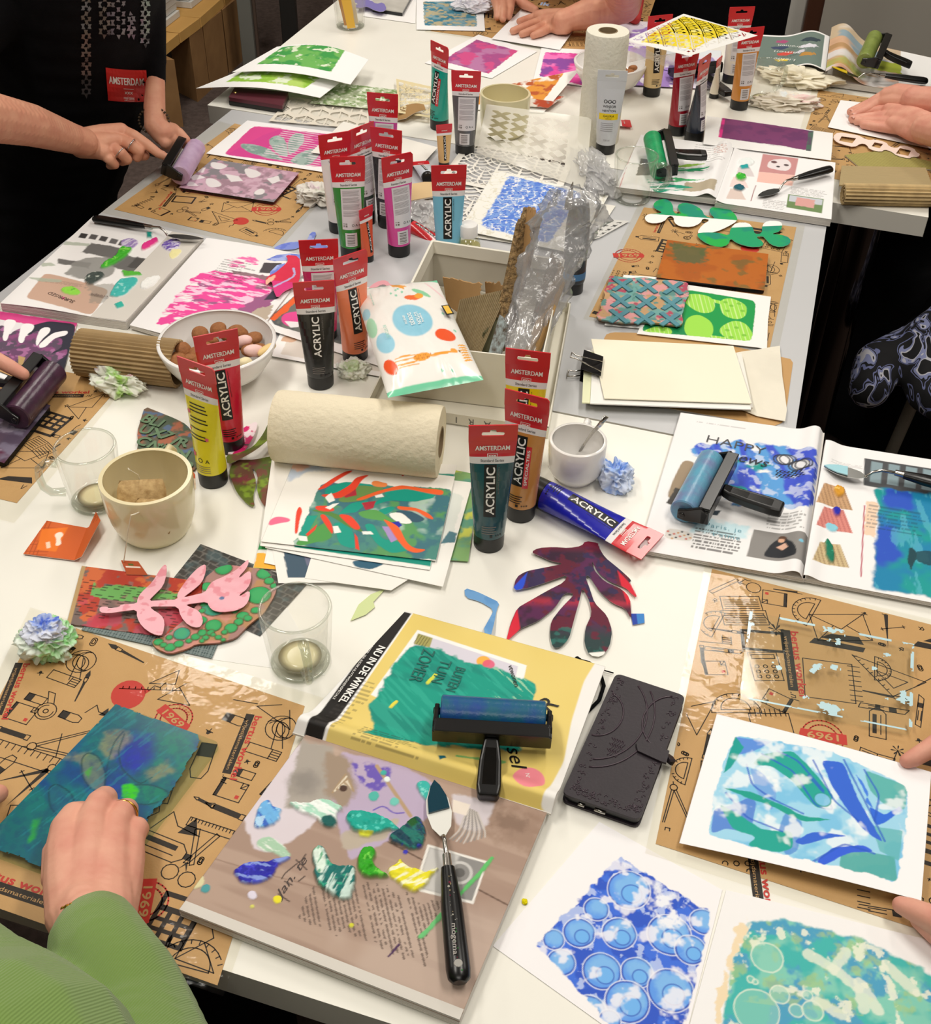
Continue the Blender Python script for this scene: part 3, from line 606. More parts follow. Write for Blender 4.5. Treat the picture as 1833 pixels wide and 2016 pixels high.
A_fx=[('balloon',265,1365,.075,95),('yarn',158,1308,.05,0),('brush',163,1350,.05,63),('triangle',305,1330,.075,-2),('envelope',362,1345,.062,62),('crayon_box',126,1336,.045,-20),('eraser',68,1375,.036,-18),('tape',90,1400,.05,40),('notepad',42,1404,.045,-18),('marker',140,1412,.042,-20),('brand',25,1360,.08,-112),('pencil',22,1442,.05,-18),('compass',110,1468,.068,75),('ruler',52,1490,.12,-18),('divider',55,1535,.066,-60),('marker',10,1505,.045,40),('bottle',60,1600,.06,0),
 ('stamp',342,1415,.02,-40),('spread_hands',425,1370,.07,58),('envelope',560,1395,.055,-35),('compass',485,1378,.06,-10),('brand',478,1470,.085,-112),('marker',465,1418,.045,-20),('yarn',552,1440,.05,0),('eraser',478,1523,.034,-18),('crayon_box',518,1480,.045,-18),('clip',505,1505,.02,60),('pin',487,1500,.016,10),('notepad',455,1555,.045,-18),('pencil',443,1596,.05,-22),('marker',398,1500,.075,-112),('mountains',352,1622,.055,-10),('ruler',420,1632,.06,-18),('bottle',320,1668,.075,-22),('scissors',375,1690,.075,-25),('clip',395,1695,.02,60),('stamp',287,1775,.021,-100),('calculator',342,1812,.062,-18),('envelope',415,1845,.065,60),('protractor',378,1890,.07,-15),('brush',325,1870,.035,65),('brand',35,1745,.1,-18)]
place_mat([(83,1214),(600,1390),(428,1940),(-190,1722)],'kraft place mat under the gel plate being pressed, front left',film=[(60,1196),(640,1375),(440,1962),(-215,1735)],fixed=A_fx,seed=3)
place_mat([(462,243),(715,300),(537,485),(225,412)],'kraft place mat under the pale pink gel plate',film=[(430,238),(700,318),(545,495),(195,418)],fixed=[('balloon',470,437,.055,-30),('stamp',525,412,.024,0),('envelope',468,408,.06,0),('triangle',440,425,.055,-60),('brand',330,392,.06,50),('scissors',548,436,.05,-90),('frame',362,393,.045,-5)],seed=5)
place_mat([(-110,690),(243,752),(33,990),(-330,905)],'kraft place mat at the left edge under the purple gel plate',film=[(-120,676),(262,742),(28,1030),(-350,930)],fixed=[('envelope',50,905,.06,0),('brand',120,775,.08,0),('spread_hands',18,950,.07,-5),('pencil',62,945,.045,40),('envelope',180,800,.06,20),('book_open',78,880,.05,-40)],seed=8)
D_fx=[('balloon',1475,487,.06,180),('stamp',1238,503,.024,0),('calculator',1246,485,.045,180),('brand',1298,445,.055,65),('spread_hands',1262,448,.05,0),('frame',1343,437,.05,5),('spread_hands',1525,575,.05,10),('fan',1328,455,.04,200)]
place_mat([(1268,408),(1568,447),(1515,688),(1160,623)],'kraft place mat beside the clipped paper stack, under the orange gel plate',film=[(1258,400),(1585,444),(1530,702),(1148,628)],fixed=D_fx,seed=12)
E_fx=[('scissors',1445,1148,.08,110),('laptop',1463,1202,.065,0),('calculator',1648,1172,.05,180),('brush',1560,1165,.05,-8),('protractor',1400,1225,.05,60),('protractor',1586,1200,.055,60),('envelope',1655,1235,.07,0),('divider',1757,1235,.065,5),('notepad',1525,1178,.045,170),('marker',1755,1200,.045,-10),('brush',1432,1242,.05,-8),('crayon_box',1408,1258,.045,-5),('knife',1425,1280,.05,-5),('pencil',1383,1290,.035,95),('notepad',1408,1315,.04,0),('fan',1528,1240,.055,0),('frame',1502,1262,.055,-5),('phone_pad',1507,1312,.052,0),('brand',1566,1305,.1,-82),('set_square',1430,1345,.075,0),('protractor',1447,1388,.06,0),('spread_hands',1648,1265,.07,-8),('spiral_pad',1635,1340,.08,-85),('triangle',1745,1318,.075,-45),('protractor',1735,1318,.04,-90),('knife',1740,1395,.06,-8),('brush',1748,1370,.06,-12),('stamp',1620,1450,.022,172),('bottle',1728,1422,.06,90),('spiral_pad',1520,1432,.06,0),('envelope',1360,1400,.06,60),('clip',1330,1465,.02,0),('brand',1500,1730,.09,-82),('phone_pad',1450,1700,.06,0),('notepad',1345,1700,.05,0),('spiral_pad',1650,1750,.07,-90),('knife',1745,1795,.06,-8),('pencil',1310,1655,.035,80)]
place_mat([(1402,1120),(2110,1300),(2180,1950),(1291,1661)],'kraft place mat at the right front under the clear gel plate',film=[(1388,1112),(2125,1290),(2200,1975),(1270,1680)],fixed=E_fx,seed=17)
place_mat([(1612,177),(1905,222),(1900,405),(1560,335)],'kraft place mat at the far right under the pressing hands',film=[(1600,172),(1915,216),(1910,412),(1550,338)],seed=21)
place_mat([(925,-35),(1290,0),(1250,115),(848,61)],'kraft place mat at the far end under the white paper being smoothed',film=[(915,-40),(1300,-4),(1262,122),(836,63)],seed=25)
# ---------------------------------------------------------------- generic props
def P2(pts,ox=0,oy=0,s=1): return [(ox+a/s,oy+b/s) for a,b in pts]
def cut(name,pts,z,th,label,cat,painter=None,base='#ffffff',res=.0012,group=None,side=None,lift=None,parent=None,holes=()):
    """flat cut-out shape traced as photo-pixel outline lying at height z; painted grid clipped to outline + solid rim"""
    W_=[Vector(xy(a,b,z)) for a,b in (rounded(pts,it=1) if len(pts)>8 else pts)]
    x0,x1=min(p.x for p in W_),max(p.x for p in W_); y0,y1=min(p.y for p in W_),max(p.y for p in W_)
    vs,fs=holes_mesh([tuple(p) for p in W_],[[xy(a,b,z) for a,b in h] for h in holes])
    bm=bmesh.new(); vv=[bm.verts.new((v[0],v[1],0)) for v in vs]
    for f in fs:
        try: bm.faces.new([vv[i] for i in f])
        except ValueError: pass
    for ax_,lo,hi in ((0,x0,x1),(1,y0,y1)):
        n=max(2,int((hi-lo)/res)); 
        for k in range(1,n):
            c=[0,0,0]; c[ax_]=lo+(hi-lo)*k/n; no=[0,0,0]; no[ax_]=1
            bmesh.ops.bisect_plane(bm,geom=bm.verts[:]+bm.edges[:]+bm.faces[:],plane_co=c,plane_no=no,dist=1e-7)
    bm.verts.ensure_lookup_table(); X_=np.array([v.co.x for v in bm.verts]); Y_=np.array([v.co.y for v in bm.verts])
    pt=Paint(X_,Y_,(X_-x0)/(x1-x0),(Y_-y0)/(y1-y0),z,base)
    if painter: painter(pt)
    Z=TZ+z+pt.H+(lift(pt) if lift else 0)
    for i,v in enumerate(bm.verts): v.co.z=float(Z[i]) if hasattr(Z,'__len__') else Z
    bd=[e for e in bm.edges if len(e.link_faces)==1]; n0=len(bm.verts)
    for f in bm.faces:
        if f.normal.z<0: f.normal_flip()
    r=bmesh.ops.extrude_edge_only(bm,edges=bd); nv=[g for g in r['geom'] if isinstance(g,bmesh.types.BMVert)]
    for v in nv: v.co.z-=th
    mb=MB(); bm.verts.index_update(); mb.v=[tuple(v.co) for v in bm.verts]; mb.f=[tuple(v.index for v in f.verts) for f in bm.faces]; mb.ms=[paper_m()]; mb.mi=[0]*len(mb.f)
    c=np.ones((len(mb.v),4)); c[:n0,:3]=pt.C; c[n0:,:3]=lin(side or '#e8e4dc'); mb.col=c; bm.free()
    o=mb.build(name,parent)
    if not parent: tag(o,label,cat,group)
    return o
def crumple(name,px,py,rx,ry,h,label,cat='tissue',cols=None,base='#eef0ea',seed=1,z=0,fr=9,rz=0,amp=.55,mt=None):
    bm=bmesh.new(); bmesh.ops.create_icosphere(bm,subdivisions=6,radius=1)
    c=at(px,py,z); vs=[];cc=[]
    ca,sa=math.cos(rz),math.sin(rz)
    for v in bm.verts:
        p=v.co.copy(); q=p*1.7+Vector((seed*3.1,seed*1.7,0))
        w_=Vector((noise.noise(q*1.3),noise.noise(q*1.3+Vector((9,0,0))),noise.noise(q*1.3+Vector((0,9,0)))))
        f1=1-abs(noise.noise(q*fr/9+w_*.9))*2.4; f2=1-abs(noise.noise(q*fr/4.5+w_*1.2))*2
        r=1+amp*(.6*(f1-.5)+.16*(f2-.5)+.7*noise.noise(q*.8))
        x,y,zz=p.x*r*rx,p.y*r*ry,p.z*r
        zz=(zz*h*.62+h*.42); 
        if zz<.0006: zz=.0006+.001*abs(noise.noise(q*4))
        vs.append((c.x+x*ca-y*sa,c.y+x*sa+y*ca,TZ+z+zz))
        col=np.array(lin(base))
        for k,(cx,cy,rr_,cl) in enumerate(cols or []):
            d=math.hypot(p.x-cx,p.y-cy)+.5*noise.noise(q*2.2+Vector((k*5,0,0))); m=max(0,min(1,(rr_-d)/.25))*(.55+.45*max(0,min(1,.5+noise.noise(q*5)*1.6)))
            col=col*(1-m)+np.array(lin(cl))*m
        cc.append((*col,1))
    mb=MB(); mb.v=vs; mb.f=[tuple(v.index for v in f.verts) for f in bm.faces]; mb.ms=[mt or mat('tissue','#ffffff',.9,attr=True,spec=.1)]; mb.mi=[0]*len(mb.f); mb.col=cc; bm.free()
    return tag(mb.build(name,smooth=True),label,cat)
M_glass=clear('clear_glass','#fdfdfc',gloss=.035,rough=.02,edge=.4,body=.035,bodycol='#e9e4cc'); M_glassrim=clear('glass_thick','#f0f3ee',gloss=.12,rough=.03,edge=.5,body=.06,bodycol='#e8ebe6')
def glass_mug(px,py,label,r=.039,h=.092,ang=-60,straight=False,handle=True,tea=None):
    c=at(px,py); t=thing('glass_mug',label,'mug',c,rz=math.radians(ang))
    b=MB(); rb=r*.86
    out=[(rb*.8,0),(rb*.95,.0008),(rb,.004),(rb*1.02,.012)]+[(rb+(r-rb)*k/6+.001,.012+(h-.015)*k/6) for k in range(1,7)]+[(r+.0002,h-.0008),(r-.0012,h),(r-.0028,h-.001)]
    inn=[(r-.0034-(r-rb)*k/6,h-.003-(h-.017)*k/6) for k in range(0,7)]+[(rb*.7,.0095),(.0001,.009)]
    b.lathe((0,0,0),out+inn,M_glass,56); b.build('glass_body',t,local=True,smooth=True,auto=1.0)
    q=MB(); q.lathe((0,0,h),[(r+.0004,-.0012),(r+.0002,0),(r-.0014,.0006),(r-.003,0),(r-.0032,-.0014)],M_glassrim,56,caps=False); q.build('rim',t,local=True,smooth=True); q=MB(); q.lathe((0,0,.001),[(rb*.55,0),(rb*.96,0),(rb*.99,.003),(rb*.9,.0035)],M_glassrim,48,caps=False); q.build('base_ring',t,local=True,smooth=True)
    if handle:
        hd=MB(); pts=[(r-.001,0,h*.78),(r+.012,0,h*.83),(r+.022,0,h*.75),(r+.024,0,h*.6),(r+.022,0,h*.42),(r+.014,0,h*.3),(r-.003,0,h*.26)]
        hd.tube(pts,[.006,.0052,.005,.005,.005,.0052,.006],M_glassrim,12,cap=False); hd.build('handle',t,local=True,smooth=True)
        sp=MB(); sp.tube([(p[0]+.0022,p[1],p[2]) for p in pts[1:6]],.0007,mat('glass_edge','#8d8f8a',.1,spec=.8),6); 
    if tea: 
        l=MB(); l.lathe((0,0,.0098),[(rb*.72,0),(rb*.4,.0006),(.0001,.0008)],mat('tea_rest',tea,.2),36); l.build('liquid',t,local=True,smooth=True)
    return t
def ceramic(name,px,py,label,cat,r,h,col,prof=None,handle=None,rough=.18,foot=.78,wall=.0035):
    c=at(px,py); t=thing(name,label,cat,c); m=mat('glaze_'+col.strip('#'),col,rough,coat=.4)
    b=MB(); pr=prof or [(r*foot*.9,0),(r*foot,.002),(r*(foot+.1),h*.12),(r*.95,h*.3),(r*.985,h*.6),(r,h*.97),(r-.0008,h)]
    inn=[(max(.0002,x-wall),max(y,.005)+ (0 if y>.01 else 0)) for x,y in pr[::-1]]+[(.0002,.0055)]
    b.lathe((0,0,0),pr+inn,m,64); b.build('body',t,local=True,smooth=True,auto=1.2)
    if handle:
        a,dz=handle; hd=MB(); ca,sa=math.cos(a),math.sin(a)
        pts=[(r*.97,h*.86),(r+.012,h*.9),(r+.02,h*.78),(r+.02,h*.55),(r+.012,h*.33),(r*.93,h*.25)]
        hd.tube([(p*ca,p*sa,z_) for p,z_ in pts],.0048,m,12,flat=1.2); hd.build('handle',t,local=True,smooth=True)
    return t
def magazine(name,quads,label,z,th,art,cat='magazine',base='#f4f2ee',res=.0014,lift=None):
    """quads: list of (corners, painter, lift) pages; block under the first"""
    K=quads[0][0]; c=[xy(a,b,z) for a,b in K]
    t=thing(name,label,cat,(sum(k[0] for k in c)/4,sum(k[1] for k in c)/4,TZ+z-th))
    for i,(q,pn,lf,tk) in enumerate(quads):
        if tk:
            b=MB(); pts=[xy(a,b_,z) for a,b_ in q]; pg=mat('page_edges','#d5d0c8',.7)
            cx=sum(p[0] for p in pts)/4; cy=sum(p[1] for p in pts)/4
            for k in range(int(tk/.0012)): 
                j=1-.004*((k*7)%5)/5; b.prism([(cx+(p[0]-cx)*j,cy+(p[1]-cy)*j) for p in pts],TZ+z-tk+k*.0012,TZ+z-tk+k*.0012+.0009,pg)
            b.build('page_block',t)
        sheet('page',q,pn,z=z+.0002,base=base,res=res,lift=lf,parent=t)
    return t
def textlines(P,u0,v0,u1,v1,n,col='#3a3634',a=.7,seed=1,vert=False,ragged=.15,wt=.45,axis=None):
    """rows of tiny print: broken grey lines"""
    U,V=(P.V,P.U) if vert else (P.U,P.V)
    k=(V-v0)/(v1-v0)*n; row=np.floor(k); fr=k-row
    on=(U>u0)&(U<u1-(_NT[(row.astype(int)*7+seed)&255,3])*(u1-u0)*ragged)&(V>v0)&(V<v1)&(fr<wt)
    wd=_NT[(np.floor((U)*160).astype(int)+row.astype(int)*31)&255,(seed*5)&255]>.2
    P.mix((on&wd)*a,col)
def tx(parent,t,px,py,z,ang_px,h,mt,bold=.01,italic=0,w=None,name='lettering',space=1.0):
    """flat lettering; ang_px=(dx,dy) reading direction in photo pixels"""
    c=at(px,py,z); d=(at(px+ang_px[0],py+ang_px[1],z)-c); d.normalize(); n=Vector((-d.y,d.x,0))
    m=MB(); put_text(m,t,mt,lambda x,y:tuple(c+d*x+n*y),w=w,h=h,bold=bold,italic=italic,space=space)
    return m.build(name,parent)
def brayer(label,p0,p1,hd,rc,label_paint=None,r=.0165,L=None,up=0.0,barside=1,col2=None):
    """roller axle from p0 to p1 (3D), handle direction point hd (3D end)"""
    p0,p1,hd=Vector(p0),Vector(p1),Vector(hd); ax_=(p1-p0).normalized(); mid=(p0+p1)/2; L=(p1-p0).length
    out=(hd-mid); out=(out-ax_*out.dot(ax_)); dist=out.length; out.normalize(); upv=ax_.cross(out); 
    if upv.z<0: upv=-upv
    t=thing('brayer',label,'paint roller',mid)
    b=MB(); mr=mat('roller_'+rc.strip('#'),rc,.3,attr=False,vary=(45,.8,col2 or rc),bump=(250,.2))
    n=36; prof=[]
    Mx=Matrix.Translation(p0)@Matrix((( *[0]*0,),)) if False else None
    def ringp(c,rr): return [c+(upv*math.cos(TAU*k/n)+out*math.sin(TAU*k/n))*rr for k in range(n)]
    vs=[]; st=[(0,r*.9),(.0015,r),(L-.0015,r),(L,r*.9)]
    for s_,rr in st: vs+=ringp(p0+ax_*s_,rr)
    b.add(vs,[(i*n+k,i*n+(k+1)%n,(i+1)*n+(k+1)%n,(i+1)*n+k) for i in range(3) for k in range(n)]+[tuple(range(n)),tuple(3*n+k for k in range(n))],mr)
    b.build('roller',t,smooth=True,auto=.7)
    f=MB(); a0=p0-ax_*.004; 
    T=Matrix((ax_.to_4d()[:3]+(0,),out.to_4d()[:3]+(0,),upv.to_4d()[:3]+(0,),(0,0,0,1))).transposed(); T=Matrix.Translation(mid)@T
    for s_ in (-1,1):
        pts=[(-.006,-.007),(.006,-.009),(.030,-.006),(.034,.010),(.024,.018),(.004,.009),(-.006,.006)]
        x=s_*(L/2+.004); vs=[(x-.0025,p[0],p[1]) for p in pts]+[(x+.0025,p[0],p[1]) for p in pts]; k=len(pts)
        f.add(vs,[tuple(range(k))[::-1],tuple(range(k,2*k))]+[(i,(i+1)%k,k+(i+1)%k,k+i) for i in range(k)],M_blackpl,T)
        f.lathe((0,0,0),[(.004,-.004),(.004,.004)],M_blackpl,14,T@Matrix.Translation((x,0,0))@Matrix.Rotation(math.pi/2,4,'Y'))
    f.box((0,.029,.004),(L+.013,.011,.020),M_blackpl,T); f.box((0,.0275,.0155),(L+.009,.016,.004),M_blackpl,T)
    f.build('frame',t,bevel=.0012)
    h=MB(); d1=dist; g=[(.034,.0075,.003),(.045,.0095,.0),(d1*.6,.0115,-.002),(d1*.88,.0125,-.004),(d1,.0105,-.005)]
    vs=[]; 
    for y,wd,zc in g:
        for (a_,b_) in ((-1,-1),(1,-1),(1,1),(-1,1)): vs.append((a_*wd,y,zc+b_*.0065))
    fs=[(i*4+k,i*4+(k+1)%4,(i+1)*4+(k+1)%4,(i+1)*4+k) for i in range(4) for k in range(4)]+[(0,3,2,1),(16,17,18,19)]
    h.add(vs,fs,M_blackpl,T); h.build('handle',t,bevel=.003,bseg=3,smooth=False)
    h2=MB(); vs=[]
    for y,wd,zc in g[1:-1]:
        for a_ in (-1,1): vs.append((a_*wd*.55,y,zc+.0067))
    h2.add(vs,[(0,1,3,2),(2,3,5,4)],mat('handle_inset','#050505',.15),T); h2.build('handle_inset',t)
    return t
def palette_knife(label,tip,neck,ferr,end,blob=None,w=.011,z=None,tipc='#b8b6b2',hw=.0085,hang=True,bc=None):
    tip,neck,ferr,end=[Vector(p) for p in (tip,neck,ferr,end)]
    t=thing('palette_knife',label,'palette knife',(neck+ferr)/2)
    d=(neck-tip); L=d.length; d.normalize(); s_=d.cross(Vector((0,0,1))).normalized(); N=s_.cross(d)
    if N.z<0: N=-N
    b=MB(); prof=[(0,.001),(.12,.45),(.35,.9),(.6,1),(.85,.75),(1,.22)]
    pts=[tip+d*L*a+s_*w*c for a,c in prof]+[tip+d*L*a-s_*w*c for a,c in prof[::-1]]
    k=len(pts); b.add(pts+[p-N*.0007 for p in pts],[tuple(range(k)),tuple(range(k,2*k))[::-1]]+[(i,(i+1)%k,k+(i+1)%k,k+i) for i in range(k)],mat('knife_blade_'+tipc.strip('#'),tipc,.2,metal=.9 if not bc else 0)); b.build('blade',t)
    if blob:
        q=MB(); pp=[tip+d*L*a+s_*w*c*.85+N*.0008 for a,c in prof[:4]]+[tip+d*L*(a*.9)-s_*w*c*.85+N*.0008 for a,c in prof[:4][::-1]]; k=len(pp)
        q.add(pp+[p+N*.0016 for p in pp],[tuple(range(k,2*k))]+[(i,(i+1)%k,k+(i+1)%k,k+i) for i in range(k)],mat('paint_'+blob.strip('#'),blob,.15,coat=.6)); q.build('paint_load',t)
    r=MB(); m_=neck.lerp(ferr,.45)+Vector((0,0,.008)); r.tube([neck+Vector((0,0,-.001)),neck.lerp(m_,.4)+Vector((0,0,.003)),m_,ferr],[.002,.0019,.0022,.0026],M_steel,10)
    fd=(end-ferr).normalized(); r.tube([ferr-fd*.004,ferr+fd*.012],[.0042,.0046],M_steel,12); r.build('shank',t,smooth=True,auto=.8)
    h=MB(); Lh=(end-ferr).length; h.tube([ferr+fd*(Lh*x) for x in (.08,.14,.4,.7,.9,.97,1)],[hw*.62,hw*.7,hw*.95,hw*1.02,hw*1.05,hw*.95,hw*.6],M_blackpl,14,flat=.75)
    h.build('handle',t,smooth=True,auto=.9)
    if hang:
        e=end-fd*.014; g_=MB(); g_.tube([e+Vector((0,0,hw*.70)),e+Vector((0,0,hw*.80))],[.0042,.0036],mat('hole_rim','#a5a29c',.3),16); g_.build('hanging_hole',t)
    return t
def blob3(P,pts,col,h=.003,rag=.0015,seed=1,sc=180,streak=None,hi=None):
    m=P.mask(pts,rag=rag,soft=.0012,sc=sc,seed=seed)
    P.mix(m,col)
    if streak:
        k=P.nd(60,320,streak[0],seed); P.mix(m*sstep(.5,.62,k)*.85,streak[1])
    if hi: P.mix(m*sstep(.66,.72,P.n(170,seed+5))*.8,hi)
    P.H=np.maximum(P.H,m*h*(.5+P.n(220,seed+2)*.9))
# ---------------------------------------------------------------- front table: kraft mat side (left)
def gel(label,q,z,th,painter,base='#3f8a86',clear_edge=True,res=.0012,glossy=.05):
    K=[at(a,b,z+th) for a,b in q]
    t=thing('gel_plate',label,'gel plate',((K[0].x+K[2].x)/2,(K[0].y+K[2].y)/2,TZ+z))
    c=Vector(((K[0].x+K[2].x)/2,(K[0].y+K[2].y)/2))
    # rounded corners
    pts=[]
    for i in range(4):
        p=Vector(K[i].xy); a=(Vector(K[i-1].xy)-p).normalized(); b=(Vector(K[(i+1)%4].xy)-p).normalized(); r=.007
        for k in range(5):
            s=k/4; pts.append(tuple(p+a*r*(1-s)**2+b*r*s**2))
    b=MB(); b.prism(pts,TZ+z,TZ+z+th,clear('gel_'+base.strip('#'),base,gloss=.02,rough=.05,body=.012,bodycol='#dff0ea',edge=.3)); b.build('gel_body',t)
    if painter: sheet('ink_layer',q,painter,z=z+th+.0004,base=base,res=res,parent=t,mt=wet_m(),hole=lambda cu,cv,cx,cy,pt:pt._hole(cx,cy))
    return t
def wet_m():
    if 'wet_ink' in MATS: return MATS['wet_ink']
    m=mat('wet_ink','#ffffff',.22,attr=True,coat=.5); return m
def gpA(P):
    P.C[:]=np.array(lin('#0c6672')); P.mix(sstep(.5,.7,P.n(30,1))*.7,'#0a7f7a'); P.mix(sstep(.5,.75,P.nd(14,50,-.9,4)),'#0d4a86'); P.mix(sstep(.55,.75,P.n(24,7))*.8,'#0f7f6e')
    for (a,b,r,c,al) in ((268,1475,.021,'#15319c',.95),(262,1500,.014,'#1c2fb0',.8),(210,1560,.016,'#1c3fa6',.7),(110,1470,.03,'#0f5f8f',.6),(60,1600,.03,'#0b6a6c',.6),(345,1460,.02,'#0a7a6a',.8)): P.circ(a,b,r,c,al,soft=.010,rag=.008)
    for q in ([(205,1440),(240,1435),(262,1452),(215,1500),(195,1475)],[(330,1500),(345,1520),(300,1540),(290,1520)],[(120,1490),(180,1480),(160,1500)]): P.poly(q,'#9d9463',rag=.004,soft=.004,a=.55)
    for q,c in (([(160,1492),(175,1480),(195,1490),(208,1520),(205,1560),(180,1555),(162,1530)],'#7f8f55'),([(95,1552),(110,1542),(140,1560),(150,1590),(120,1610),(98,1590)],'#206a78'),([(240,1560),(262,1545),(300,1545),(335,1560),(325,1575),(290,1585),(250,1580)],'#0c8a5e')):
        P.poly(q,c,rag=.002,soft=.002,a=.55); P.line(q,.0016,'#0a3f45',a=.8,close=True)
    P.line([(205,1560),(212,1500),(225,1460),(243,1440)],.0015,'#0a3f45',a=.8); P.line([(300,1530),(275,1545),(240,1515),(232,1480),(245,1445)],.0016,'#0a3f45',a=.8)
    P.poly([(240,1545),(262,1540),(275,1560),(262,1582),(240,1572)],'#37c81e',rag=.003,soft=.0015); P.poly([(68,1615),(82,1610),(70,1650),(55,1660)],'#2bb02a',rag=.003,soft=.003,a=.8); P.poly([(165,1520),(180,1510),(175,1535)],'#3fae2c',rag=.002,soft=.002,a=.7)
    for s in range(5): P.mix(sstep(.62,.66,P.n(120,20+s))*.18,'#123a6a')
    P.mix(sstep(.64,.7,P.nd(40,260,.9,31))*.35,'#1f8f9a')
def with_edge(fn,poly=None,rag=.004):
    def g(P):
        fn(P); w=P.w(poly) if poly else None
        def h(cx,cy):
            if w is None: return np.zeros(len(cx),bool)
            q=Paint(cx,cy,cx,cy,P.z,'#000000'); return (q.sdf(w)+(q.n(120,3)-.5)*2*rag)>0
        P._hole=h
    return g
gel('blue and teal inked gel plate under the green-sleeved hand, front left',[(228,1386),(433,1462),(205,1760),(-45,1668)],.0018,.007,with_edge(gpA,[(226,1386),(398,1448),(372,1500),(335,1560),(300,1600),(278,1640),(240,1690),(175,1740),(-45,1655)]),base='#f0f7f1')
# crumpled tissue
crumple('tissue',96,1282,.030,.026,.036,'crumpled tissue stained green and pale blue on the front left mat corner',cols=[(.55,.1,.7,'#8fdb86'),(-.7,.3,.5,'#bfe6b8'),(.3,-.8,.6,'#a9e09c'),(-.2,-.3,.35,'#cdeac4')],base='#e9f1e6',seed=2)
crumple('tissue',90,1256,.021,.018,.024,'small blue stained tissue sitting on the green crumpled one',cols=[(0,.2,.8,'#7e9be0'),(.3,.2,.4,'#4a68cf')],base='#dfe4f2',seed=5,z=.022)
# sheets in the collage corner
def dark_tiles(P):
    P.mix(P.n(40,3),'#3b3937'); w=at(440,1150)
    c,s=math.cos(-.55),math.sin(-.55); a=(P.X*c+P.Y*s)/.013; b=(-P.X*s+P.Y*c)/.009
    row=np.floor(b+.25*P.n(60,1)); a=a+row*.37+.2*P.n(50,2); fa=np.abs(a-np.floor(a)-.5); fb=np.abs(b+.25*P.n(60,1)-row-.5)
    P.mix(((fa>.42)|(fb>.40))*.75,'#77746f'); P.mix(sstep(.5,.7,P.n(60,9))*.5,'#566f74')
sheet('patterned_sheet',[(395,1071),(604,1150),(512,1252),(320,1165)],dark_tiles,z=.0016,label='charcoal sheet printed with cobble tiles, behind the front glass mug',cat='printed sheet',base='#4d4a47')
sheet('paper_sheet',[(395,1140),(545,1160),(640,1330),(360,1290)],None,z=.0004,label='white backing paper under the collage pieces left of the front glass mug',cat='paper',base='#f4f3ee')
def net(P):
    P.mix(P.n(20,2),'#0d5f62'); a=P.U*62; b=P.V*46
    g=(np.abs(a-np.floor(a)-.5)>.28)&(np.abs(b-np.floor(b)-.5)<.33); band=(P.V>.80)|(P.V<.12)
    P.mix(band*.9,'#7d8887'); P.mix((band&g)*.9,'#22393a'); P.mix(sstep(.5,.7,P.n(60,5))*(~band)*.6,'#157a74')
sheet('patterned_sheet',[(246,1128),(478,1152),(417,1296),(160,1240)],net,z=.0024,label='dark teal netting print lying under the red and green stamped strip',cat='printed sheet',base='#0f6a68')
def redstrip(P):
    P.C[:]=np.array(lin('#76655f')); P.mix(sstep(.45,.6,P.nd(25,60,-.2,2)),'#96706a'); P.mix(sstep(.44,.52,P.n(55,4))*((P.V<.25)|(P.U<.2)|(P.V>.78)|(P.U>.7)),'#b5402f'); P.mix(sstep(.55,.62,P.n(60,14))*((P.V<.35)|(P.U<.25)),'#d06a3c')
    P.mix(sstep(.42,.5,P.n(45,8))*(np.abs(P.V-.36-.1*(P.n(30,3)-.5))<.13)*(P.U>.12)*(P.U<.8),'#6fae5e'); P.mix(sstep(.56,.62,P.n(50,21))*(P.V>.5)*.7,'#c2405a')
    row=np.floor(P.V*22); a=P.U*11+_NT[row.astype(int)&255,7]*5; k=a-np.floor(a); r2=P.V*22-row
    P.mix((k<.5)*(r2<.28)*(P.V>.22)*(_NT[np.floor(a).astype(int)&255,row.astype(int)&255]>.25)*.9,'#2b2422')
    P.mix((P.U<.035)*1.0,'#b99a6c')
sheet('patterned_sheet',[(161,1114),(420,1148),(385,1262),(131,1228)],redstrip,z=.0032,label='torn strip stamped red, green and grey, left under the pink paper flower',cat='printed sheet',base='#8a6a5a',thick=.0012)
def cork(P):
    P.C[:]=np.array(lin('#b58a5e')); P.mix(sstep(.45,.6,P.n(30,3)),'#a78079'); P.mix(sstep(.5,.65,P.n(45,9))*.6,'#d98f8f')
    b=[(440,1120,.012,0),(520,1130,.0105,0),(510,1172,.0165,0),(422,1195,.017,1),(478,1213,.008,0),(470,1225,.006,0),(420,1232,.011,0),(455,1237,.0085,0),(395,1222,.008,0),(358,1248,.011,1),(333,1240,.004,0),(333,1255,.004,0),(312,1264,.006,0),(335,1275,.007,0),(322,1270,.004,0),(352,1268,.006,0),(372,1262,.004,0),(385,1254,.006,0),(398,1246,.006,0),(405,1256,.004,0),(415,1246,.005,0),(430,1255,.004,0),(442,1245,.004,0),(400,1190,.004,0),(398,1203,.004,0),(503,1202,.006,0),(488,1218,.005,0),(530,1144,.0065,0),(540,1154,.005,0),(408,1155,.008,0),(420,1250,.003,0),(462,1203,.004,0),(398,1262,.003,0),(440,1260,.003,0)]
    for i,(x,y,r,k) in enumerate(b):
        r*=.85
        P.circ(x,y,r+.0012,'#5c4a34',.8,soft=.0006,rag=.0006); P.circ(x,y,r,'#2f9f5c' if not k else '#3c9a80',1,soft=.0005,rag=.0007,h=.0009); P.circ(x,y,r*.7,'#4fb36c',.45,soft=.003,rag=.002)
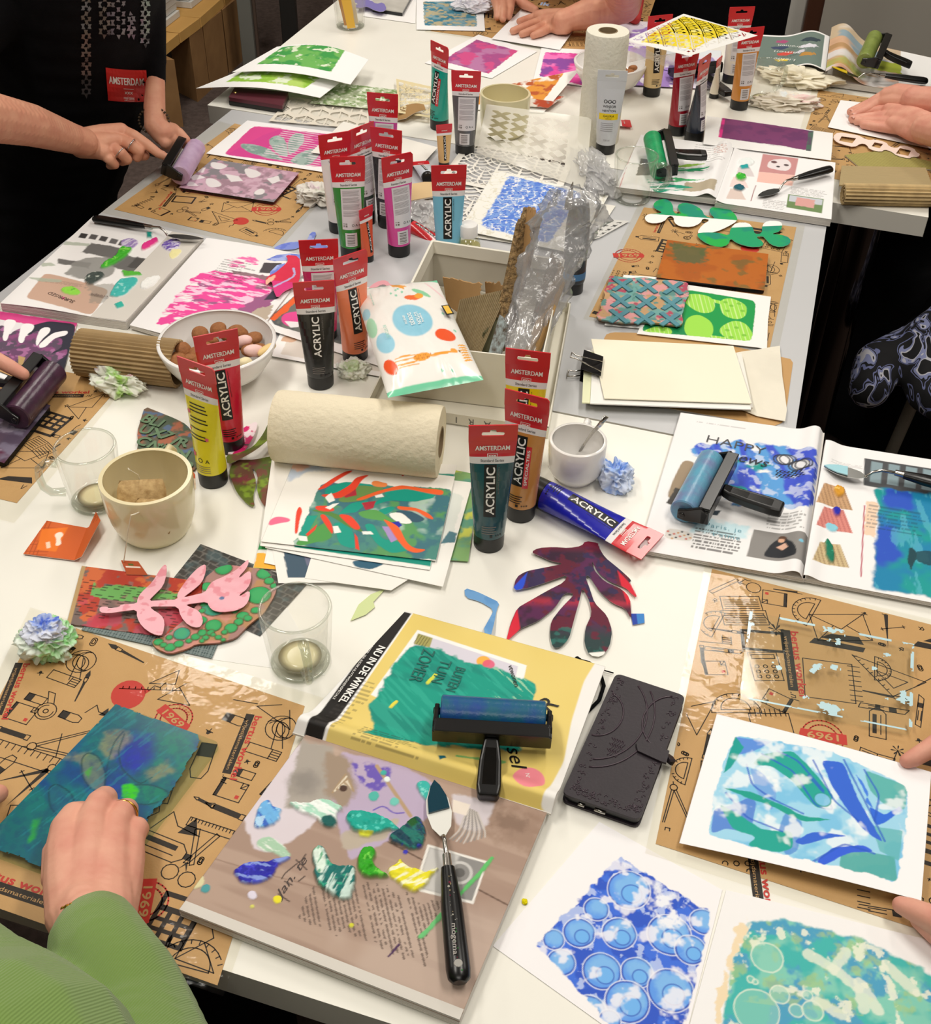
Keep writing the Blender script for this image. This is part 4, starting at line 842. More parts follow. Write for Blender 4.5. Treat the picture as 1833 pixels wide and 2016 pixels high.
cut('cork_stamp',[(400,1140),(428,1118),(452,1112),(515,1120),(530,1128),(546,1154),(541,1172),(519,1208),(492,1228),(464,1256),(425,1266),(385,1268),(372,1276),(334,1287),(310,1278),(299,1267),(302,1258),(322,1254),(345,1235),(368,1216),(392,1185),(398,1165)],.0058,.003,'cork-coloured bubble stamp plate with green raised dots, beside the front glass mug','printing plate',cork,base='#b58a5e',side='#6b4a34')
def pinkp(P):
    P.C[:]=np.array(lin('#efb5c0')); P.mix(sstep(.45,.7,P.n(40,3))*.5,'#e79aa8'); P.mix(sstep(.62,.68,P.n(90,8))*.5,'#d96a7a'); P.circ(437,1179,.0028,'#3f6f9c',.9,rag=.001)
pk=[(196,1197),(212,1196),(214,1200),(236,1197),(238,1192),(270,1190),(271,1180),(278,1168),(300,1148),(318,1118),(328,1112),(329,1130),(322,1155),(305,1172),(292,1185),(350,1182),(349,1172),(356,1160),(372,1138),(392,1118),(406,1112),(406,1126),(398,1148),(382,1162),(366,1174),(362,1178),(404,1168),(411,1154),(420,1145),(442,1136),(462,1126),(478,1112),(489,1102),(490,1110),(484,1122),(470,1137),(473,1139),(486,1127),(494,1126),(495,1143),(488,1160),(470,1174),(474,1175),(492,1163),(492,1178),(484,1194),(466,1204),(438,1207),(420,1204),(412,1196),(408,1186),(366,1192),(372,1196),(392,1204),(400,1220),(399,1230),(392,1238),(372,1234),(356,1216),(351,1196),(296,1196),(300,1202),(318,1213),(325,1226),(322,1248),(317,1254),(300,1250),(280,1236),(270,1218),(270,1202),(240,1206),(214,1210),(197,1208)]
cut('paper_flower',pk,.0092,.0009,'pink cut paper flower with leaves lying across the cork bubble stamp','paper cutout',pinkp,base='#efb5c0',side='#c98a94',lift=lambda P:.003*(P.n(12,4)))
# letterpress board, leaves beside it
def letters(P):
    P.C[:]=np.array(lin('#6f5a48')); P.mix(sstep(.45,.6,P.n(40,3)),'#4d5a48'); P.mix(sstep(.55,.65,P.n(50,8)),'#a5644a'); P.mix(sstep(.6,.66,P.n(60,18)),'#566a86')
lb=cut('letter_board',[(285,800),(345,824),(368,836),(385,860),(388,925),(300,928),(262,905),(272,880),(270,850)],.0035,.002,'dark green letter stamp board behind the beige tea mug','printing plate',letters,base='#6f5a48',side='#3a2c20')
gm=mat('letter_green','#5f7f5a',.5,vary=(60,.6,'#44603f'))
m=MB(); rr=random.Random(3)
for (s_,px,py,hh) in (('B',292,824,.020),('L',307,829,.020),('I',318,833,.018),('U',288,845,.019),('X',311,852,.020),('7',330,857,.019),('J',345,866,.019),('R',362,871,.019),('C',283,868,.019),('N',306,877,.018),('V',318,880,.016),('O',338,884,.019),('N',360,893,.019),('P',287,893,.018),('I',300,899,.016),('R',322,908,.017),('G',345,914,.018),('O',368,915,.016)):
    c=at(px,py,.0052); a=-.35+rr.uniform(-.25,.25); d=Vector((math.cos(a),math.sin(a),0)); n=Vector((-d.y,d.x,0))
    vs,fs,w_=text(s_,.035,0); k=len(m.v)
    put_text(m,s_,gm,lambda x,y:tuple(c+d*x+n*y),h=hh,bold=.035); nn=len(m.v)-k; 
    top=m.v[k:]; ed={}
    for f in m.f[-len(fs):]:
        for i in range(len(f)): e=(f[i],f[(i+1)%len(f)]); ed[e]=1
    for e in [e for e in ed if (e[1],e[0]) not in ed]:
        a_,b_=m.v[e[0]],m.v[e[1]]; m.add([(a_[0],a_[1],a_[2]-.002),(b_[0],b_[1],b_[2]-.002),b_,a_],[(0,1,2,3)],mat('letter_side','#26331f',.6))
m.build('raised_letters',lb)
def magleaf(P): P.C[:]=np.array(lin('#d81b6c')); P.mix(sstep(.52,.58,P.n(70,3)),'#f6e6ea'); P.mix(sstep(.5,.6,P.n(60,9))*(P.Y<at(470,880).y),'#5a3a44')
cut('paper_leaf',[(445,908),(452,880),(465,855),(485,838),(508,828),(504,850),(492,872),(476,895),(458,915)],.006,.0006,'magenta and white marbled paper leaf right of the yellow tube','paper cutout',magleaf,base='#d81b6c')
def grn(P): P.C[:]=np.array(lin('#5d6b2a')); P.mix(sstep(.45,.65,P.n(30,3)),'#6d4a38'); P.mix(sstep(.55,.65,P.n(50,9))*.8,'#87a534'); P.mix(sstep(.6,.7,P.n(60,12))*.6,'#8a2b46')
cut('paper_leaf',[(444,896),(470,892),(500,884),(520,862),(532,838),(552,820),(588,811),(578,835),(560,858),(530,878),(505,892),(470,905),(448,915)],.012,.0006,'brown-green curved paper leaf overlapping the lying kitchen roll','paper cutout',grn,base='#5d6b2a',lift=lambda P:.035*np.clip((P.X-at(470,892).x)/.09,0,1)**1.5)
cut('paper_leaf',[(460,905),(500,905),(560,893),(610,888),(640,894),(600,905),(570,930),(548,925),(530,912),(560,945),(566,975),(562,1004),(528,1004),(512,985),(505,960),(508,935),(495,918),(505,950),(498,978),(502,1000),(486,992),(465,968),(450,930)],.004,.0006,'large green and maroon leaf cutting half under the stack of leaf prints','paper cutout',grn,base='#5d6b2a')
# ---------------------------------------------------------------- front table: mugs and tea
t=ceramic('tea_mug',307,1040,'cream mug holding two teabags beside the orange tea sachet','mug',.0575,.086,'#e6d9b0',prof=[(.040,0),(.042,.002),(.048,.012),(.053,.03),(.056,.055),(.0572,.083),(.0565,.086)],handle=(math.radians(78),0),wall=.005)
mb_=mat('teabag','#c9ab78',.8,vary=(120,.8,'#9b7a4a'),bump=(200,.5))
def teabag(px,py,z,a,label,w=.056,h=.05,sgn=1):
    c=at(px,py,z); t=thing('teabag',label,'teabag',c,rot=(math.radians(50),math.radians(8*sgn),a)); b=MB()
    def g(u,v):
        x=(u-.5)*w*(1-.25*max(0,abs(v-.5)-.25)*2); y=(v-.5)*h; e=max(0,1-(abs(u-.5)*2)**4)*max(0,1-(abs(v-.5)*2)**4)
        return (x,y,.008*e*(.8+.5*noise.noise((u*4,v*4,a))))
    b.grid(18,14,g,mb_); b.grid(18,14,lambda u,v:(lambda p:(p[0],p[1],-p[2]*.7))(g(u,v)),mb_); b.build('bag',t,local=True,smooth=True)
    return t
teabag(280,985,.046,.3,'larger round-topped teabag leaning at the back left inside the cream mug',.060,.052)
teabag(302,1016,.044,-.2,'smaller teabag lying at the front inside the cream mug',.052,.042,-1)
q=MB(); Sx=mat('string','#efe8d2',.9)
q.tube([at(300,1010,.040),at(275,1008,.074),at(266,1012,.088),at(258,1014,.088),at(252,1045,.06),at(246,1090,.02),at(243,1108,.003)],.0007,Sx,6)
q.tube([at(280,960,.050),at(272,935,.072),at(255,925,.088),at(252,922,.084)],.0007,Sx,6)
tag(q.build('teabag_string'),'white teabag strings hanging over the rim of the cream mug','string')
def tagp(P): P.C[:]=np.array(lin('#b4532f')); P.uvrect(.1,.4,.9,.5,'#f2e9dc'); P.uvrect(.3,.2,.6,.35,'#5f6b33',rag=.03)
sheet('teabag_tag',[(238,1103),(272,1105),(291,1132),(250,1131)],tagp,z=.0045,label='small orange-brown teabag tag lying below the cream mug',cat='tag',base='#f3efe6',res=.0008)
cut('sachet',[(352,978),(356,986),(372,940),(378,926),(384,934),(386,960),(376,985),(360,1002)],.055,.0008,'orange sachet wrapper tucked inside the right wall of the cream mug','sachet',lambda P:P.mix(sstep(.5,.6,P.n(60,2)),'#e9d9c2'),base='#c2562c',lift=lambda P:.0*P.X)
def sach(P):
    P.C[:]=np.array(lin('#d5642c')); 
    a=(P.U*9); b=(P.V*7); k=np.abs((a+b)%1-.5)+np.abs((a-b)%1-.5); P.mix((np.abs(k-.5)<.06)*((P.U<.35)|(P.V>.72))*.8,'#a8451b')
    P.poly([(82,1042),(134,1038),(110,1086),(72,1082)],'#ef7b26'); P.poly([(106,1052),(120,1046),(126,1053),(118,1060),(122,1072),(108,1076),(112,1062)],'#fbe9d8',soft=.0006); P.poly([(90,1068),(98,1066),(100,1078),(92,1080)],'#f5d6b8',soft=.0006)
cut('tea_sachet',[(92,1025),(176,1040),(190,1012),(202,1042),(163,1105),(46,1090)],.003,.0012,'torn orange tea sachet lying in front of the clear mug','sachet',sach,base='#d5642c',side='#f4efe6',lift=lambda P:.022*np.clip((P.X-at(165,1060).x)/.03,0,1))
glass_mug(192,985,'clear glass mug left of the cream tea mug, almost empty',r=.0385,h=.09,ang=-160,tea='#e8e0b4')
glass_mug(592,1303,'clear glass mug nearest the camera on the front table',r=.0395,h=.088,ang=-72,tea='#ddd6b8')
glass_mug(1244,392,'clear glass mug beside the green leaf cutouts',r=.040,h=.088,ang=-5)
t=ceramic('coffee_cup',1131,938,'small white espresso cup with a metal spoon standing in it','cup',.0385,.063,'#efedea',prof=[(.024,0),(.026,.001),(.0265,.004),(.033,.011),(.0375,.02),(.0385,.035),(.0385,.062),(.0378,.063)],handle=(math.radians(72),0))
sp=thing('teaspoon','steel teaspoon leaning out of the white espresso cup','spoon',at(1131,938)); b=MB(); b.tube([at(1140,892,.012),at(1152,872,.045),at(1168,850,.075),at(1180,838,.09),at(1194,820,.103)],[.0024,.0024,.003,.0045,.0048],M_steel,10,flat=.35); b.build('handle',sp,smooth=True)
b=MB(); c=at(1134,905,.010); b.lathe(c,[(.0001,-.002),(.006,-.0015),(.0095,.0005),(.0085,.001),(.0001,-.0005)],M_steel,20); b.build('bowl',sp,smooth=True)
crumple('tissue',1212,955,.022,.024,.034,'crumpled pale blue tissue beside the white espresso cup',cols=[(.1,.2,.8,'#6f9be6'),(-.4,-.3,.5,'#9dbcf2')],base='#dbe6fa',seed=9,rz=.6)
# ---------------- kitchen roll lying
def kroll(name,label,p0,p1,r,rin,m_):
    p0,p1=Vector(p0),Vector(p1); t=thing(name,label,'paper towel roll',(p0+p1)/2); d=(p1-p0).normalized(); L=(p1-p0).length
    up=Vector((0,0,1)) if abs(d.z)<.9 else Vector((0,1,0)); x=d.cross(up).normalized(); up=x.cross(d)
    T=Matrix((x.to_4d()[:3]+(0,),up.to_4d()[:3]+(0,),d.to_4d()[:3]+(0,),(0,0,0,1))).transposed(); T=Matrix.Translation(p0)@T
    b=MB(); b.lathe((0,0,0),[(rin,0),(r*.97,0),(r,.004)]+[(r*(1+.006*math.sin(k*2.3)),.004+(L-.008)*k/10) for k in range(1,10)]+[(r,L-.004),(r*.97,L),(rin,L)],m_,72,T,caps=False)
    b.build('paper_layers',t,smooth=True,auto=.8)
    c=MB(); c.lathe((0,0,0),[(rin,-.0005),(rin,L+.0008),(rin-.0018,L+.0008),(rin-.0018,-.0005)],mat('cardboard_core','#8f7a5c',.8),36,T,caps=False); c.build('cardboard_core',t,smooth=True,auto=.8)
    return t
mk=mat('kitchen_paper','#e6dcc2',.9,bump=(115,.75,.003),spec=.1)
kroll('kitchen_roll','cream kitchen roll lying on its side in front of the cardboard box',at(545,838,.049),at(868,870,.049),.049,.021,mk)
mk2=mat('kitchen_paper_pale','#e6e2d2',.9,bump=(115,.75,.003),spec=.1)
kroll('kitchen_roll','cream kitchen roll standing upright on the far table',at(1177,276,.0),at(1177,276,.0)+Vector((0,0,.222)),.0425,.019,mk2)
# ---------------- cookie bowls
def cookie(label,c,rx,s,kind,gr,seed):
    rr=random.Random(seed); m_={'c':mat('spice_cookie','#a0683a',.75,vary=(200,.6,'#7f4e29'),bump=(300,.5)),'p':mat('pink_marshmallow','#f0c9c4',.7),'w':mat('cream_marshmallow','#efe3b8',.7),'y':mat('butter_sweet','#e8c98a',.6)}[kind]
    bm=bmesh.new(); bmesh.ops.create_uvsphere(bm,u_segments=18,v_segments=12,radius=1)
    sc={'c':(1,1,.62),'p':(1.3,.85,.7),'w':(1.1,.8,.7),'y':(1.5,.6,.5)}[kind]
    M=Matrix.LocRotScale(Vector(c),Euler((rr.uniform(-.6,.6),rr.uniform(-.6,.6),rr.uniform(0,6))),Vector(sc)*s)
    vs=[M@(v.co*(1+.06*noise.noise(v.co*1.5+Vector((seed,0,0))))) for v in bm.verts]; b=MB(); b.add(vs,[tuple(v.index for v in f.verts) for f in bm.faces],m_); bm.free()
    o=b.build('cookie' if kind=='c' else 'marshmallow',smooth=True); 
    return tag(o,label,'cookie' if kind=='c' else 'sweet',gr)
def bowl(px,py,r,h,label): return ceramic('bowl',px,py,label,'bowl',r,h,'#efedea',prof=[(r*.38,0),(r*.40,.002),(r*.40,.006),(r*.55,.011),(r*.78,h*.36),(r*.92,h*.65),(r*.985,h*.9),(r,h-.001),(r*.985,h)],wall=.004)
bc=at(437,745); bowl(437,745,.0865,.068,'white bowl of spice cookies behind the crimson tube')
CK=[(375,702),(352,712),(362,690),(385,692),(395,664),(430,650),(463,648),(448,668),(415,675),(500,665),(482,675),(492,695),(510,690),(497,726),(470,730),(372,722),(395,708),(408,722),(435,690),(420,700),(455,705),(440,722),(405,690),(350,700),(474,660)]
for i,(x,y) in enumerate(CK):
    p=at(x,y,.050); p.z=TZ+.046+.012*((i*37)%10)/10-(.004 if i in(1,15,23) else 0)
    d=Vector((p.x-bc.x,p.y-bc.y)); 
    if d.length>.062: d*=.062/d.length; p.x=bc.x+d.x; p.y=bc.y+d.y
    cookie('round brown spice cookie piled in the bowl behind the crimson tube',p,0,.0128,'c','spice cookies in the near bowl',i)
for i,(x,y,k,lb_) in enumerate(((500,690,'p','pink marshmallow in the right half of the near cookie bowl'),(525,688,'y','yellow oblong sweet at the right rim of the near cookie bowl'),(483,715,'w','cream marshmallow at the front right of the near cookie bowl'),(478,672,'p','pink sweet behind the top edge of the crimson tube in the near bowl'))):
    p=at(x,y,.06); cookie(lb_,p,0,.0125,k,None,50+i)
bc2=at(1197,178); bowl(1197,178,.082,.066,'white bowl of cookies behind the standing kitchen roll')
for i,(x,y) in enumerate([(1222,148),(1240,142),(1250,150),(1236,155),(1228,138),(1246,134),(1150,145),(1165,150)]):
    p=at(x,y,.052); d=Vector((p.x-bc2.x,p.y-bc2.y)); 
    if d.length>.058: d*=.058/d.length; p.x=bc2.x+d.x; p.y=bc2.y+d.y
    cookie('brown spice cookie in the far bowl behind the kitchen roll',p,0,.0105,'c','spice cookies in the far bowl',80+i)
cookie('pink marshmallow in the far cookie bowl',at(1216,150,.058),0,.012,'p',None,99)
ceramic('mug',992,262,'cream mug behind the lattice stencil at the far table','mug',.052,.085,'#dfd6ae',prof=[(.038,0),(.040,.002),(.047,.012),(.050,.03),(.0515,.055),(.052,.083),(.0515,.085)],wall=.0045)
# ---------------- stack of leaf prints
def st(q,base,pn,label,z,nm='art_print',c='print',th=.0006): return sheet(nm,q,pn,z=z,label=label,cat=c,base=base,thick=th)
def teal_noise(c1,c2,c3=None,s=30):
    def f(P):
        P.C[:]=np.array(lin(c1)); P.mix(sstep(.45,.62,P.n(s,3)),c2)
        if c3: P.mix(sstep(.55,.7,P.n(s*1.7,9)),c3)
    return f
def strip(P):
    P.C[:]=np.array(lin('#f3f1ea')); P.mix((P.U<.5)*sstep(.4,.5,P.n(20,2)),'#7fbf3a'); P.uvrect(0,0,.3,.3,'#f0a030',rag=.03); P.uvrect(0,.45,.25,.8,'#35a35a',rag=.02); P.uvrect(0,.85,.3,1,'#f0b23a',rag=.03)
st([(545,948),(760,940),(700,1130),(498,1118)],'#f3f1ea',strip,'green, orange and white print at the left bottom of the leaf print stack',.003)
st([(790,905),(945,935),(922,1105),(760,1095)],'#8fb05a',teal_noise('#7fa86a','#5f9c86','#c9cf5a'),'green and yellow print sticking out at the right of the leaf print stack',.0035)
st([(548,975),(800,1000),(765,1160),(520,1108)],'#f3f1ec',None,'plain white sheet low in the leaf print stack',.0045,'paper_sheet','paper')
def dk(P): P.uvrect(.1,.1,.9,.9,'#41586a',rag=.01); P.mix(sstep(.5,.6,P.n(30,2))*(P.U>.3)*(P.U<.9)*(P.V>.1)*(P.V<.9),'#6c6f86'); P.mix(sstep(.6,.7,P.n(40,5))*(P.U<.8)*(P.V<.9)*(P.U>.12)*(P.V>.12),'#3f7f86')
st([(530,1045),(720,1070),(765,1145),(548,1148)],'#f1efe9',dk,'slate blue print peeking out below the leaf print stack',.0052)
st([(618,1080),(868,1100),(770,1162),(600,1138)],'#f0eee7',None,'white card fanned out at the bottom of the leaf print stack',.0058,'paper_sheet','paper')
st([(560,905),(930,950),(872,1155),(522,1078)],'#f2f0ea',lambda P:(P.poly([(850,960),(912,975),(890,1060),(872,1075)],'#dfe4dd',rag=.003),P.poly([(868,1070),(884,1045),(900,1050),(895,1068)],'#4f7a86',rag=.001),P.poly([(690,1104),(728,1102),(760,1110),(730,1122),(700,1116)],'#2f5f78',rag=.001)),'white card print in the middle of the leaf print stack',.007)
st([(536,898),(900,915),(846,1122),(512,1074)],'#f2efe9',lambda P:P.uvrect(.2,.1,1,.97,'#0f8f7c',rag=.004),'teal bordered print directly under the top leaf print',.0085)
def leafprint(P):
    P.C[:]=np.array(lin('#f4f1ea')); P.poly([(632,950),(890,962),(872,1104),(572,1080),(590,1050)],'#4c8a80',rag=.003)
    m=P.mask([(632,950),(890,962),(872,1104),(572,1080),(590,1050)],rag=.003); P.mix(m*sstep(.48,.6,P.n(28,4)),'#5a9a5e'); P.mix(m*sstep(.5,.62,P.n(40,11)),'#3f7480'); P.mix(m*sstep(.6,.7,P.n(26,21))*.8,'#b9cfc4')
    P.poly([(560,925),(600,912),(655,925),(600,930),(570,950)],'#9fb6d6',rag=.004,soft=.004,a=.7); P.poly([(572,918),(600,910),(615,918),(585,930)],'#f0b48c',rag=.004,soft=.003,a=.7); P.poly([(530,1024),(545,1016),(570,1020),(572,1027),(550,1030),(528,1036)],'#ef6f92',soft=.001)
    T='#0e9a86'; Rd='#e8452c'; O='#f0642f'
    LV=[([(722,1000),(760,975),(800,965),(850,968),(862,975),(820,988),(765,985)],T),([(764,960),(800,958),(850,964),(858,980),(810,988),(770,985),(755,972)],T),([(660,1018),(690,990),(730,984),(712,1000),(700,1010),(670,1010)],T),([(655,1028),(690,1030),(698,1060),(700,1082),(668,1072),(662,1050)],T),([(715,1032),(735,1030),(750,1060),(800,1070),(815,1082),(770,1090),(740,1070)],T),([(745,1004),(770,996),(780,1000),(760,1014),(742,1012)],T),([(640,960),(680,948),(740,955),(700,985),(640,978)],T),([(604,1015),(625,1015),(600,1060),(590,1052)],T),([(775,1005),(810,1006),(840,1022),(820,1030),(795,1022)],'#34586c'),([(765,1010),(790,1008),(815,1030),(790,1032),(770,1020)],'#f4f2ec'),([(702,1008),(740,1002),(768,1020),(790,1032),(745,1024),(715,1020)],'#5aa052'),([(610,1004),(640,1004),(690,1022),(720,1050),(690,1040),(650,1015)],'#54853f'),([(620,1040),(650,1022),(655,1060),(590,1075),(580,1070)],'#4f9a4c'),([(662,985),(690,968),(705,955),(760,960),(720,985),(680,990)],'#6a8f4e'),([(752,1036),(782,1038),(788,1060),(770,1068)],'#a990c8'),([(762,1030),(785,1026),(792,1034),(780,1042)],'#2430a8'),([(672,972),(700,960),(702,975),(680,980)],'#b32c3c'),([(712,990),(740,986),(735,1000),(720,1004)],'#b32c3c')]
    for pl,c in LV: P.poly(pl,'#2c2a28',soft=.0018,a=.35,rag=.0003); P.poly(pl,c,soft=.0005,rag=.0004)
    SW=[([(622,966),(650,945),(680,928),(698,926),(670,942),(640,962)],Rd),([(630,974),(660,972),(690,955),(700,940),(730,934),(712,945),(700,965),(670,982),(640,980)],Rd),([(698,984),(740,968),(790,955),(835,962),(874,965),(872,976),(845,972),(800,962),(760,968),(710,986)],O),([(620,996),(650,996),(662,1006),(640,1008),(622,1004)],Rd),([(664,1012),(690,1014),(712,1040),(700,1045),(680,1028)],Rd),([(628,1014),(640,1012),(655,1035),(656,1055),(645,1040)],Rd),([(602,1052),(625,1032),(620,1044),(606,1056)],Rd),([(590,996),(596,1006),(590,1022),(586,1050),(580,1052),(582,1020),(584,1006)],Rd),([(752,1020),(785,1036),(800,1068),(815,1080),(842,1082),(822,1090),(800,1084),(780,1060),(765,1036)],O),([(780,996),(820,1000),(846,1012),(856,1024),(840,1020),(820,1006),(785,1004)],O),([(698,1050),(704,1058),(708,1084),(700,1080)],Rd),([(730,950),(740,946),(752,950),(764,952),(760,960),(735,958)],'#ef8a4a')]
    for pl,c in SW: P.poly(pl,'#2c2a28',soft=.0015,a=.3); P.poly(pl,c,soft=.0005,h=.0006)
    for pl in ([(640,980),(652,970),(660,985),(648,990)],[(655,1036),(665,1035),(672,1048),(658,1050)],[(712,1046),(730,1046),(736,1052),(715,1052)],[(738,976),(752,972),(756,978),(740,980)],[(560,984),(600,982),(580,992),(566,986)],[(584,1054),(604,1056),(606,1066),(590,1064)],[(640,1000),(655,992),(668,990),(650,1004)]): P.poly(pl,'#f4f2ec',soft=.0005)
    P.circ(793,936,.0015,Rd)
sheet('art_print',[(582,901),(896,938),(858,1104),(514,1066)],leafprint,z=.0105,label='collaged leaf print in teal, green and orange on top of its stack',cat='print',base='#f4f1ea',res=.0010)
# ---------------- cutouts on the white table
def darkleaf(P):
    P.C[:]=np.array(lin('#3a2036')); P.mix(sstep(.45,.6,P.n(45,3)),'#5a2450'); y=P.Y; y0=at(1130,1190).y; y1=at(1130,1230).y
    P.mix(sstep(y1+.01,y1-.03,y)*.9,'#20423f'); P.mix(sstep(.52,.6,P.n(55,8)),'#642036'); P.mix(np.exp(-((y-y0)/.007)**2)*.8*sstep(.3,.5,P.n(60,4)),'#b52f45'); P.mix(sstep(.58,.66,P.n(80,15))*(y>y0),'#35284f'); P.mix(np.clip((y-at(1150,1095).y)/.02,0,1)*.8,'#8a1c38'); P.mix(sstep(.6,.68,P.n(70,25))*(y<y1)*.6,'#2f7a70')
    P.poly([(1010,1160),(1038,1130),(1032,1155),(1020,1180)],'#2a52d8'); P.poly([(990,1270),(1018,1200),(1024,1240),(1000,1270)],'#d8233a'); P.poly([(1215,1125),(1248,1160),(1235,1195),(1224,1160)],'#d8233a'); P.poly([(1235,1150),(1262,1180),(1250,1215),(1235,1180)],'#d8233a'); P.poly([(1246,1140),(1262,1160),(1256,1180),(1240,1150)],'#f3f1ea')
    P.poly([(1150,1300),(1200,1300),(1190,1285),(1160,1288)],'#f3f1ea')
dl=[(1152,1068),(1178,1072),(1177,1078),(1190,1100),(1218,1122),(1243,1145),(1247,1158),(1255,1180),(1243,1172),(1232,1160),(1200,1148),(1176,1130),(1164,1105),(1168,1125),(1190,1148),(1225,1163),(1240,1180),(1243,1222),(1230,1200),(1205,1190),(1180,1168),(1158,1135),(1152,1140),(1160,1160),(1170,1190),(1195,1215),(1205,1245),(1200,1275),(1184,1296),(1160,1293),(1150,1270),(1152,1240),(1165,1212),(1160,1185),(1146,1160),(1142,1180),(1132,1215),(1120,1260),(1104,1277),(1088,1278),(1082,1252),(1085,1225),(1105,1200),(1132,1172),(1112,1170),(1092,1200),(1060,1225),(1025,1240),(996,1266),(1005,1230),(1018,1200),(1045,1185),(1080,1165),(1110,1150),(1118,1135),(1080,1148),(1045,1160),(1010,1166),(1016,1140),(1035,1128),(1075,1120),(1110,1113),(1085,1108),(1060,1097),(1045,1090),(1060,1082),(1090,1080),(1120,1082),(1145,1078)]
cut('paper_leaf',dl,.0015,.0006,'dark red, purple and green many-lobed paper leaf below the blue tube','paper cutout',darkleaf,base='#3a2036',side='#e8e4dc',lift=lambda P:.004*P.n(9,2))
cut('paper_strip',[(914,1157),(940,1165),(984,1186),(978,1200),(972,1235),(966,1260),(950,1250),(966,1215),(972,1200),(945,1184),(916,1176)],.002,.0008,'folded light blue paper strip on the bare white table','paper scrap',lambda P:P.mix(sstep(.5,.6,P.n(60,3))*.4,'#4a86c4'),base='#6fa3d6',lift=lambda P:.006*np.clip((at(1,1186).y-P.Y)/.03,0,1))
cut('paper_scrap',[(1242,1208),(1268,1208),(1269,1226),(1246,1230)],.002,.001,'small two-tone blue paper square right of the dark leaf cutout','paper scrap',lambda P:P.mix((P.U<.45)*1.0,'#2a46a8'),base='#3f86cf')
cut('paper_leaf',[(690,1222),(706,1190),(730,1170),(760,1158),(735,1185),(738,1195),(720,1210)],.002,.0005,'pale green paper leaf between the front glass mug and print stack','paper cutout',lambda P:P.mix(sstep(.5,.6,P.n(60,3))*.4,'#b9c98a'),base='#cfdca0')
crumple('paint_crumb',1033,1777,.0025,.003,.003,'tiny yellow dried paint crumb on the white table seam','paint crumb',base='#e6d91a',seed=4)
# black elastic bracelet & phone case
b=MB(); ring=[(1140,1300),(1160,1305),(1182,1325),(1189,1350),(1180,1378),(1160,1398),(1138,1402),(1118,1388),(1110,1365),(1115,1340),(1128,1318),(1136,1302)]
b.tube([at(x,y,.0035) for x,y in ring],.0022,M_black,8); b.tube([at(1134,1298,.004),at(1142,1304,.005)],.0042,M_black,8)
b.tube([at(1172,1322,.003),at(1190,1320,.003),at(1208,1325,.003)],.0008,M_black,6); tag(b.build('bracelet',smooth=True),'thin black elastic bracelet lying left of the phone case','bracelet')
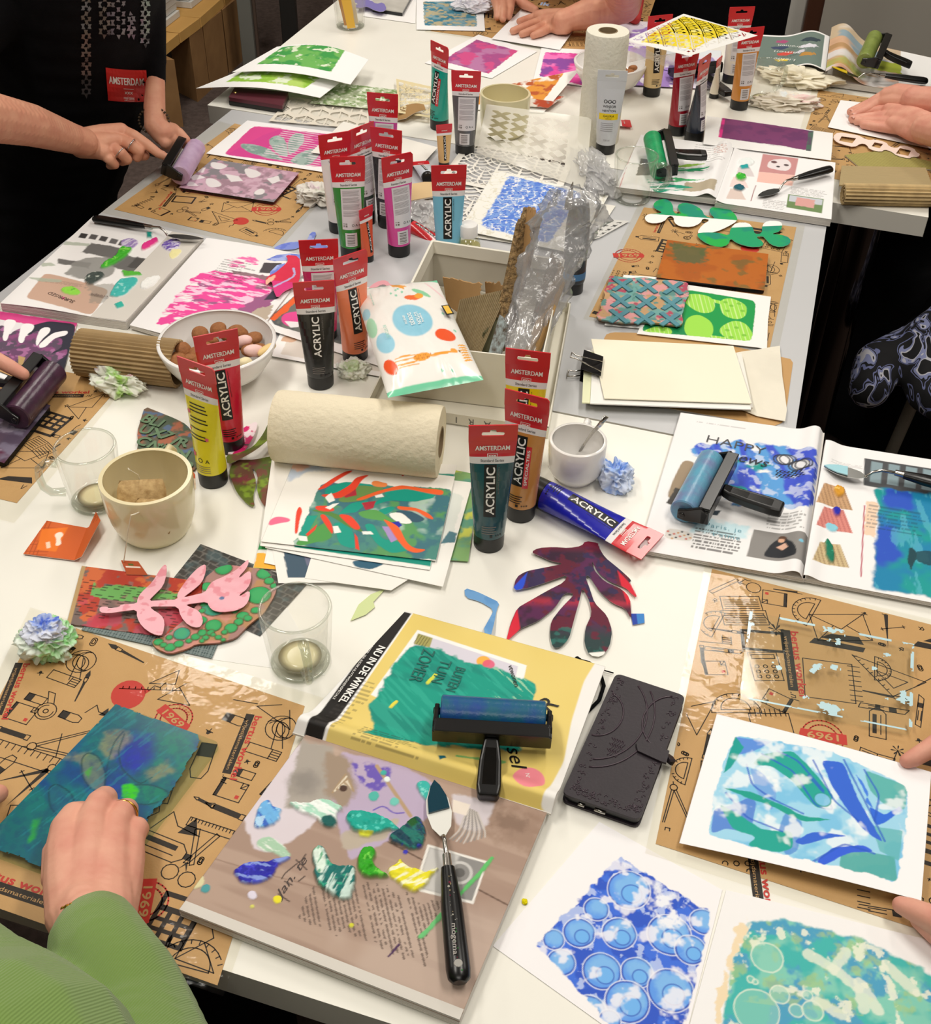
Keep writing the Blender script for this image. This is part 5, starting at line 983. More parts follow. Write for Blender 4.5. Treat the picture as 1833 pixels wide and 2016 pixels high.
# ---------------------------------------------------------------- front magazine, phone, prints at the bottom
def woodpage(P):
    P.C[:]=np.array(lin('#b39a8a')); k=P.nd(6,70,-.36,3); P.mix(sstep(.4,.6,k)*.6,'#9c8172'); P.mix(sstep(.55,.75,P.n(10,5))*.5,'#c7b3a6')
    # direction of boards runs with the page long side
    for a_,b_ in (((925,1600),(1070,1640)),((880,1690),(1000,1778))): pass
    P.line([(690,1618),(1000,1782)],.0016,'#5c4438',a=.9); P.line([(420,1690),(520,1720),(640,1750)],.0012,'#8a6f60',a=.7); P.poly([(905,1575),(1078,1605),(1050,1690),(960,1640)],'#8b6f5d',rag=.01,soft=.01,a=.6); P.poly([(980,1600),(1040,1612),(1030,1640),(975,1630)],'#6f5748',rag=.008,soft=.006,a=.5)
    P.poly([(590,1462),(640,1468),(655,1500),(662,1575),(600,1640),(530,1680),(500,1672),(470,1590)],'#d9cfd6',rag=.002,soft=.0015); P.poly([(590,1455),(655,1470),(655,1600),(560,1590)],'#a8a097',rag=.004,soft=.003); P.circ(600,1540,.014,'#837d78',.7,soft=.01,rag=.005)
    P.poly([(672,1478),(800,1510),(870,1550),(860,1600),(690,1695),(668,1640),(650,1560)],'#b9a8c2',rag=.002,soft=.0015); P.poly([(640,1480),(690,1490),(700,1560),(672,1600),(640,1560)],'#9d8a78',rag=.005,soft=.004); P.poly([(668,1640),(730,1620),(790,1610),(760,1650),(676,1678)],'#b9ac9c',rag=.003,soft=.002)
    P.mix(P.mask([(690,1500),(770,1510),(770,1540),(740,1560),(700,1530)],rag=.004,soft=.002)*sstep(.35,.5,P.n(110,7)),'#6a56b4'); P.line([(735,1595),(755,1585),(775,1602),(795,1600)],.0015,'#6a56b4')
    P.line([(742,1508),(770,1550),(808,1606)],.004,'#b49878'); 
    for k in range(9): P.line([(655+k*4,1560-k*3),(680+k*2,1525+k*4)],.0022,'#ded2bd' if k%2 else '#a88f70')
    P.circ(676,1552,.004,'#4a3328'); P.poly([(890,1560),(975,1580),(960,1625),(935,1640),(895,1620)],'#cfc6cb',rag=.003,soft=.002)
    for k in range(11): P.line([(920+k*2,1590+k),(905+k*5,1640-abs(k-5)),(885+k*7,1660-abs(k-4)*2)],.0016,'#8e8884' if k%2 else '#c7bfb8')
    P.poly([(892,1574),(926,1584),(918,1606),(890,1598)],'#e8ddd0')
    P.poly([(842,1662),(960,1696),(932,1780),(814,1752)],'#efece6',soft=.0006); P.poly([(846,1668),(955,1699),(929,1774),(820,1747)],'#8d8b89',soft=.0006); P.poly([(846,1668),(905,1684),(870,1760),(820,1747)],'#c7c5c2',soft=.002); P.circ(905,1718,.011,'#d6d4d1',.8,ring=.003); P.circ(905,1718,.005,'#5c5a58',.9)
    # article text in two columns, slanted like the page
    w=P.w([(632,1700),(875,1772),(850,1915),(574,1812)]); m=P.sdf(w)<-.001
    c,s=math.cos(-1.30),math.sin(-1.30); a=(P.X*c+P.Y*s); b_=(-P.X*s+P.Y*c)/.0042; row=np.floor(b_); fr=b_-row; wd=_NT[np.floor(a*420).astype(int)&255,row.astype(int)&255]>.18
    end=_NT[row.astype(int)&255,9]; L=P.sdf(w)<-.001-end*.010
    P.mix((m&L&wd&(fr<.42)&((row.astype(int)%9)!=0))*.75,'#5a4a42')
    for (pts) in ([(585,1700),(560,1720),(555,1730)],[(602,1682),(590,1700),(580,1690),(604,1712)],[(560,1735),(575,1742)],[(548,1760),(570,1775)],[(600,1725),(588,1735)]): P.line(pts,.0012,'#3c2d28')
    B3=lambda pts,col,**k: blob3(P,pts,col,**k)
    B3([(505,1600),(515,1580),(530,1573),(535,1590),(558,1592),(550,1605),(552,1615),(525,1632),(500,1630)],'#6fb4ea',streak=(-.9,'#2a52c0'),hi='#bfe2fa')
    B3([(565,1580),(600,1585),(640,1572),(660,1585),(678,1590),(660,1605),(665,1628),(640,1628),(620,1610),(590,1600)],'#eef6f2',streak=(-.6,'#9fd9bf'),h=.004,seed=3); B3([(630,1612),(655,1605),(664,1625),(650,1632),(636,1626)],'#0b5c58',seed=8)
    B3([(505,1655),(530,1645),(560,1668),(575,1685),(560,1690),(540,1680),(510,1672)],'#a9cdb0',streak=(-.6,'#f1f4ee'),h=.001)
    B3([(462,1712),(490,1698),(520,1700),(545,1692),(575,1688),(545,1705),(540,1725),(520,1738),(490,1742),(470,1735),(462,1722)],'#2322a8',streak=(-.2,'#8fa6ea'),h=.0035,hi='#3c3ad0',seed=11)
    B3([(680,1605),(700,1596),(730,1602),(748,1608),(775,1622),(790,1638),(760,1635),(740,1645),(715,1642),(690,1635)],'#12a594',hi='#5fd6c8',h=.005,seed=13); B3([(706,1640),(735,1642),(725,1648),(710,1646)],'#d9dc3a',h=.002)
    B3([(765,1645),(795,1630),(810,1612),(825,1610),(838,1640),(836,1665),(815,1676),(790,1668),(770,1660)],'#0e3f52',streak=(-.8,'#1c7a6c'),h=.0045,seed=15,hi='#2430a8'); B3([(800,1622),(818,1612),(826,1625),(810,1634)],'#12571f',h=.005)
    B3([(614,1680),(625,1665),(640,1672),(648,1700),(668,1710),(700,1705),(698,1740),(690,1775),(665,1770),(640,1755),(622,1735)],'#0d6f6a',streak=(1.2,'#d8efe6'),h=.005,seed=17,hi='#36b08c'); B3([(616,1678),(628,1667),(642,1690),(640,1720),(626,1725)],'#dff0e4',h=.004,seed=19,streak=(1.2,'#36a070'))
    B3([(705,1690),(715,1672),(735,1668),(741,1685),(732,1700),(748,1718),(768,1728),(740,1730),(715,1728),(703,1710)],'#2fa51c',hi='#7fe052',h=.006,seed=21)
    B3([(764,1712),(785,1700),(788,1690),(798,1708),(820,1712),(838,1720),(866,1708),(850,1725),(840,1745),(820,1758),(800,1752),(780,1735),(765,1725)],'#e8df24',streak=(.5,'#f7f7da'),h=.004,seed=23)
    B3([(818,1548),(828,1537),(845,1540),(850,1565),(848,1582),(832,1570)],'#35b5ab',hi='#8fe0d8',h=.003,seed=25)
    for (x,y,r,c_) in ((736,1568,.0055,'#4fb5a8'),(776,1578,.0045,'#6fc5b8'),(546,1771,.004,'#eadf2a'),(497,1763,.0045,'#dcd6e6'),(497,1785,.0022,'#d6d36a'),(692,1823,.0025,'#d6d33a'),(798,1678,.0022,'#3a38b8'),(385,1735,.008,'#d9d3a6'),(405,1750,.004,'#4a9aa0'),(762,1535,.003,'#e8f2ee'),(755,1522,.003,'#3fb0a4')): P.circ(x,y,r,c_,rag=.0015,h=.001)
    P.line([(968,1690),(945,1720),(905,1762)],.004,'#5fbf6a',rag=.001,h=.001); P.line([(870,1800),(850,1825),(828,1845)],.0045,'#6cc47a',rag=.001,h=.001); P.line([(785,1860),(765,1883)],.0022,'#4a2a55',rag=.0006)
def coverpage(P):
    P.C[:]=np.array(lin('#e6cd72')); P.mix(sstep(.4,.6,P.n(5,2))*.25,'#efdc94')
    P.poly([(560,1448),(765,1190),(815,1205),(640,1460)],'#f4f3f1',soft=.0006); P.poly([(598,1448),(778,1200),(810,1208),(634,1458)],'#1c1917',soft=.0006)
    P.poly([(1095,1610),(1210,1300),(1180,1292),(1150,1340),(1125,1420),(1110,1500),(1062,1590)],'#f0eeea',soft=.001)
    P.poly([(822,1240),(1037,1310),(1000,1480),(730,1368)],'#f6f5f2',soft=.0006); P.poly([(830,1249),(1020,1312),(990,1440),(742,1365)],'#d8d4e0',soft=.0006); P.poly([(823,1247),(852,1256),(846,1275),(815,1268)],'#a9a35f',soft=.0006)
    P.circ(952,1302,.008,'#f0b34a',1); P.circ(962,1308,.007,'#e2557a',.9)
    for k in range(5): P.line([(826+k*5,1249+k*2),(815+k*5,1266+k*2)],.0008,'#5a5630')
    m=P.mask([(812,1268),(845,1272),(880,1285),(905,1300),(975,1312),(1010,1330),(1060,1342),(1055,1362),(1040,1400),(1020,1480),(940,1475),(880,1468),(720,1455),(735,1420),(725,1390),(740,1370),(765,1330),(790,1290)],rag=.006,soft=.0018,sc=90)
    P.mix(m,'#0b9a85'); P.mix(m*sstep(.45,.65,P.nd(14,70,-.5,4))*.55,'#087a70'); P.mix(m*sstep(.52,.6,P.nd(30,260,-.9,7))*.4,'#35b79f'); P.mix(m*sstep(.6,.66,P.nd(40,300,-.9,17))*(P.X>at(960,1340).x)*.8,'#a5d6b0'); 
    for (a,b_,c_) in (((858,1328),(842,1345),'#d6dc4a'),((780,1382),(770,1392),'#e8dc4a')): P.line([a,b_],.004,c_,rag=.001,h=.001)
    P.poly([(862,1500),(876,1495),(878,1504),(866,1510)],'#0f5f6c',rag=.001); P.line([(900,1490),(1000,1500),(960,1505)],.003,'#7fb96a',rag=.001)
    for k in range(7): P.line([(735+k*4,1390-k*0),(742+k*30,1440+k*9)],.0,'#000000',a=0)
    P.circ(1041,1537,.0165,'#ee8a96',1,soft=.0005)
    textlines(P,.06,.55,.16,.95,14,a=.4,ragged=.3,seed=3); textlines(P,.22,.84,.50,.97,7,a=.45,ragged=.4,seed=9)
mag=magazine('magazine',[([(602,1446),(1077,1600),(905,2008),(352,1790)],woodpage,lambda u,v:-.004*np.clip((v-.93)/.07,0,1)**2,.012),([(798,1203),(1192,1312),(1085,1602),(575,1442)],coverpage,lambda u,v:.012*np.exp(-((v-.93)/.06)**2)-.006*np.clip((v-.95)/.05,0,1)+.008*np.clip((.04-u)/.04,0,1)*0,.003)],'open magazine with wood-look photo page of paint blobs and yellow page above, bottom centre',.0145,.012,None,res=.0010)
z=.0185
tx(mag,'NU IN DE WINKEL',714,1327,.0165,(-112,155),.0085,M_wt,bold=.03,w=.092); tx(mag,'OF BESTEL VIA KIOSK.NL/VTWONENSPECIALS',699,1318,.0165,(-112,155),.0028,M_wt,bold=.01,w=.095)
for t_,px,py,d_,h_,w_ in (('ZOMER',812,1318,(-55,120),.015,.05),('TUIN',850,1330,(-55,120),.013,.035),('BUITEN',878,1345,(-55,120),.012,.036)): tx(mag,t_,px+20,py-8,.0158,d_,h_,mat('cover_lettering','#0d6158',.4),bold=0,w=w_)
tx(mag,'R',1080,1384,.0158,(90,-55),.02,M_bk,bold=0); tx(mag,'sel',1018,1492,.0158,(20,70),.016,M_bk,bold=0,italic=.3,w=.03); tx(mag,'vtwonen',1012,1330,.0158,(22,70),.006,M_bk,bold=.01,w=.032); tx(mag,'NIEUW',1041,1537,.0160,(12,70),.0045,M_wt,bold=.01,w=.018)
tx(mag,'Jan. te',572,1728,.0152,(60,-85),.008,mat('script_ink','#3c2d28',.5),bold=0,italic=.4,w=.05)
brayer('black brayer with blue-green roller lying on the yellow magazine page',at(868,1400,.035),at(1074,1413,.035),at(978,1568,.026),'#17607a',col2='#233a9a',r=.0175)
palette_knife('palette knife with glossy black paint-spattered handle lying on the wood-look page',at(855,1538,.019),at(872,1645,.024),at(880,1690,.028),at(905,1935,.026),blob='#0d3a4a',w=.0125,tipc='#e6e6e0',bc=1,hw=.0105)
q=bpy.data.objects['palette_knife']; sk=MB()
for i in range(26):
    a=R.random(); p=at(884+a*22+R.uniform(-6,6),1720+a*190,.0345+R.uniform(0,.0008)); sk.lathe(p,[(.0012*R.uniform(.4,1),-.001),(.0001,.0006)],ink(R.choice(['#d9c49a','#c9c9c6','#4fae5a','#a03a5a','#e6e2d6'])),8)
c=at(896,1848,.0352); d=(at(899,1900,.0352)-c).normalized(); n=Vector((-d.y,d.x,0)); put_text(sk,'mogema',mat('worn_print','#a09b96',.4),lambda x,y:tuple(c+d*x+n*y),w=.03,h=.0045,bold=.02); sk.build('paint_spatter',q)
# phone in an embossed cover
pt_=[at(1213,1325,.016),at(1350,1370,.016),at(1260,1615,.016),at(1106,1562,.016)]
ph=thing('phone_case','dark plum embossed leather phone case with strap, right of the yellow magazine page','phone case',at(1228,1470))
def rr4(K,r,n=5):
    out=[]
    for i in range(4):
        p=Vector(K[i].xy if hasattr(K[i],'xy') else K[i]); a=(Vector(K[i-1].xy)-p).normalized(); b=(Vector(K[(i+1)%4].xy)-p).normalized()
        out+=[tuple(p+a*r*(1-k/n)**2+b*r*(k/n)**2) for k in range(n+1)]
    return out
leather=mat('plum_leather','#1f161e',.48,bump=(260,.35,.001),vary=(30,.4,'#2b2029'))
b=MB(); P_=rr4(pt_,.008); b.prism(P_,TZ+.0125,TZ+.016,leather); b.prism(P_,TZ+.0008,TZ+.0035,leather); b.build('cover_flaps',ph,bevel=.0008)
cx=sum(p[0] for p in P_)/len(P_); cy=sum(p[1] for p in P_)/len(P_)
b=MB(); b.prism([(cx+(p[0]-cx)*.965,cy+(p[1]-cy)*.975) for p in P_],TZ+.0035,TZ+.0125,mat('phone_body','#0d0d10',.25)); b.build('phone_body',ph)
def emb(u,v): return (pt_[0]*(1-u)+pt_[1]*u)*(1-v)+(pt_[3]*(1-u)+pt_[2]*u)*v
b=MB(); lm=mat('leather_ridge','#3d2f39',.3); zz=Vector((0,0,.0002))
def eline(uv,r=.001): b.tube([emb(*p)+zz for p in uv],r,lm,5)
for cu_,cv_,rad,a0,a1 in ((.02,.35,.42,-1.2,1.35),(.02,.35,.36,-1.1,1.3),(.02,.35,.18,-1.4,1.5),(.95,.25,.22,1.8,4.4)): eline([(cu_+rad*1.9*math.cos(a0+(a1-a0)*k/24)*.9,cv_+rad*math.sin(a0+(a1-a0)*k/24)) for k in range(25) if .03<cu_+rad*1.9*math.cos(a0+(a1-a0)*k/24)*.9<.97 and .03<cv_+rad*math.sin(a0+(a1-a0)*k/24)<.97])
for k in range(150): # scrolls round the border
    s_=k%3; u_,v_={0:(.06+.1*R.random(),R.uniform(.04,.96)),1:(.86+.09*R.random(),R.uniform(.04,.96)),2:(R.uniform(.05,.95),.92+.05*R.random())}[s_]
    a=R.uniform(0,6); eline([(min(.975,max(.025,u_+.03*math.cos(a+t_*.7)*(1-t_*.12))),min(.985,max(.015,v_+.014*math.sin(a+t_*.7)*(1-t_*.12)))) for t_ in range(6)],.0005)
for k in range(14):
    u0=.3+.035*(k%5); v0=.5+.045*(k//5); eline([(u0,v0),(u0+.05,v0+.02),(u0+.03,v0+.045)],.0006)
b.build('embossing',ph,smooth=True)
b=MB(); sp_=[at(x,y,.019) for x,y in ((1252,1462),(1262,1455),(1318,1478),(1312,1502),(1300,1498),(1256,1478))]; b.prism([tuple(p.xy) for p in sp_],TZ+.0162,TZ+.019,leather); b.tube([at(1313,1492,.0165),at(1322,1492,.012),at(1316,1500,.004)],.006,leather,8,flat=.4); b.build('strap',ph,bevel=.0006)
b=MB(); e0,e1=pt_[3],pt_[2]
for t0,t1,mm in ((.22,.30,M_steel),(.43,.57,M_steel)):
    p,q_=e0.lerp(e1,t0)+Vector((0,0,-.0085)),e0.lerp(e1,t1)+Vector((0,0,-.0085)); off=(e0-pt_[0]).normalized()*(-.0015)*-1; p-=off*2.2; q_-=off*2.2; b.tube([p+off*1.6,q_+off*1.6],.0022,mm,10)
b.build('ports',ph,smooth=True)
# prints at the bottom right
def bubbles(P):
    P.C[:]=np.array(lin('#f5f3f5')); w=[(1220,1688),(1400,1797),(1356,1990),(1330,2080),(1225,2040),(1190,2005),(1055,1860),(1140,1770)]
    m=P.mask(w,rag=.004,soft=.001,sc=130); P.mix(m,'#2b56c9'); P.mix(m*sstep(.5,.62,P.n(60,3)),'#3c6fe0'); P.mix(m*sstep(.58,.64,P.n(110,5))*.8,'#bccdf6')
    w0=m[:,None]; keep=P.C.copy()
    for (x,y,r) in ((1238,1752,.026),(1174,1790,.0145),(1140,1836,.0185),(1219,1838,.020),(1318,1840,.026),(1185,1912,.022),(1254,1915,.018),(1105,1895,.016),(1235,1972,.025),(1320,1950,.026),(1385,1815,.016),(1360,1870,.018),(1160,1990,.018),(1090,1850,.012),(1200,2010,.012)):
        r*=.74; P.circ(x,y,r+.0012,'#e9eefb',.8,ring=.0012,rag=.0005); P.circ(x,y,r,'#5f9df0',.95,rag=.0006); P.circ(x,y,r,'#2246b4',.9,ring=.0014,rag=.0004); P.circ(x+4,y-4,r*.8,'#8cc6f2',.65,soft=.004,rag=.004)
        if r>.0125: P.circ(x+6,y+8,r*.5,'#6fb4f4',.9,soft=.001); P.circ(x+6,y+8,r*.5,'#2a50bb',.8,ring=.0012)
    P.mix(sstep(.61,.71,P.n(55,33))*.8,'#f2f2fa'); P.mix(P.mask([(1290,1735),(1360,1790),(1340,1860),(1290,1800)],rag=.01,soft=.006)*sstep(.4,.55,P.n(90,8)),'#eef1fa')
    P.C=P.C*w0+np.array(lin('#f5f3f5'))*(1-w0)
sheet('art_print',[(1180,1618),(1422,1752),(1330,2120),(970,1862)],bubbles,z=.0008,label='blue bubble print on white card at the bottom edge',cat='print',base='#f5f3f5',res=.0009)
def tealp(P):
    P.C[:]=np.array(lin('#f3f2f2')); w=[(1475,1815),(1560,1812),(1700,1850),(1850,1925),(1850,2100),(1410,2100),(1440,1900)]
    m=P.mask(w,rag=.004,soft=.002,sc=110); P.mix(m,'#3fb5b0'); P.mix(m*sstep(.45,.6,P.n(35,3)),'#7fcbb8'); P.mix(m*sstep(.5,.62,P.n(50,9)),'#4a9fc4'); P.mix(m*sstep(.54,.7,P.n(90,15))*(P.V<.6)*.6,'#a9c77a'); P.mix(m*sstep(.6,.68,P.n(90,19))*.8,'#eef0dc')
    for (x,y,r) in ((1510,1885,.019),(1490,1990,.026),(1535,1958,.011),(1568,1990,.008),(1590,1960,.006),(1478,1928,.004),(1487,1933,.003),(1600,1990,.012)): r*=.76; P.circ(x,y,r,'#8fd0bc',.55,rag=.001); P.circ(x,y,r,'#e9f0dc',.7,ring=.0013,rag=.0006)
    for a in ([(1590,1878),(1640,1905),(1690,1945)],[(1665,1875),(1640,1910)],[(1610,1970),(1660,2000)],[(1700,1985),(1690,1930),(1730,1990)],[(1745,1900),(1800,1950)]): P.line(a,.010,'#e6ecd9',a=.75,rag=.002,soft=.001)
    P.mix(P.mask([(1455,1815),(1475,1812),(1440,1900),(1405,2100),(1390,2100),(1425,1900)],rag=.006,soft=.001)*1.0,'#f0dcb8')
sheet('art_print',[(1430,1752),(1900,1868),(1900,2140),(1330,2120)],tealp,z=.0016,label='turquoise and green bubble print cut off by the bottom right edge',cat='print',base='#f3f2f2',res=.0010)
def bluel(P):
    P.C[:]=np.array(lin('#f7f6f8')); w=[(1447,1447),(1520,1458),(1640,1485),(1785,1552),(1782,1640),(1762,1742),(1700,1722),(1550,1690),(1395,1642),(1405,1570),(1425,1500)]
    m=P.mask(w,rag=.0025,soft=.0008,sc=150); P.mix(m,'#9fd6f0'); P.mix(m*sstep(.5,.6,P.n(30,3)),'#7cc4ea'); P.mix(m*sstep(.55,.65,P.n(40,7))*.9,'#e6f3fa'); k=P.C.copy()
    def s_(pts,c,a=.95,h=0): P.poly(pts,c,rag=.0008,soft=.0007,a=a)
    s_([(1700,1520),(1785,1552),(1780,1600),(1740,1590),(1710,1560)],'#4fb0a8',.9); s_([(1655,1675),(1760,1690),(1764,1740),(1650,1715)],'#4aa8a0',.9); s_([(1715,1630),(1775,1640),(1768,1700),(1730,1680)],'#5cb4b6',.8)
    s_([(1440,1585),(1475,1570),(1490,1580),(1478,1640),(1430,1630),(1400,1640),(1405,1590)],'#4f7fd6',.9); s_([(1545,1600),(1580,1620),(1570,1680),(1545,1690),(1530,1640)],'#4c8ad8',.8); s_([(1475,1510),(1500,1520),(1530,1560),(1520,1600),(1490,1560)],'#6f9ce4',.7)
    for pts,c in (([(1450,1450),(1520,1462),(1480,1480),(1440,1490)],'#5a8fe0'),([(1447,1447),(1465,1470),(1440,1510),(1425,1520)],'#0f9f96'),([(1500,1485),(1560,1480),(1590,1510),(1640,1570),(1625,1600),(1600,1590),(1560,1540),(1520,1510),(1480,1505)],'#16a597'),([(1420,1548),(1480,1560),(1545,1590),(1580,1610),(1640,1618),(1580,1622),(1520,1590),(1470,1570)],'#10a08e'),([(1415,1580),(1450,1600),(1500,1635),(1560,1640),(1560,1675),(1530,1682),(1470,1665),(1490,1650),(1440,1630)],'#17a596'),([(1615,1500),(1660,1505),(1680,1560),(1700,1600),(1738,1664),(1700,1640),(1660,1590),(1635,1550)],'#2f66d8'),([(1560,1660),(1600,1640),(1668,1650),(1620,1655),(1580,1668)],'#2f66d8'),([(1605,1700),(1640,1672),(1700,1668),(1720,1682),(1670,1682),(1620,1708)],'#2f5fe0'),([(1720,1625),(1708,1590),(1740,1610),(1770,1590),(1775,1600),(1745,1620),(1730,1630)],'#2a6ae0'),([(1680,1525),(1695,1540),(1710,1570),(1700,1580),(1720,1600)],'#3f7fe6')): P.poly(pts,c,rag=.0010,soft=.0006)
    for pts in ([(1470,1505),(1480,1545),(1520,1575),(1580,1605)],[(1600,1500),(1640,1580),(1700,1630)],[(1500,1485),(1560,1520),(1605,1590),(1640,1600),(1625,1570),(1590,1530)],[(1430,1560),(1470,1610),(1540,1640)],[(1700,1520),(1730,1570),(1720,1620)],[(1600,1700),(1660,1665),(1720,1685)],[(1660,1500),(1690,1560),(1740,1660)],[(1530,1480),(1570,1500),(1620,1560)]): P.line(pts,.0022,'#1f57c8',a=.75,rag=.0004)
    P.mix(sstep(.64,.73,P.n(38,41))*.75,'#f2f8fb'); P.circ(1618,1578,.008,'#7cc4ea',.9); P.circ(1618,1578,.0082,'#1a9a90',.9,ring=.0013)
    P.C=P.C*m[:,None]+np.array(lin('#f7f6f8'))*(1-m[:,None])
hp=sheet('art_print',[(1412,1402),(1832,1524),(1812,1777),(1338,1656)],bluel,z=.012,label='blue and teal leaf print on white card held by two fingers at the right',cat='print',base='#f7f6f8',res=.0009,lift=lambda u,v:.006*(u-.5)+.003*np.sin(u*3))
# clear gel plate on the right mat
def smear(P):
    P.C[:]=np.array(lin('#bfe0e8')); 
def smh(P):
    smear(P)
    def h(cx,cy):
        q=Paint(cx,cy,cx,cy,P.z,'#000000'); 
        e=np.minimum(q.sdf(P.w([(1478,1205),(1798,1270),(1792,1438),(1458,1372)])),0)
        return ~(((q.n(45,3)>.67)&(q.n(110,5)>.48))|((e>-.0018)&(q.n(70,8)>.5)))
    P._hole=h
g2=gel('clear gel plate with pale blue smears on the right mat',[(1476,1203),(1800,1268),(1796,1440),(1456,1373)],.0018,.008,smh,base='#fdfefd')

for o in g2.children:
    if o.name.startswith('ink'): o['kind']='stuff'
# ---------------------------------------------------------------- left edge and middle table, left half
def corr_roll(label,p0,p1,r,n=34,amp=.0016,col='#a88d62'):
    p0,p1=Vector(p0),Vector(p1); t=thing('corrugated_roll',label,'corrugated card',(p0+p1)/2); d=(p1-p0); L=d.length; d.normalize(); x=d.cross(Vector((0,0,1))).normalized(); up=x.cross(d)
    m=mat('corrugated_card_'+col.strip('#'),col,.75,vary=(40,.5,'#8c7450')); b=MB(); k=n*6
    def g(u,v):
        a=TAU*u; rr=r+amp*math.cos(a*n)-.006*max(0,u-.9)*10*.0; q=p0+d*L*v+(x*math.cos(a)+up*math.sin(a))*rr; return tuple(q)
    b.grid(k,2,g,m,wrapu=True); b.grid(k,2,lambda u,v:tuple(p0+d*L*v+(x*math.cos(TAU*u)+up*math.sin(TAU*u))*(r-.003)),m,wrapu=True)
    for e in (0,1):
        b.grid(k,2,lambda u,v:tuple(p0+d*L*e+(x*math.cos(TAU*u)+up*math.sin(TAU*u))*(r-.003+(.003+amp*math.cos(TAU*u*n))*v)),m,wrapu=True)
    b.build('corrugated_sheet',t,smooth=True,auto=.9)
    sp=MB(); pts=[p0+d*.001+(x*math.cos(a)+up*math.sin(a))*(r-.004-a*.0008) for a in [k_*.35 for k_ in range(40)]]; sp.tube(pts,.0009,m,5); sp.build('inner_turns',t)
    return t
corr_roll('roll of tan corrugated card lying between the open magazine and the mat',at(158,693,.034),at(352,716,.034),.034)
def hands_leaf(P):
    P.C[:]=np.array(lin('#e6e3e6')); P.uvrect(0,0,1,.16,'#d8478c',rag=.02); P.poly([(30,650),(95,632),(150,638),(138,700),(128,735),(95,735),(60,660)],'#2d2d3c'); P.poly([(105,730),(128,722),(124,738),(100,745)],'#2d2d3c')
    m=P.mask([(-60,650),(8,640),(18,650),(12,662),(40,645),(52,652),(48,665),(75,650),(88,658),(80,678),(108,662),(124,668),(122,682),(95,700),(134,685),(132,700),(90,725),(60,740),(-60,780)],rag=.0015); P.mix(m,'#6a4468'); P.mix(m*sstep(.45,.6,P.n(40,3)),'#8a4a7a'); P.mix(m*sstep(.5,.62,P.n(60,8)),'#5a4a5e'); P.mix(m*sstep(.6,.66,P.n(90,13)),'#a56a98')
    for q in ([(8,628),(32,630),(30,640),(18,655),(14,672),(4,670),(8,650)],[(44,636),(68,638),(66,650),(50,660),(46,676),(35,674),(38,655)],[(80,645),(100,644),(98,655),(82,668),(72,684),(70,670)],[(104,655),(134,650),(132,660),(112,664),(100,672),(92,682),(78,686),(76,678)]): P.poly(q,'#f3f1f2',soft=.0005,rag=.0004)
    P.poly([(36,700),(50,704),(44,720),(36,716)],'#b89a68',soft=.0006)
sheet('art_print',[(-60,603),(152,636),(120,748),(-110,700)],hands_leaf,z=.003,label='purple and pink print with white leaf gaps at the left edge',cat='print',base='#e6e3e6',res=.0011)
def gpC(P): P.C[:]=np.array(lin('#5a4d60')); P.mix(sstep(.45,.6,P.n(40,3)),'#7d7488'); P.mix(sstep(.5,.64,P.n(25,9)),'#5f2a42'); P.mix(sstep(.6,.66,P.n(80,12))*.6,'#a79cae'); P._hole=lambda a,b:np.zeros(len(a),bool)
gel('dark purple inked gel plate at the left edge under the black brayer',[(-60,745),(100,798),(8,912),(-160,850)],.0018,.008,gpC,base='#7a2a44')
crumple('tissue',236,768,.036,.022,.034,'crumpled white and green tissue with a magenta spot on the left mat corner',cols=[(-.1,-.2,.5,'#b6da92'),(.4,-.75,.4,'#a6d36a'),(.42,.0,.18,'#b02a6a'),(-.6,.2,.3,'#cfc0c8')],base='#e6e8da',seed=14,rz=-.2,amp=.75)
M_fl=clear('bubble_wrap','#f3f3f3',gloss=.10,rough=.12,bump=(90,.5),body=.30,bodycol='#ebebeb',edge=.25)
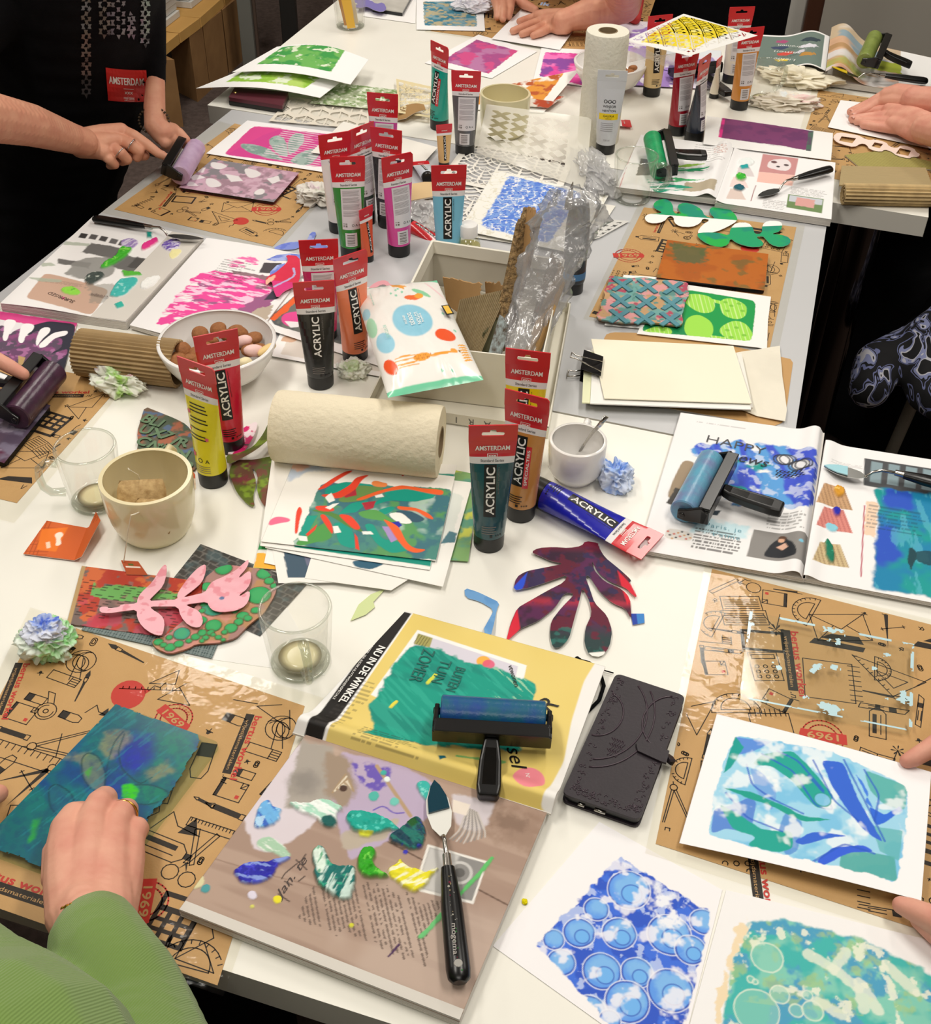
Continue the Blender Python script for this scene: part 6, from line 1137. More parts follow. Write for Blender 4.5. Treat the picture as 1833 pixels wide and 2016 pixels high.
# palette magazine (left)
def pal(P):
    P.C[:]=np.array(lin('#efedec')); w=P.w([(110,555),(100,600),(175,630),(280,500)])
    P.poly([(88,538),(215,570),(205,585),(180,620),(50,588)],'#c9a793',rag=.001); textlines(P,.1,.72,.5,.76,4,a=.4)
    for i,(x,y) in enumerate(((160,463),(180,466),(200,470),(220,475),(238,479))): P.poly([(x,y-4),(x+14,y-1),(x+8,y+8),(x-6,y+5)],['#3a3838','#5a5858','#4a4848','#6a6868','#555'+'353'][i],soft=.0008)
    for q in ([(180,480),(240,490),(225,512),(160,498)],[(115,510),(180,520),(175,530),(112,520)],[(230,500),(318,515),(300,545),(215,525)],[(270,505),(320,515),(305,535),(250,525)]): P.poly(q,'#4d4b49',rag=.003,soft=.0015,a=.9)
    P.poly([(150,515),(220,505),(230,540),(180,555),(125,540)],'#8d8c88',rag=.006,soft=.002,sc=90,a=.9); P.poly([(170,560),(235,560),(225,600),(180,595)],'#8f8b80',rag=.008,soft=.002,a=.6)
    B3=lambda pts,col,**k: blob3(P,pts,col,**k)
    B3([(198,528),(210,515),(228,510),(236,490),(255,485),(262,495),(240,515),(215,528),(200,532)],'#3fae2a',hi='#8fe05a',h=.004)
    B3([(165,550),(180,540),(205,538),(205,550),(185,563),(170,562)],'#3f4a46',h=.004,hi='#cfd6cc'); B3([(240,534),(275,535),(280,542),(245,545)],'#57b53a',h=.003)
    B3([(215,580),(225,565),(235,550),(270,545),(272,555),(245,582),(222,585)],'#3fb5ae',h=.003,hi='#9fe0da'); B3([(272,565),(285,548),(318,542),(305,560),(285,570)],'#f1f1ee',h=.004)
    B3([(278,488),(285,480),(310,468),(312,478),(295,488),(280,496)],'#e0338a',h=.004); B3([(320,478),(340,470),(358,474),(350,488),(335,495),(318,488)],'#6a50a8',h=.004,hi='#cfc6e6',streak=(.6,'#e6e0f0')); B3([(238,475),(262,470),(275,478),(262,492),(240,490)],'#cfc4dc',streak=(1,'#8a6fb0'),h=.002)
    B3([(330,502),(340,490),(358,490),(355,500),(338,512)],'#eee6a8',h=.003); B3([(288,460),(300,460),(298,470),(290,470)],'#1c9a8c',h=.004); B3([(120,570),(145,565),(162,578),(150,585),(125,580)],'#8fd64a',hi='#2f9a2a',h=.002); B3([(225,598),(240,592),(245,602),(230,608)],'#2fb0a0',h=.003)
    for q in ([(52,545),(80,548),(125,553),(122,558),(80,556)],[(72,516),(100,518),(110,524),(85,525)],[(125,475),(180,482),(172,486),(125,482)]): P.poly(q,'#a9b3a0',rag=.002,soft=.001,a=.8)
    P.poly([(120,588),(128,586),(126,592)],'#e0338a',rag=.001)
mg=magazine('magazine',[([(184,425),(400,466),(247,632),(0,597)],pal,lambda u,v:.002*np.sin(u*5),.016)],'magazine page used as paint palette, at the left edge of the middle table',.017,.016,None)
tx(mg,'SURPRISED',120,585,.0195,(-60,-22),.008,mat('page_dark','#5c4a44',.5),bold=.01,w=.055)
tx(mg,'creeps',195,582,.0195,(-60,-10),.007,mat('page_dark','#5c4a44',.5),bold=.01,w=.03)
def pinkpage(P):
    P.C[:]=np.array(lin('#eeecec')); P.poly([(400,540),(520,545),(560,560),(520,620),(430,640),(360,640)],'#9a5a86',rag=.006); P.poly([(455,535),(560,552),(545,575),(470,560)],'#8f6f78',rag=.002); P.poly([(520,520),(555,520),(548,540),(510,540)],'#4a4448',rag=.001); P.poly([(395,605),(455,612),(430,650),(380,650)],'#6d5a8a',rag=.002)
    m=P.mask([(385,545),(415,535),(520,552),(540,575),(500,590),(480,610),(420,622),(400,640),(310,642),(335,600)],rag=.008,soft=.001,sc=80); P.mix(m*sstep(.3,.45,P.nd(40,90,.1,3)),'#e8489a'); P.mix(m*sstep(.55,.62,P.nd(60,200,-.3,9)),'#f7c6de')
    m=P.mask([(445,510),(505,508),(510,525),(470,530),(440,525)],rag=.008,soft=.001,sc=80); P.mix(m*sstep(.45,.55,P.nd(50,200,-.3,5)),'#ee6fae'); textlines(P,.3,.2,.62,.42,9,a=.5,ragged=.4); P.poly([(535,575),(560,572),(545,590),(520,592)],'#3a3244',rag=.001); P.poly([(500,612),(540,600),(520,640),(480,640)],'#b9aa98',rag=.004)
magazine('magazine',[([(407,468),(622,508),(470,705),(255,640)],pinkpage,lambda u,v:.003*np.sin(u*3.1),.006)],'open magazine page with bright pink painted block behind the cookie bowl',.010,.007,None)
palette_knife('palette knife with black handle lying along the top of the palette magazine',at(402,470,.024),at(330,463,.028),at(296,447,.030),at(184,430,.026),w=.008,tipc='#8d8b88',hw=.0085,hang=False)
def orangeprint(P):
    P.C[:]=np.array(lin('#f2f0ee')); m=P.mask([(588,575),(745,590),(715,690),(540,640),(530,625)],rag=.001); P.mix(m,'#55585a'); P.mix(m*sstep(.5,.6,P.n(40,5)),'#6d706a'); P.poly([(530,628),(588,576),(600,580),(540,632)],'#e8632a',rag=.0015); P.poly([(548,612),(572,600),(568,612),(552,620)],'#e8632a',rag=.002)
    P.poly([(553,625),(562,616),(592,612),(590,640),(570,644),(556,636)],'#e84a96',soft=.001); P.poly([(560,632),(590,634),(588,644),(572,645)],'#f4f0f2',soft=.0006); P.poly([(578,568),(602,552),(600,580),(585,585)],'#e84a96',soft=.001)
sheet('art_print',[(592,548),(790,575),(760,725),(508,642)],orangeprint,z=.0075,label='dark grey and pink print with orange edge, behind the black tube',cat='print',base='#f2f0ee')
sheet('art_print',[(560,640),(800,660),(770,745),(530,700)],lambda P:(P.uvrect(.08,.1,.9,.9,'#ded6cc',rag=.01),P.circ(570,666,.012,'#d6b094',rag=.004),P.poly([(720,665),(770,680),(760,705),(715,690)],'#7d8084',rag=.004)),z=.004,label='pale print under the dark grey and pink one',cat='print',base='#f2f0ee')
cut('chain_cutout',[(722,572),(732,560),(748,552),(762,552),(770,562),(790,560),(790,566),(766,568),(758,560),(750,560),(738,568),(730,578),(722,580)],.0085,.0008,'pink bent paper strip behind the coral tube','paper cutout',None,base='#e0a0aa')
def redm(P): P.C[:]=np.array(lin('#d62a4a')); P.mix((P.V<.35)*.95,'#d8337e'); P.mix(P.lmask([(578,530),(582,545),(560,558),(540,568)],.004,rag=.001),'#b9b0dc'); P.poly([(518,560),(535,548),(545,545),(540,556),(525,566)],'#f2b49a',rag=.002)
cut('paper_cutout',[(562,505),(590,507),(592,545),(585,565),(560,575),(546,590),(538,572),(536,556),(523,566),(524,550),(545,540),(562,522),(568,515)],.014,.0006,'red and magenta curved paper cutout left of the deep pink tube','paper cutout',redm,base='#d62a4a',lift=lambda P:.006*P.n(20,3))
def bl(P): P.C[:]=np.array(lin('#7f90dc')); P.mix(sstep(.45,.6,P.n(60,3)),'#a9b6ea'); P.mix(sstep(.55,.65,P.n(80,8))*.7,'#5a6fd0')
cut('paper_leaf',[(535,489),(555,480),(580,475),(602,478),(612,456),(624,457),(616,476),(640,482),(650,488),(630,490),(612,486),(600,480),(585,490),(560,492)],.0025,.0006,'blue dragonfly-shaped paper cutout left of the green tube','paper cutout',bl,base='#7f90dc')
cut('paper_leaf',[(524,511),(545,502),(570,499),(592,501),(594,508),(570,512),(540,514)],.013,.0006,'second blue paper leaf above the red cutout','paper cutout',bl,base='#7f90dc')
cut('paper_leaf',[(530,550),(532,535),(545,522),(562,518),(556,532),(545,545)],.0125,.0006,'small blue paper leaf under the red cutout','paper cutout',bl,base='#7f90dc')
crumple('tissue',696,736,.021,.020,.020,'green-tinged white tissue at the foot of the coral tube',cols=[(0,-.2,.7,'#c3d9a8'),(-.5,.3,.3,'#efe6e8')],base='#e8eadf',seed=22)
# kraft mat B items
def gpB(P):
    P.C[:]=np.array(lin('#c79fb2')); P.mix(sstep(.42,.6,P.n(45,3)),'#a98a98'); P.mix(sstep(.5,.62,P.n(60,9)),'#d8b4c6'); P.mix(sstep(.58,.66,P.n(40,19)),'#8f8a90')
    for q in ([(415,318),(440,322),(450,328),(430,335),(414,328)],[(480,330),(505,335),(518,344),(495,352),(484,345)],[(442,342),(470,347),(478,356),(455,358)],[(405,350),(425,352),(440,366),(415,370),(405,362)],[(525,352),(548,346),(552,356),(536,362)],[(498,380),(512,370),(522,374),(520,382),(505,384)],[(370,342),(395,345),(405,350),(380,355)],[(362,358),(380,358),(392,366),(370,366)],[(390,330),(405,330),(400,340),(385,338)]): P.poly(q,'#efe9ea',soft=.001,rag=.0006)
    P._hole=lambda a,b:np.zeros(len(a),bool)
gel('pale pink inked gel plate with white leaf marks being rolled',[(419,313),(589,340),(539,398),(352,369)],.0018,.006,gpB,base='#e0b4c6')
def pinkleaf(P):
    P.poly([(498,248),(665,266),(648,300),(636,330),(440,304)],'#d2418f',rag=.0012); P.poly([(498,248),(560,252),(520,265),(455,300),(440,304)],'#e0478f',rag=.002,a=.6); m0=P.mask([(498,248),(665,266),(648,300),(636,330),(440,304)])
    g='#9fb3ac'
    for q in ([(473,282),(500,284),(528,292),(545,305),(560,316),(530,312),(495,302),(476,292)],[(527,275),(545,265),(560,272),(566,290),(568,310),(556,308),(540,298)],[(568,272),(582,262),(598,262),(600,275),(590,292),(572,305),(566,298)],[(568,318),(590,300),(625,290),(630,305),(610,325),(590,325)]): P.poly(q,g,rag=.002); P.mix(P.mask(q)*sstep(.5,.6,P.n(80,4)),'#7f9a92')
    k=P.nd(0.0001,170,.35,2,1); f=np.sin((P.X*math.sin(.3)+P.Y*math.cos(.3))*620)
    P.mix(m0*(f>.35)*(P.U>.42)*.75*sstep(.3,.5,P.n(40,6)),'#e6d6de')
sheet('art_print',[(487,237),(672,262),(645,340),(406,302)],pinkleaf,z=.0035,label='magenta print with grey-green leaves on white card, behind the pink gel plate',cat='print',base='#f4f2f3')
sheet('paper_sheet',[(676,239),(862,290),(826,329),(612,300)],None,z=.008,label='blank white sheet under the magenta and black tubes',cat='paper',base='#efece4')
crumple('tissue',628,395,.034,.030,.026,'grey-white tissue beside the white tube on the middle table',cols=[(-.3,.2,.4,'#d9c3cc'),(.3,-.4,.4,'#cfd6c6')],base='#dedbd2',seed=31,amp=.8)
cut('envelope',[(808,362),(835,358),(880,358),(880,382),(845,388),(806,395)],.014,.003,'tan card flap lying between the pink and light blue tubes','card',None,base='#d8bb8c')
crumple('plastic_wrap',838,432,.036,.05,.022,'crumpled clear plastic wrap between the pink and light blue tubes',cat='plastic wrap',base='#cfcfcf',seed=40,mt=M_fl)
lying('#c9272f',at(800,440,.011),at(832,458,.003),'red and white tube half hidden behind the pink tube',style='small',H=.1,s=.6)
# small bottle with white cap
c=at(921,520); t=thing('bottle','small clear bottle of yellow oil with a white screw cap behind the box','bottle',c)
b=MB(); b.lathe((0,0,0),[(.018,0),(.0205,.002),(.0205,.042),(.019,.048),(.012,.053),(.0115,.058)],clear('bottle_plastic','#f6f7ee',gloss=.1,rough=.04),36); b.build('bottle_body',t,local=True,smooth=True,auto=.8)
b=MB(); b.lathe((0,0,.002),[(.0185,0),(.0192,.002),(.0192,.032),(.0001,.032)],mat('oil','#cfc48a',.1,coat=.5),36); b.build('oil',t,local=True,smooth=True,auto=.8)
b=MB(); b.lathe((0,0,.055),[(.0155,0),(.0158,.001),(.0155,.019),(.0145,.0205),(.0001,.0205)],mat('white_cap','#efedea',.35),40); b.build('cap',t,local=True,smooth=True,auto=.6)
b=MB(); b.lathe((0,0,.010),[(.0208,0),(.0209,.001),(.0209,.026),(.0207,.0265)],mat('bottle_label','#c9c28c',.5),36); put_text(b,'olie',M_bk,lambda x,y:(.0212*math.sin(x/.0212),-.0212*math.cos(x/.0212),.02+y),w=.02,bold=.01); b.build('label',t,local=True,smooth=True)
# bubble wrap and stencils
M_sten=clear('stencil_plastic','#ffffff',gloss=.06,rough=.15,body=.62,bodycol='#efece0')
def xh(cu,cv,cx,cy,pt):
    a=cu*5.2-.30; b=cv*5.6-.45; fa=a-np.floor(a)-.5; fb=b-np.floor(b)-.5
    x=(np.abs(np.abs(fa)-np.abs(fb)*1.0)<.19)&(np.hypot(fa,fb)<.56)
    return x&(cu>.05)&(cu<.80)&(cv>.10)&(cv<.80)
sheet('stencil',[(958,205),(1165,232),(1152,372),(938,300)],None,zs=[.088,.06,.006,.010],label='translucent stencil with rows of crosses leaning on the cream mug',cat='stencil',res=.0011,hole=xh,mt=M_sten,base='#e9e5d6')
def sc_h(cu,cv,cx,cy,pt):
    a=cu*5; b=cv*3.6; r=np.zeros(len(cu),bool)
    row=np.floor(b); aa=a+.5*(row%2); d=np.hypot(aa-np.floor(aa)-.5,(b-row)); ang=np.arctan2(aa-np.floor(aa)-.5,b-row)
    return ((np.abs(d*4-np.round(d*4))>.13)&(np.abs(np.sin(ang*4))>.28))&(cu>.06)&(cu<.94)&(cv>.06)&(cv<.94)
M_st2=mat('stencil_white','#eeebe2',.45)
sheet('stencil',[(920,278),(1128,318),(1095,402),(866,352)],None,z=.0045,label='white stencil of fan shapes behind the blue gel print',cat='stencil',res=.0011,hole=sc_h,mt=M_st2)
sheet('stencil',[(888,352),(1212,405),(1150,500),(830,452)],None,z=.0025,label='white shell-pattern stencil lying under the blue gel print',cat='stencil',res=.0012,hole=lambda a,b,c,d,e:sc_h(a*1.0,b,c,d,e),mt=M_st2)
def bgel(P):
    P.C[:]=np.array(lin('#efeee6')); m=P.mask([(1000,345),(1140,378),(1145,390),(1120,420),(1080,480),(960,450),(945,440),(985,380)],rag=.004,soft=.002); a=P.n(70,3); P.mix(m,'#7ba0e2'); P.mix(m*sstep(.46,.54,np.abs(P.n(60,5)-.5)*4)*.8,'#4a78d8'); P.mix(sstep(.05,.02,np.abs(P.n(75,9)-.5))*(m*.8+.25),'#e9edf4'); P.mix(sstep(.03,.01,np.abs(P.n(95,19)-.48))*m,'#3b64cc')
    P.mix((1-m)*sstep(.04,.02,np.abs(P.n(70,23)-.5))*.5,'#c9c09c')
sheet('gel_print',[(975,335),(1198,385),(1135,500),(905,452)],bgel,z=.008,label='blue swirled print on clear film behind the open box',cat='print',base='#efeee6')
def fh(cu,cv,cx,cy,pt): a=cu*5; b=cv*5; d=np.hypot(a-np.floor(a)-.5,b-np.floor(b)-.5); an=np.arctan2(b-np.floor(b)-.5,a-np.floor(a)-.5); return (d<.28+.12*np.cos(an*5))&(cu>.08)&(cu<.92)&(cv>.1)&(cv<.9)
sheet('stencil',[(1120,425),(1240,435),(1180,468),(1095,492)],None,z=.0035,label='small grey-white flower stencil right of the plastic wrap',cat='stencil',res=.0011,hole=fh,mt=mat('stencil_grey','#d6d5d0',.4))
crumple('bubble_wrap',1168,350,.036,.085,.035,'clear bubble wrap crumpled left of the middle glass mug',cat='bubble wrap',base='#dddddd',seed=44,mt=M_fl,rz=.2)
# ---------------------------------------------------------------- cardboard box and its contents
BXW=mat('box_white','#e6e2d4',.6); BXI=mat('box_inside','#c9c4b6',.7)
def board(name,K,th,m,parent=None,label=None,cat=None,torn=0,seed=1,painter=None,corr=False,group=None):
    """K: four 3D corners (TL,TR,BR,BL) of a stiff sheet with thickness"""
    K=[Vector(k) for k in K]; N=(K[1]-K[0]).cross(K[3]-K[0]).normalized(); b=MB(); n=24; e=MB()
    def g(u,v,o):
        uu=u
        if torn and v<.5: v=v+torn*(.5-v)*2*(noise.noise((u*6,seed,0))*.5+.25*noise.noise((u*19,seed,2)))
        if torn and u>.5: uu=u-torn*.6*(u-.5)*2*abs(noise.noise((v*7,seed,5)))
        p=(K[0]*(1-uu)+K[1]*uu)*(1-v)+(K[3]*(1-uu)+K[2]*uu)*v
        z=0
        if corr: z=.0011*math.cos(u*corr)
        return tuple(p+N*(o+z))
    nu=n if not corr else 150
    b.grid(nu,n,lambda u,v:g(u,v,th/2),m); k=len(b.v); b.grid(nu,n,lambda u,v:g(u,v,-th/2),m)
    per=[i for i in range(nu)]+[j*nu+nu-1 for j in range(1,n)]+[(n-1)*nu+i for i in range(nu-2,-1,-1)]+[j*nu for j in range(n-2,0,-1)]
    b.add([],[],m); b.f+=[(per[i],per[(i+1)%len(per)],per[(i+1)%len(per)]+k,per[i]+k) for i in range(len(per))]; b.mi+=[b.m(m)]*len(per)
    o=b.build(name,parent)
    if not parent: tag(o,label,cat,group)
    return o
Bz=.095; T4=[at(850,473,Bz),at(1112,512,Bz),at(1068,708,Bz),at(752,672,Bz)]
bt=thing('cardboard_box','open white cardboard box full of card scraps in the centre','box',at(930,700)); down=Vector((0,0,-Bz+.004))
cx=(T4[0]+T4[1]+T4[2]+T4[3])/4
Bo=[Vector((cx.x+(k.x-cx.x)*.975,cx.y+(k.y-cx.y)*.985,TZ+.0045)) for k in T4]
def wallp(i,j):
    a,b_=T4[i],T4[j]; c,d=Bo[j],Bo[i]; inn=lambda p:p+(Vector((cx.x,cx.y,p.z))-p).normalized()*.003
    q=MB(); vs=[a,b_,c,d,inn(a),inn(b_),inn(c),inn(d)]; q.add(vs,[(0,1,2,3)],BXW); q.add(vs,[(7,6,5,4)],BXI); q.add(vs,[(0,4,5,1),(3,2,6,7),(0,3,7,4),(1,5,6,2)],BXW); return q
for i,j in ((0,1),(1,2),(2,3),(3,0)): wallp(i,j).build('box_wall',bt)
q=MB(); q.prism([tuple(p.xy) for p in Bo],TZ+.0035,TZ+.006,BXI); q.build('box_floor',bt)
for i,j in ((0,1),(3,0)):
    q=MB(); a,b_=T4[i],T4[j]; inn=(Vector((cx.x,cx.y,a.z))-(a+b_)/2).normalized(); q.add([a+inn*.003,b_+inn*.003,b_+inn*.005+Vector((0,0,-.02)),a+inn*.005+Vector((0,0,-.02)),a+Vector((0,0,.001)),b_+Vector((0,0,.001))],[(0,1,2,3),(4,5,1,0)],BXW); q.build('folded_rim',bt)
# the lid the box stands in
L4=[at(838,560,.02),at(1124,596,.02),at(1080,842,.02),at(722,790,.02)]
lt=thing('box_lid','white box lid with letters on its rim standing under the box','lid',at(930,720)); q=MB(); q.prism([tuple(p.xy) for p in L4],TZ+.0004,TZ+.0025,BXW); q.build('lid_base',lt)
for i,j in ((0,1),(1,2),(2,3),(3,0)):
    q=MB(); a,b_=L4[i],L4[j]; c=(L4[0]+L4[1]+L4[2]+L4[3])/4; inn=(Vector((c.x,c.y,a.z))-(a+b_)/2).normalized()*.002; dn=Vector((0,0,-.0195)); vs=[a,b_,b_+dn,a+dn,a+inn,b_+inn,b_+dn+inn,a+dn+inn]; q.add(vs,[(0,3,2,1),(4,5,6,7),(0,1,5,4),(0,4,7,3),(1,2,6,5),(3,7,6,2)],BXW); q.build('lid_rim',lt)
q=MB(); a,b_=L4[3],L4[2]; d=(b_-a).normalized(); out=Vector((d.y,-d.x,0))
for s_,f in (('I',.50),('R',.58),('A',.67)):
    c=a.lerp(b_,f)+Vector((0,0,-.010))+out*.0005; put_text(q,s_,mat('marker_grey','#5a5754',.6),lambda x,y:tuple(c-d*x-Vector((0,0,1))*y),h=.011,bold=-.005)
q.build('lettering',lt)
KR=mat('kraft_board','#b08a5a',.75,vary=(25,.5,'#9c7748')); CR=mat('corrugated_board','#a3916e',.75,vary=(30,.4,'#8d7c5c')); CB=mat('grey_board','#8d7355',.8,vary=(35,.6,'#75603f'))
P3=lambda x,y,z:at(x,y,z)
board('card_scrap',[P3(872,545,.07),P3(950,560,.075),P3(940,640,.02),P3(880,600,.02)],.002,KR,label='plain kraft card leaning at the back left inside the box',cat='card',torn=.12,seed=3)
board('card_scrap',[P3(955,555,.075),P3(1000,560,.08),P3(990,640,.03),P3(958,600,.03)],.002,KR,label='smaller brown card behind the grooved board inside the box',cat='card',torn=.2,seed=8)
board('corrugated_scrap',[P3(905,590,.085),P3(1002,568,.10),P3(940,712,.025),P3(885,690,.02)],.003,CR,label='grooved corrugated board leaning diagonally inside the box',cat='card',corr=150)
g_=board('letter_scrap',[P3(952,655,.055),P3(985,620,.07),P3(972,705,.03),P3(942,705,.02)],.003,mat('olive_board','#4d4a2c',.7),label='olive letter-embossed scrap low in the box',cat='card',torn=.1,seed=5)
board('card_scrap',[P3(1040,410,.20),P3(1066,430,.20),P3(1008,650,.05),P3(985,640,.04)],.006,KR,label='tall torn brown cardboard strip standing in the box',cat='card',torn=.18,seed=11)
board('card_scrap',[P3(1020,440,.185),P3(1045,412,.195),P3(990,690,.04),P3(965,700,.02)],.008,mat('torn_board','#a98a5c',.85,vary=(160,1,'#5f4b30'),bump=(200,1,.006)),label='ragged-edged corrugated strip beside the tall brown one in the box',cat='card',torn=.25,seed=14)
board('card_scrap',[P3(1100,520,.12),P3(1110,560,.12),P3(1060,700,.05),P3(1030,705,.04)],.004,mat('pine_board','#b8935c',.7,vary=(20,.6,'#9c7845')),label='honey-coloured ridged board at the right inside the box',cat='card',corr=60,torn=.2,seed=17)
board('card_scrap',[P3(1085,500,.13),P3(1102,512,.13),P3(1065,650,.06),P3(1045,640,.05)],.003,CB,label='dark brown board behind the honey-coloured one in the box',cat='card',torn=.3,seed=19)
board('painted_scrap',[P3(985,620,.085),P3(1000,640,.085),P3(985,706,.04),P3(960,706,.03)],.003,mat('paint_spattered_board','#b9c9cc',.6,vary=(120,1,'#5c4a3a')),label='pale blue spattered board edge among the scraps in the box',cat='card',torn=.2,seed=23)
wr=[(1125,372,.25),(1135,400,.235),(1110,440,.20),(1085,520,.15),(1055,610,.09),(1030,690,.05)]
def wrap():
    b=MB(); C_=[P3(*p) for p in wr]; n=40; k=60; W_=[.020,.038,.046,.044,.036,.024]
    for_=[]
    def g(u,v):
        s_=v*5; i=min(4,int(s_)); f=s_-i; c=C_[i].lerp(C_[i+1],f); w_=W_[i]*(1-f)+W_[i+1]*f; a=TAU*u
        q=Vector((math.cos(a)*2,math.sin(a)*2,v*7)); r=1+.5*noise.noise(q)+.3*(abs(noise.noise(q*2.6)))
        return (c.x+math.cos(a)*w_*r,c.y+math.sin(a)*w_*.35*r,c.z+.012*noise.noise(q*1.3))
    b.grid(n,k,g,clear('wrap_grey','#f2f2f3',gloss=.14,rough=.14,bump=(60,.5),body=.32,bodycol='#c9cacc',edge=.3),wrapu=True); o=b.build('plastic_wrap',smooth=True); tag(o,'tall crumpled clear plastic standing up out of the box','plastic wrap')
wrap()
q=MB(); q.tube([P3(1118,412,.20),P3(1122,385,.225),P3(1128,358,.26)],[.006,.005,.0006],M_steel,8,flat=.3); tag(q.build('blade_tip',smooth=True),'pointed metal palette knife tip sticking up behind the plastic wrap','palette knife')
# dark bottle behind box
c=at(1127,572); t=thing('paint_tube','dark grey tube with white lettering standing behind the right side of the box','paint tube',c,rz=.3)
b=MB(); b.lathe((0,0,.02),[(.0185,0),(.0195,.004),(.0195,.10),(.017,.125),(.014,.14)],mat('dark_bottle','#2c3138',.3),36); b.lathe((0,0,.028),[(.0197,0),(.0198,.012)],mat('blue_ring','#4a7fb0',.4),36); 
for j,tt in enumerate(('WN','acryl')): put_text(b,tt,M_wt,lambda x,y:(.0199*math.sin((x)/.02),-.0199*math.cos(x/.02),.09-j*.02+y),w=.02,bold=.02)
b.build('tube_body',t,local=True,smooth=True,auto=.7); b=MB(); b.lathe((0,0,0),[(.017,0),(.0175,.001),(.0172,.019),(.016,.0205)],M_cap,36); b.build('cap',t,local=True,smooth=True,auto=.6)
# wipes pack
def pillow(name,K,bulge,painter,label,cat,seal='#79d0a8',sag=None):
    K=[Vector(k) for k in K]; t=thing(name,label,cat,(K[0]+K[1]+K[2]+K[3])/4); N=(K[3]-K[0]).cross(K[1]-K[0]).normalized(); 
    if N.z<0: N=-N
    nu,nv=110,140; u,v=np.meshgrid(np.linspace(0,1,nu),np.linspace(0,1,nv)); u=u.ravel(); v=v.ravel(); a=[np.array(k) for k in K]
    P=(a[0][None]*((1-u)*(1-v))[:,None]+a[1][None]*(u*(1-v))[:,None]+a[2][None]*(u*v)[:,None]+a[3][None]*((1-u)*v)[:,None])
    prof=(1-np.abs(2*u-1)**3.2)**.7*(1-np.abs(2*v-1)**5)**.8; wr=fbm(u*4,v*4,3)*.25+.035*np.sin((u*9+fbm(u*3,v*3,8)*5)*4)*np.exp(-((np.minimum(v,1-v))/.12)**2)*2
    hgt=bulge*prof*(.85+wr); idx=np.arange(nu*nv).reshape(nv,nu); F=np.stack([idx[1:,:-1],idx[1:,1:],idx[:-1,1:],idx[:-1,:-1]],-1).reshape(-1,4)
    for top in (1,0):
        Q=P+np.array(N)[None]*(hgt if top else -hgt*.7)[:,None]; Q[:,2]+=.0
        pt=Paint(P[:,0].copy(),P[:,1].copy(),u,v,0,'#f2f0ea'); pt.nu=nu
        if top: painter(pt,K)
        else: pt.C[:]=np.array(lin('#f2f0ea'))
        m=MB(); m.v=[tuple(x) for x in Q]; m.f=[tuple(x) for x in (F if top else F[:,::-1]).tolist()]; m.ms=[mat('wipes_foil','#ffffff',.3,attr=True,coat=.3)]; m.mi=[0]*len(m.f); m.col=np.c_[pt.C,np.ones(len(u))]
        m.build('front_film' if top else 'back_film',t,smooth=True)
    return t
def wipes(P,K):
    U,V=P.U,P.V
    uv=lambda x,y:(x,y)
    def el(cx,cy,rx,ry,col,a=1,rot=0):
        c,s=math.cos(rot),math.sin(rot); dx,dy=(U-cx),(V-cy); d=np.hypot((dx*c+dy*s)/rx,(-dx*s+dy*c)/ry); P.mix(sstep(1.06,.94,d)*a,col)
    P.mix((V>.965)|(V<.03),'#74cfa6')
    el(.52,.47,.215,.155,'#8fcbe2'); el(.15,.62,.10,.09,'#9ad3e8',rot=.4); el(.05,.30,.05,.05,'#a9d8e6'); el(.06,.44,.06,.09,'#a6dcb9')
    el(.80,.64,.105,.062,'#ee5a2c'); el(.12,.82,.075,.055,'#ee5a2c',rot=.6); el(.74,.20,.10,.028,'#8fd2a6',rot=.5); el(.62,.245,.09,.028,'#ef7038',rot=.1); el(.70,.235,.05,.028,'#f0a53c')
    for k in range(7):
        el(.50+.018*k-.05,.055+.010*k,.012,.032,'#f2a93b',rot=-.5); el(.52+.018*k-.05,.03+.012*k,.030,.008,'#f2a93b',rot=.2)
        el(.93+.0*k,.72+.022*k,.05,.007,'#f2a93b',rot=-.25)
    for k in range(4): el(.86+.03*k,.10+.03*k,.012,.05,'#f3c9cf',.6,rot=-.7)
    # giraffe lying across
    el(.47,.80,.095,.030,'#f2a23a',rot=-.05); el(.66,.80,.14,.012,'#f2a23a',rot=-.04); el(.82,.785,.035,.020,'#f2a23a'); el(.875,.785,.012,.012,'#9c7748'); el(.30,.775,.12,.006,'#f2a23a',rot=0); el(.29,.80,.12,.006,'#f2a23a'); el(.30,.83,.12,.006,'#f2a23a'); el(.31,.85,.11,.006,'#f2a23a')
    for k in range(12): el(.40+.028*(k%7)+.01*(k//7),.79+.02*(k%2),.006,.006,'#c2702a')
    for (x,y) in ((.40,.17),(.47,.14),(.53,.17),(.45,.2),(.62,.92),(.66,1.0),(.72,.93),(.5,.13),(.88,.42),(.93,.58)): el(x,y,.014,.012,'#8fd2b4')
    P.mix(((np.abs(V-.33-(U-.1)*.1)<.0)|False)*1.0,'#000000')
WK=[at(697,572,.085),at(860,552,.112),at(952,748,.118),at(764,783,.118)]
wp=pillow('wipes_pack',WK,.017,wipes,'white baby wipes pack with giraffe print lying over the box corner','wipes pack')
def wt_(t_,u,v,du,dv,h,m_,w=None,bold=.01,off=.0185):
    g=lambda a,b:(WK[0]*(1-a)+WK[1]*a)*(1-b)+(WK[3]*(1-a)+WK[2]*a)*b
    c=g(u,v); d=(g(u+du,v+dv)-c).normalized(); N=(WK[3]-WK[0]).cross(WK[1]-WK[0]).normalized(); N=N if N.z>0 else -N; n=N.cross(d); m=MB(); put_text(m,t_,m_,lambda x,y:tuple(c+d*x+n*y+N*off),h=h,w=w,bold=bold); m.build('lettering',wp)
for t_,u,w_ in (('zuigeling',.63,.026),('LOTION',.585,.034),('DOEKJES',.51,.036),('SENSITIVE',.44,.026)): wt_(t_,u,.47,0,1,.0055 if w_>.03 else .003,M_wt,w=w_,bold=.02)
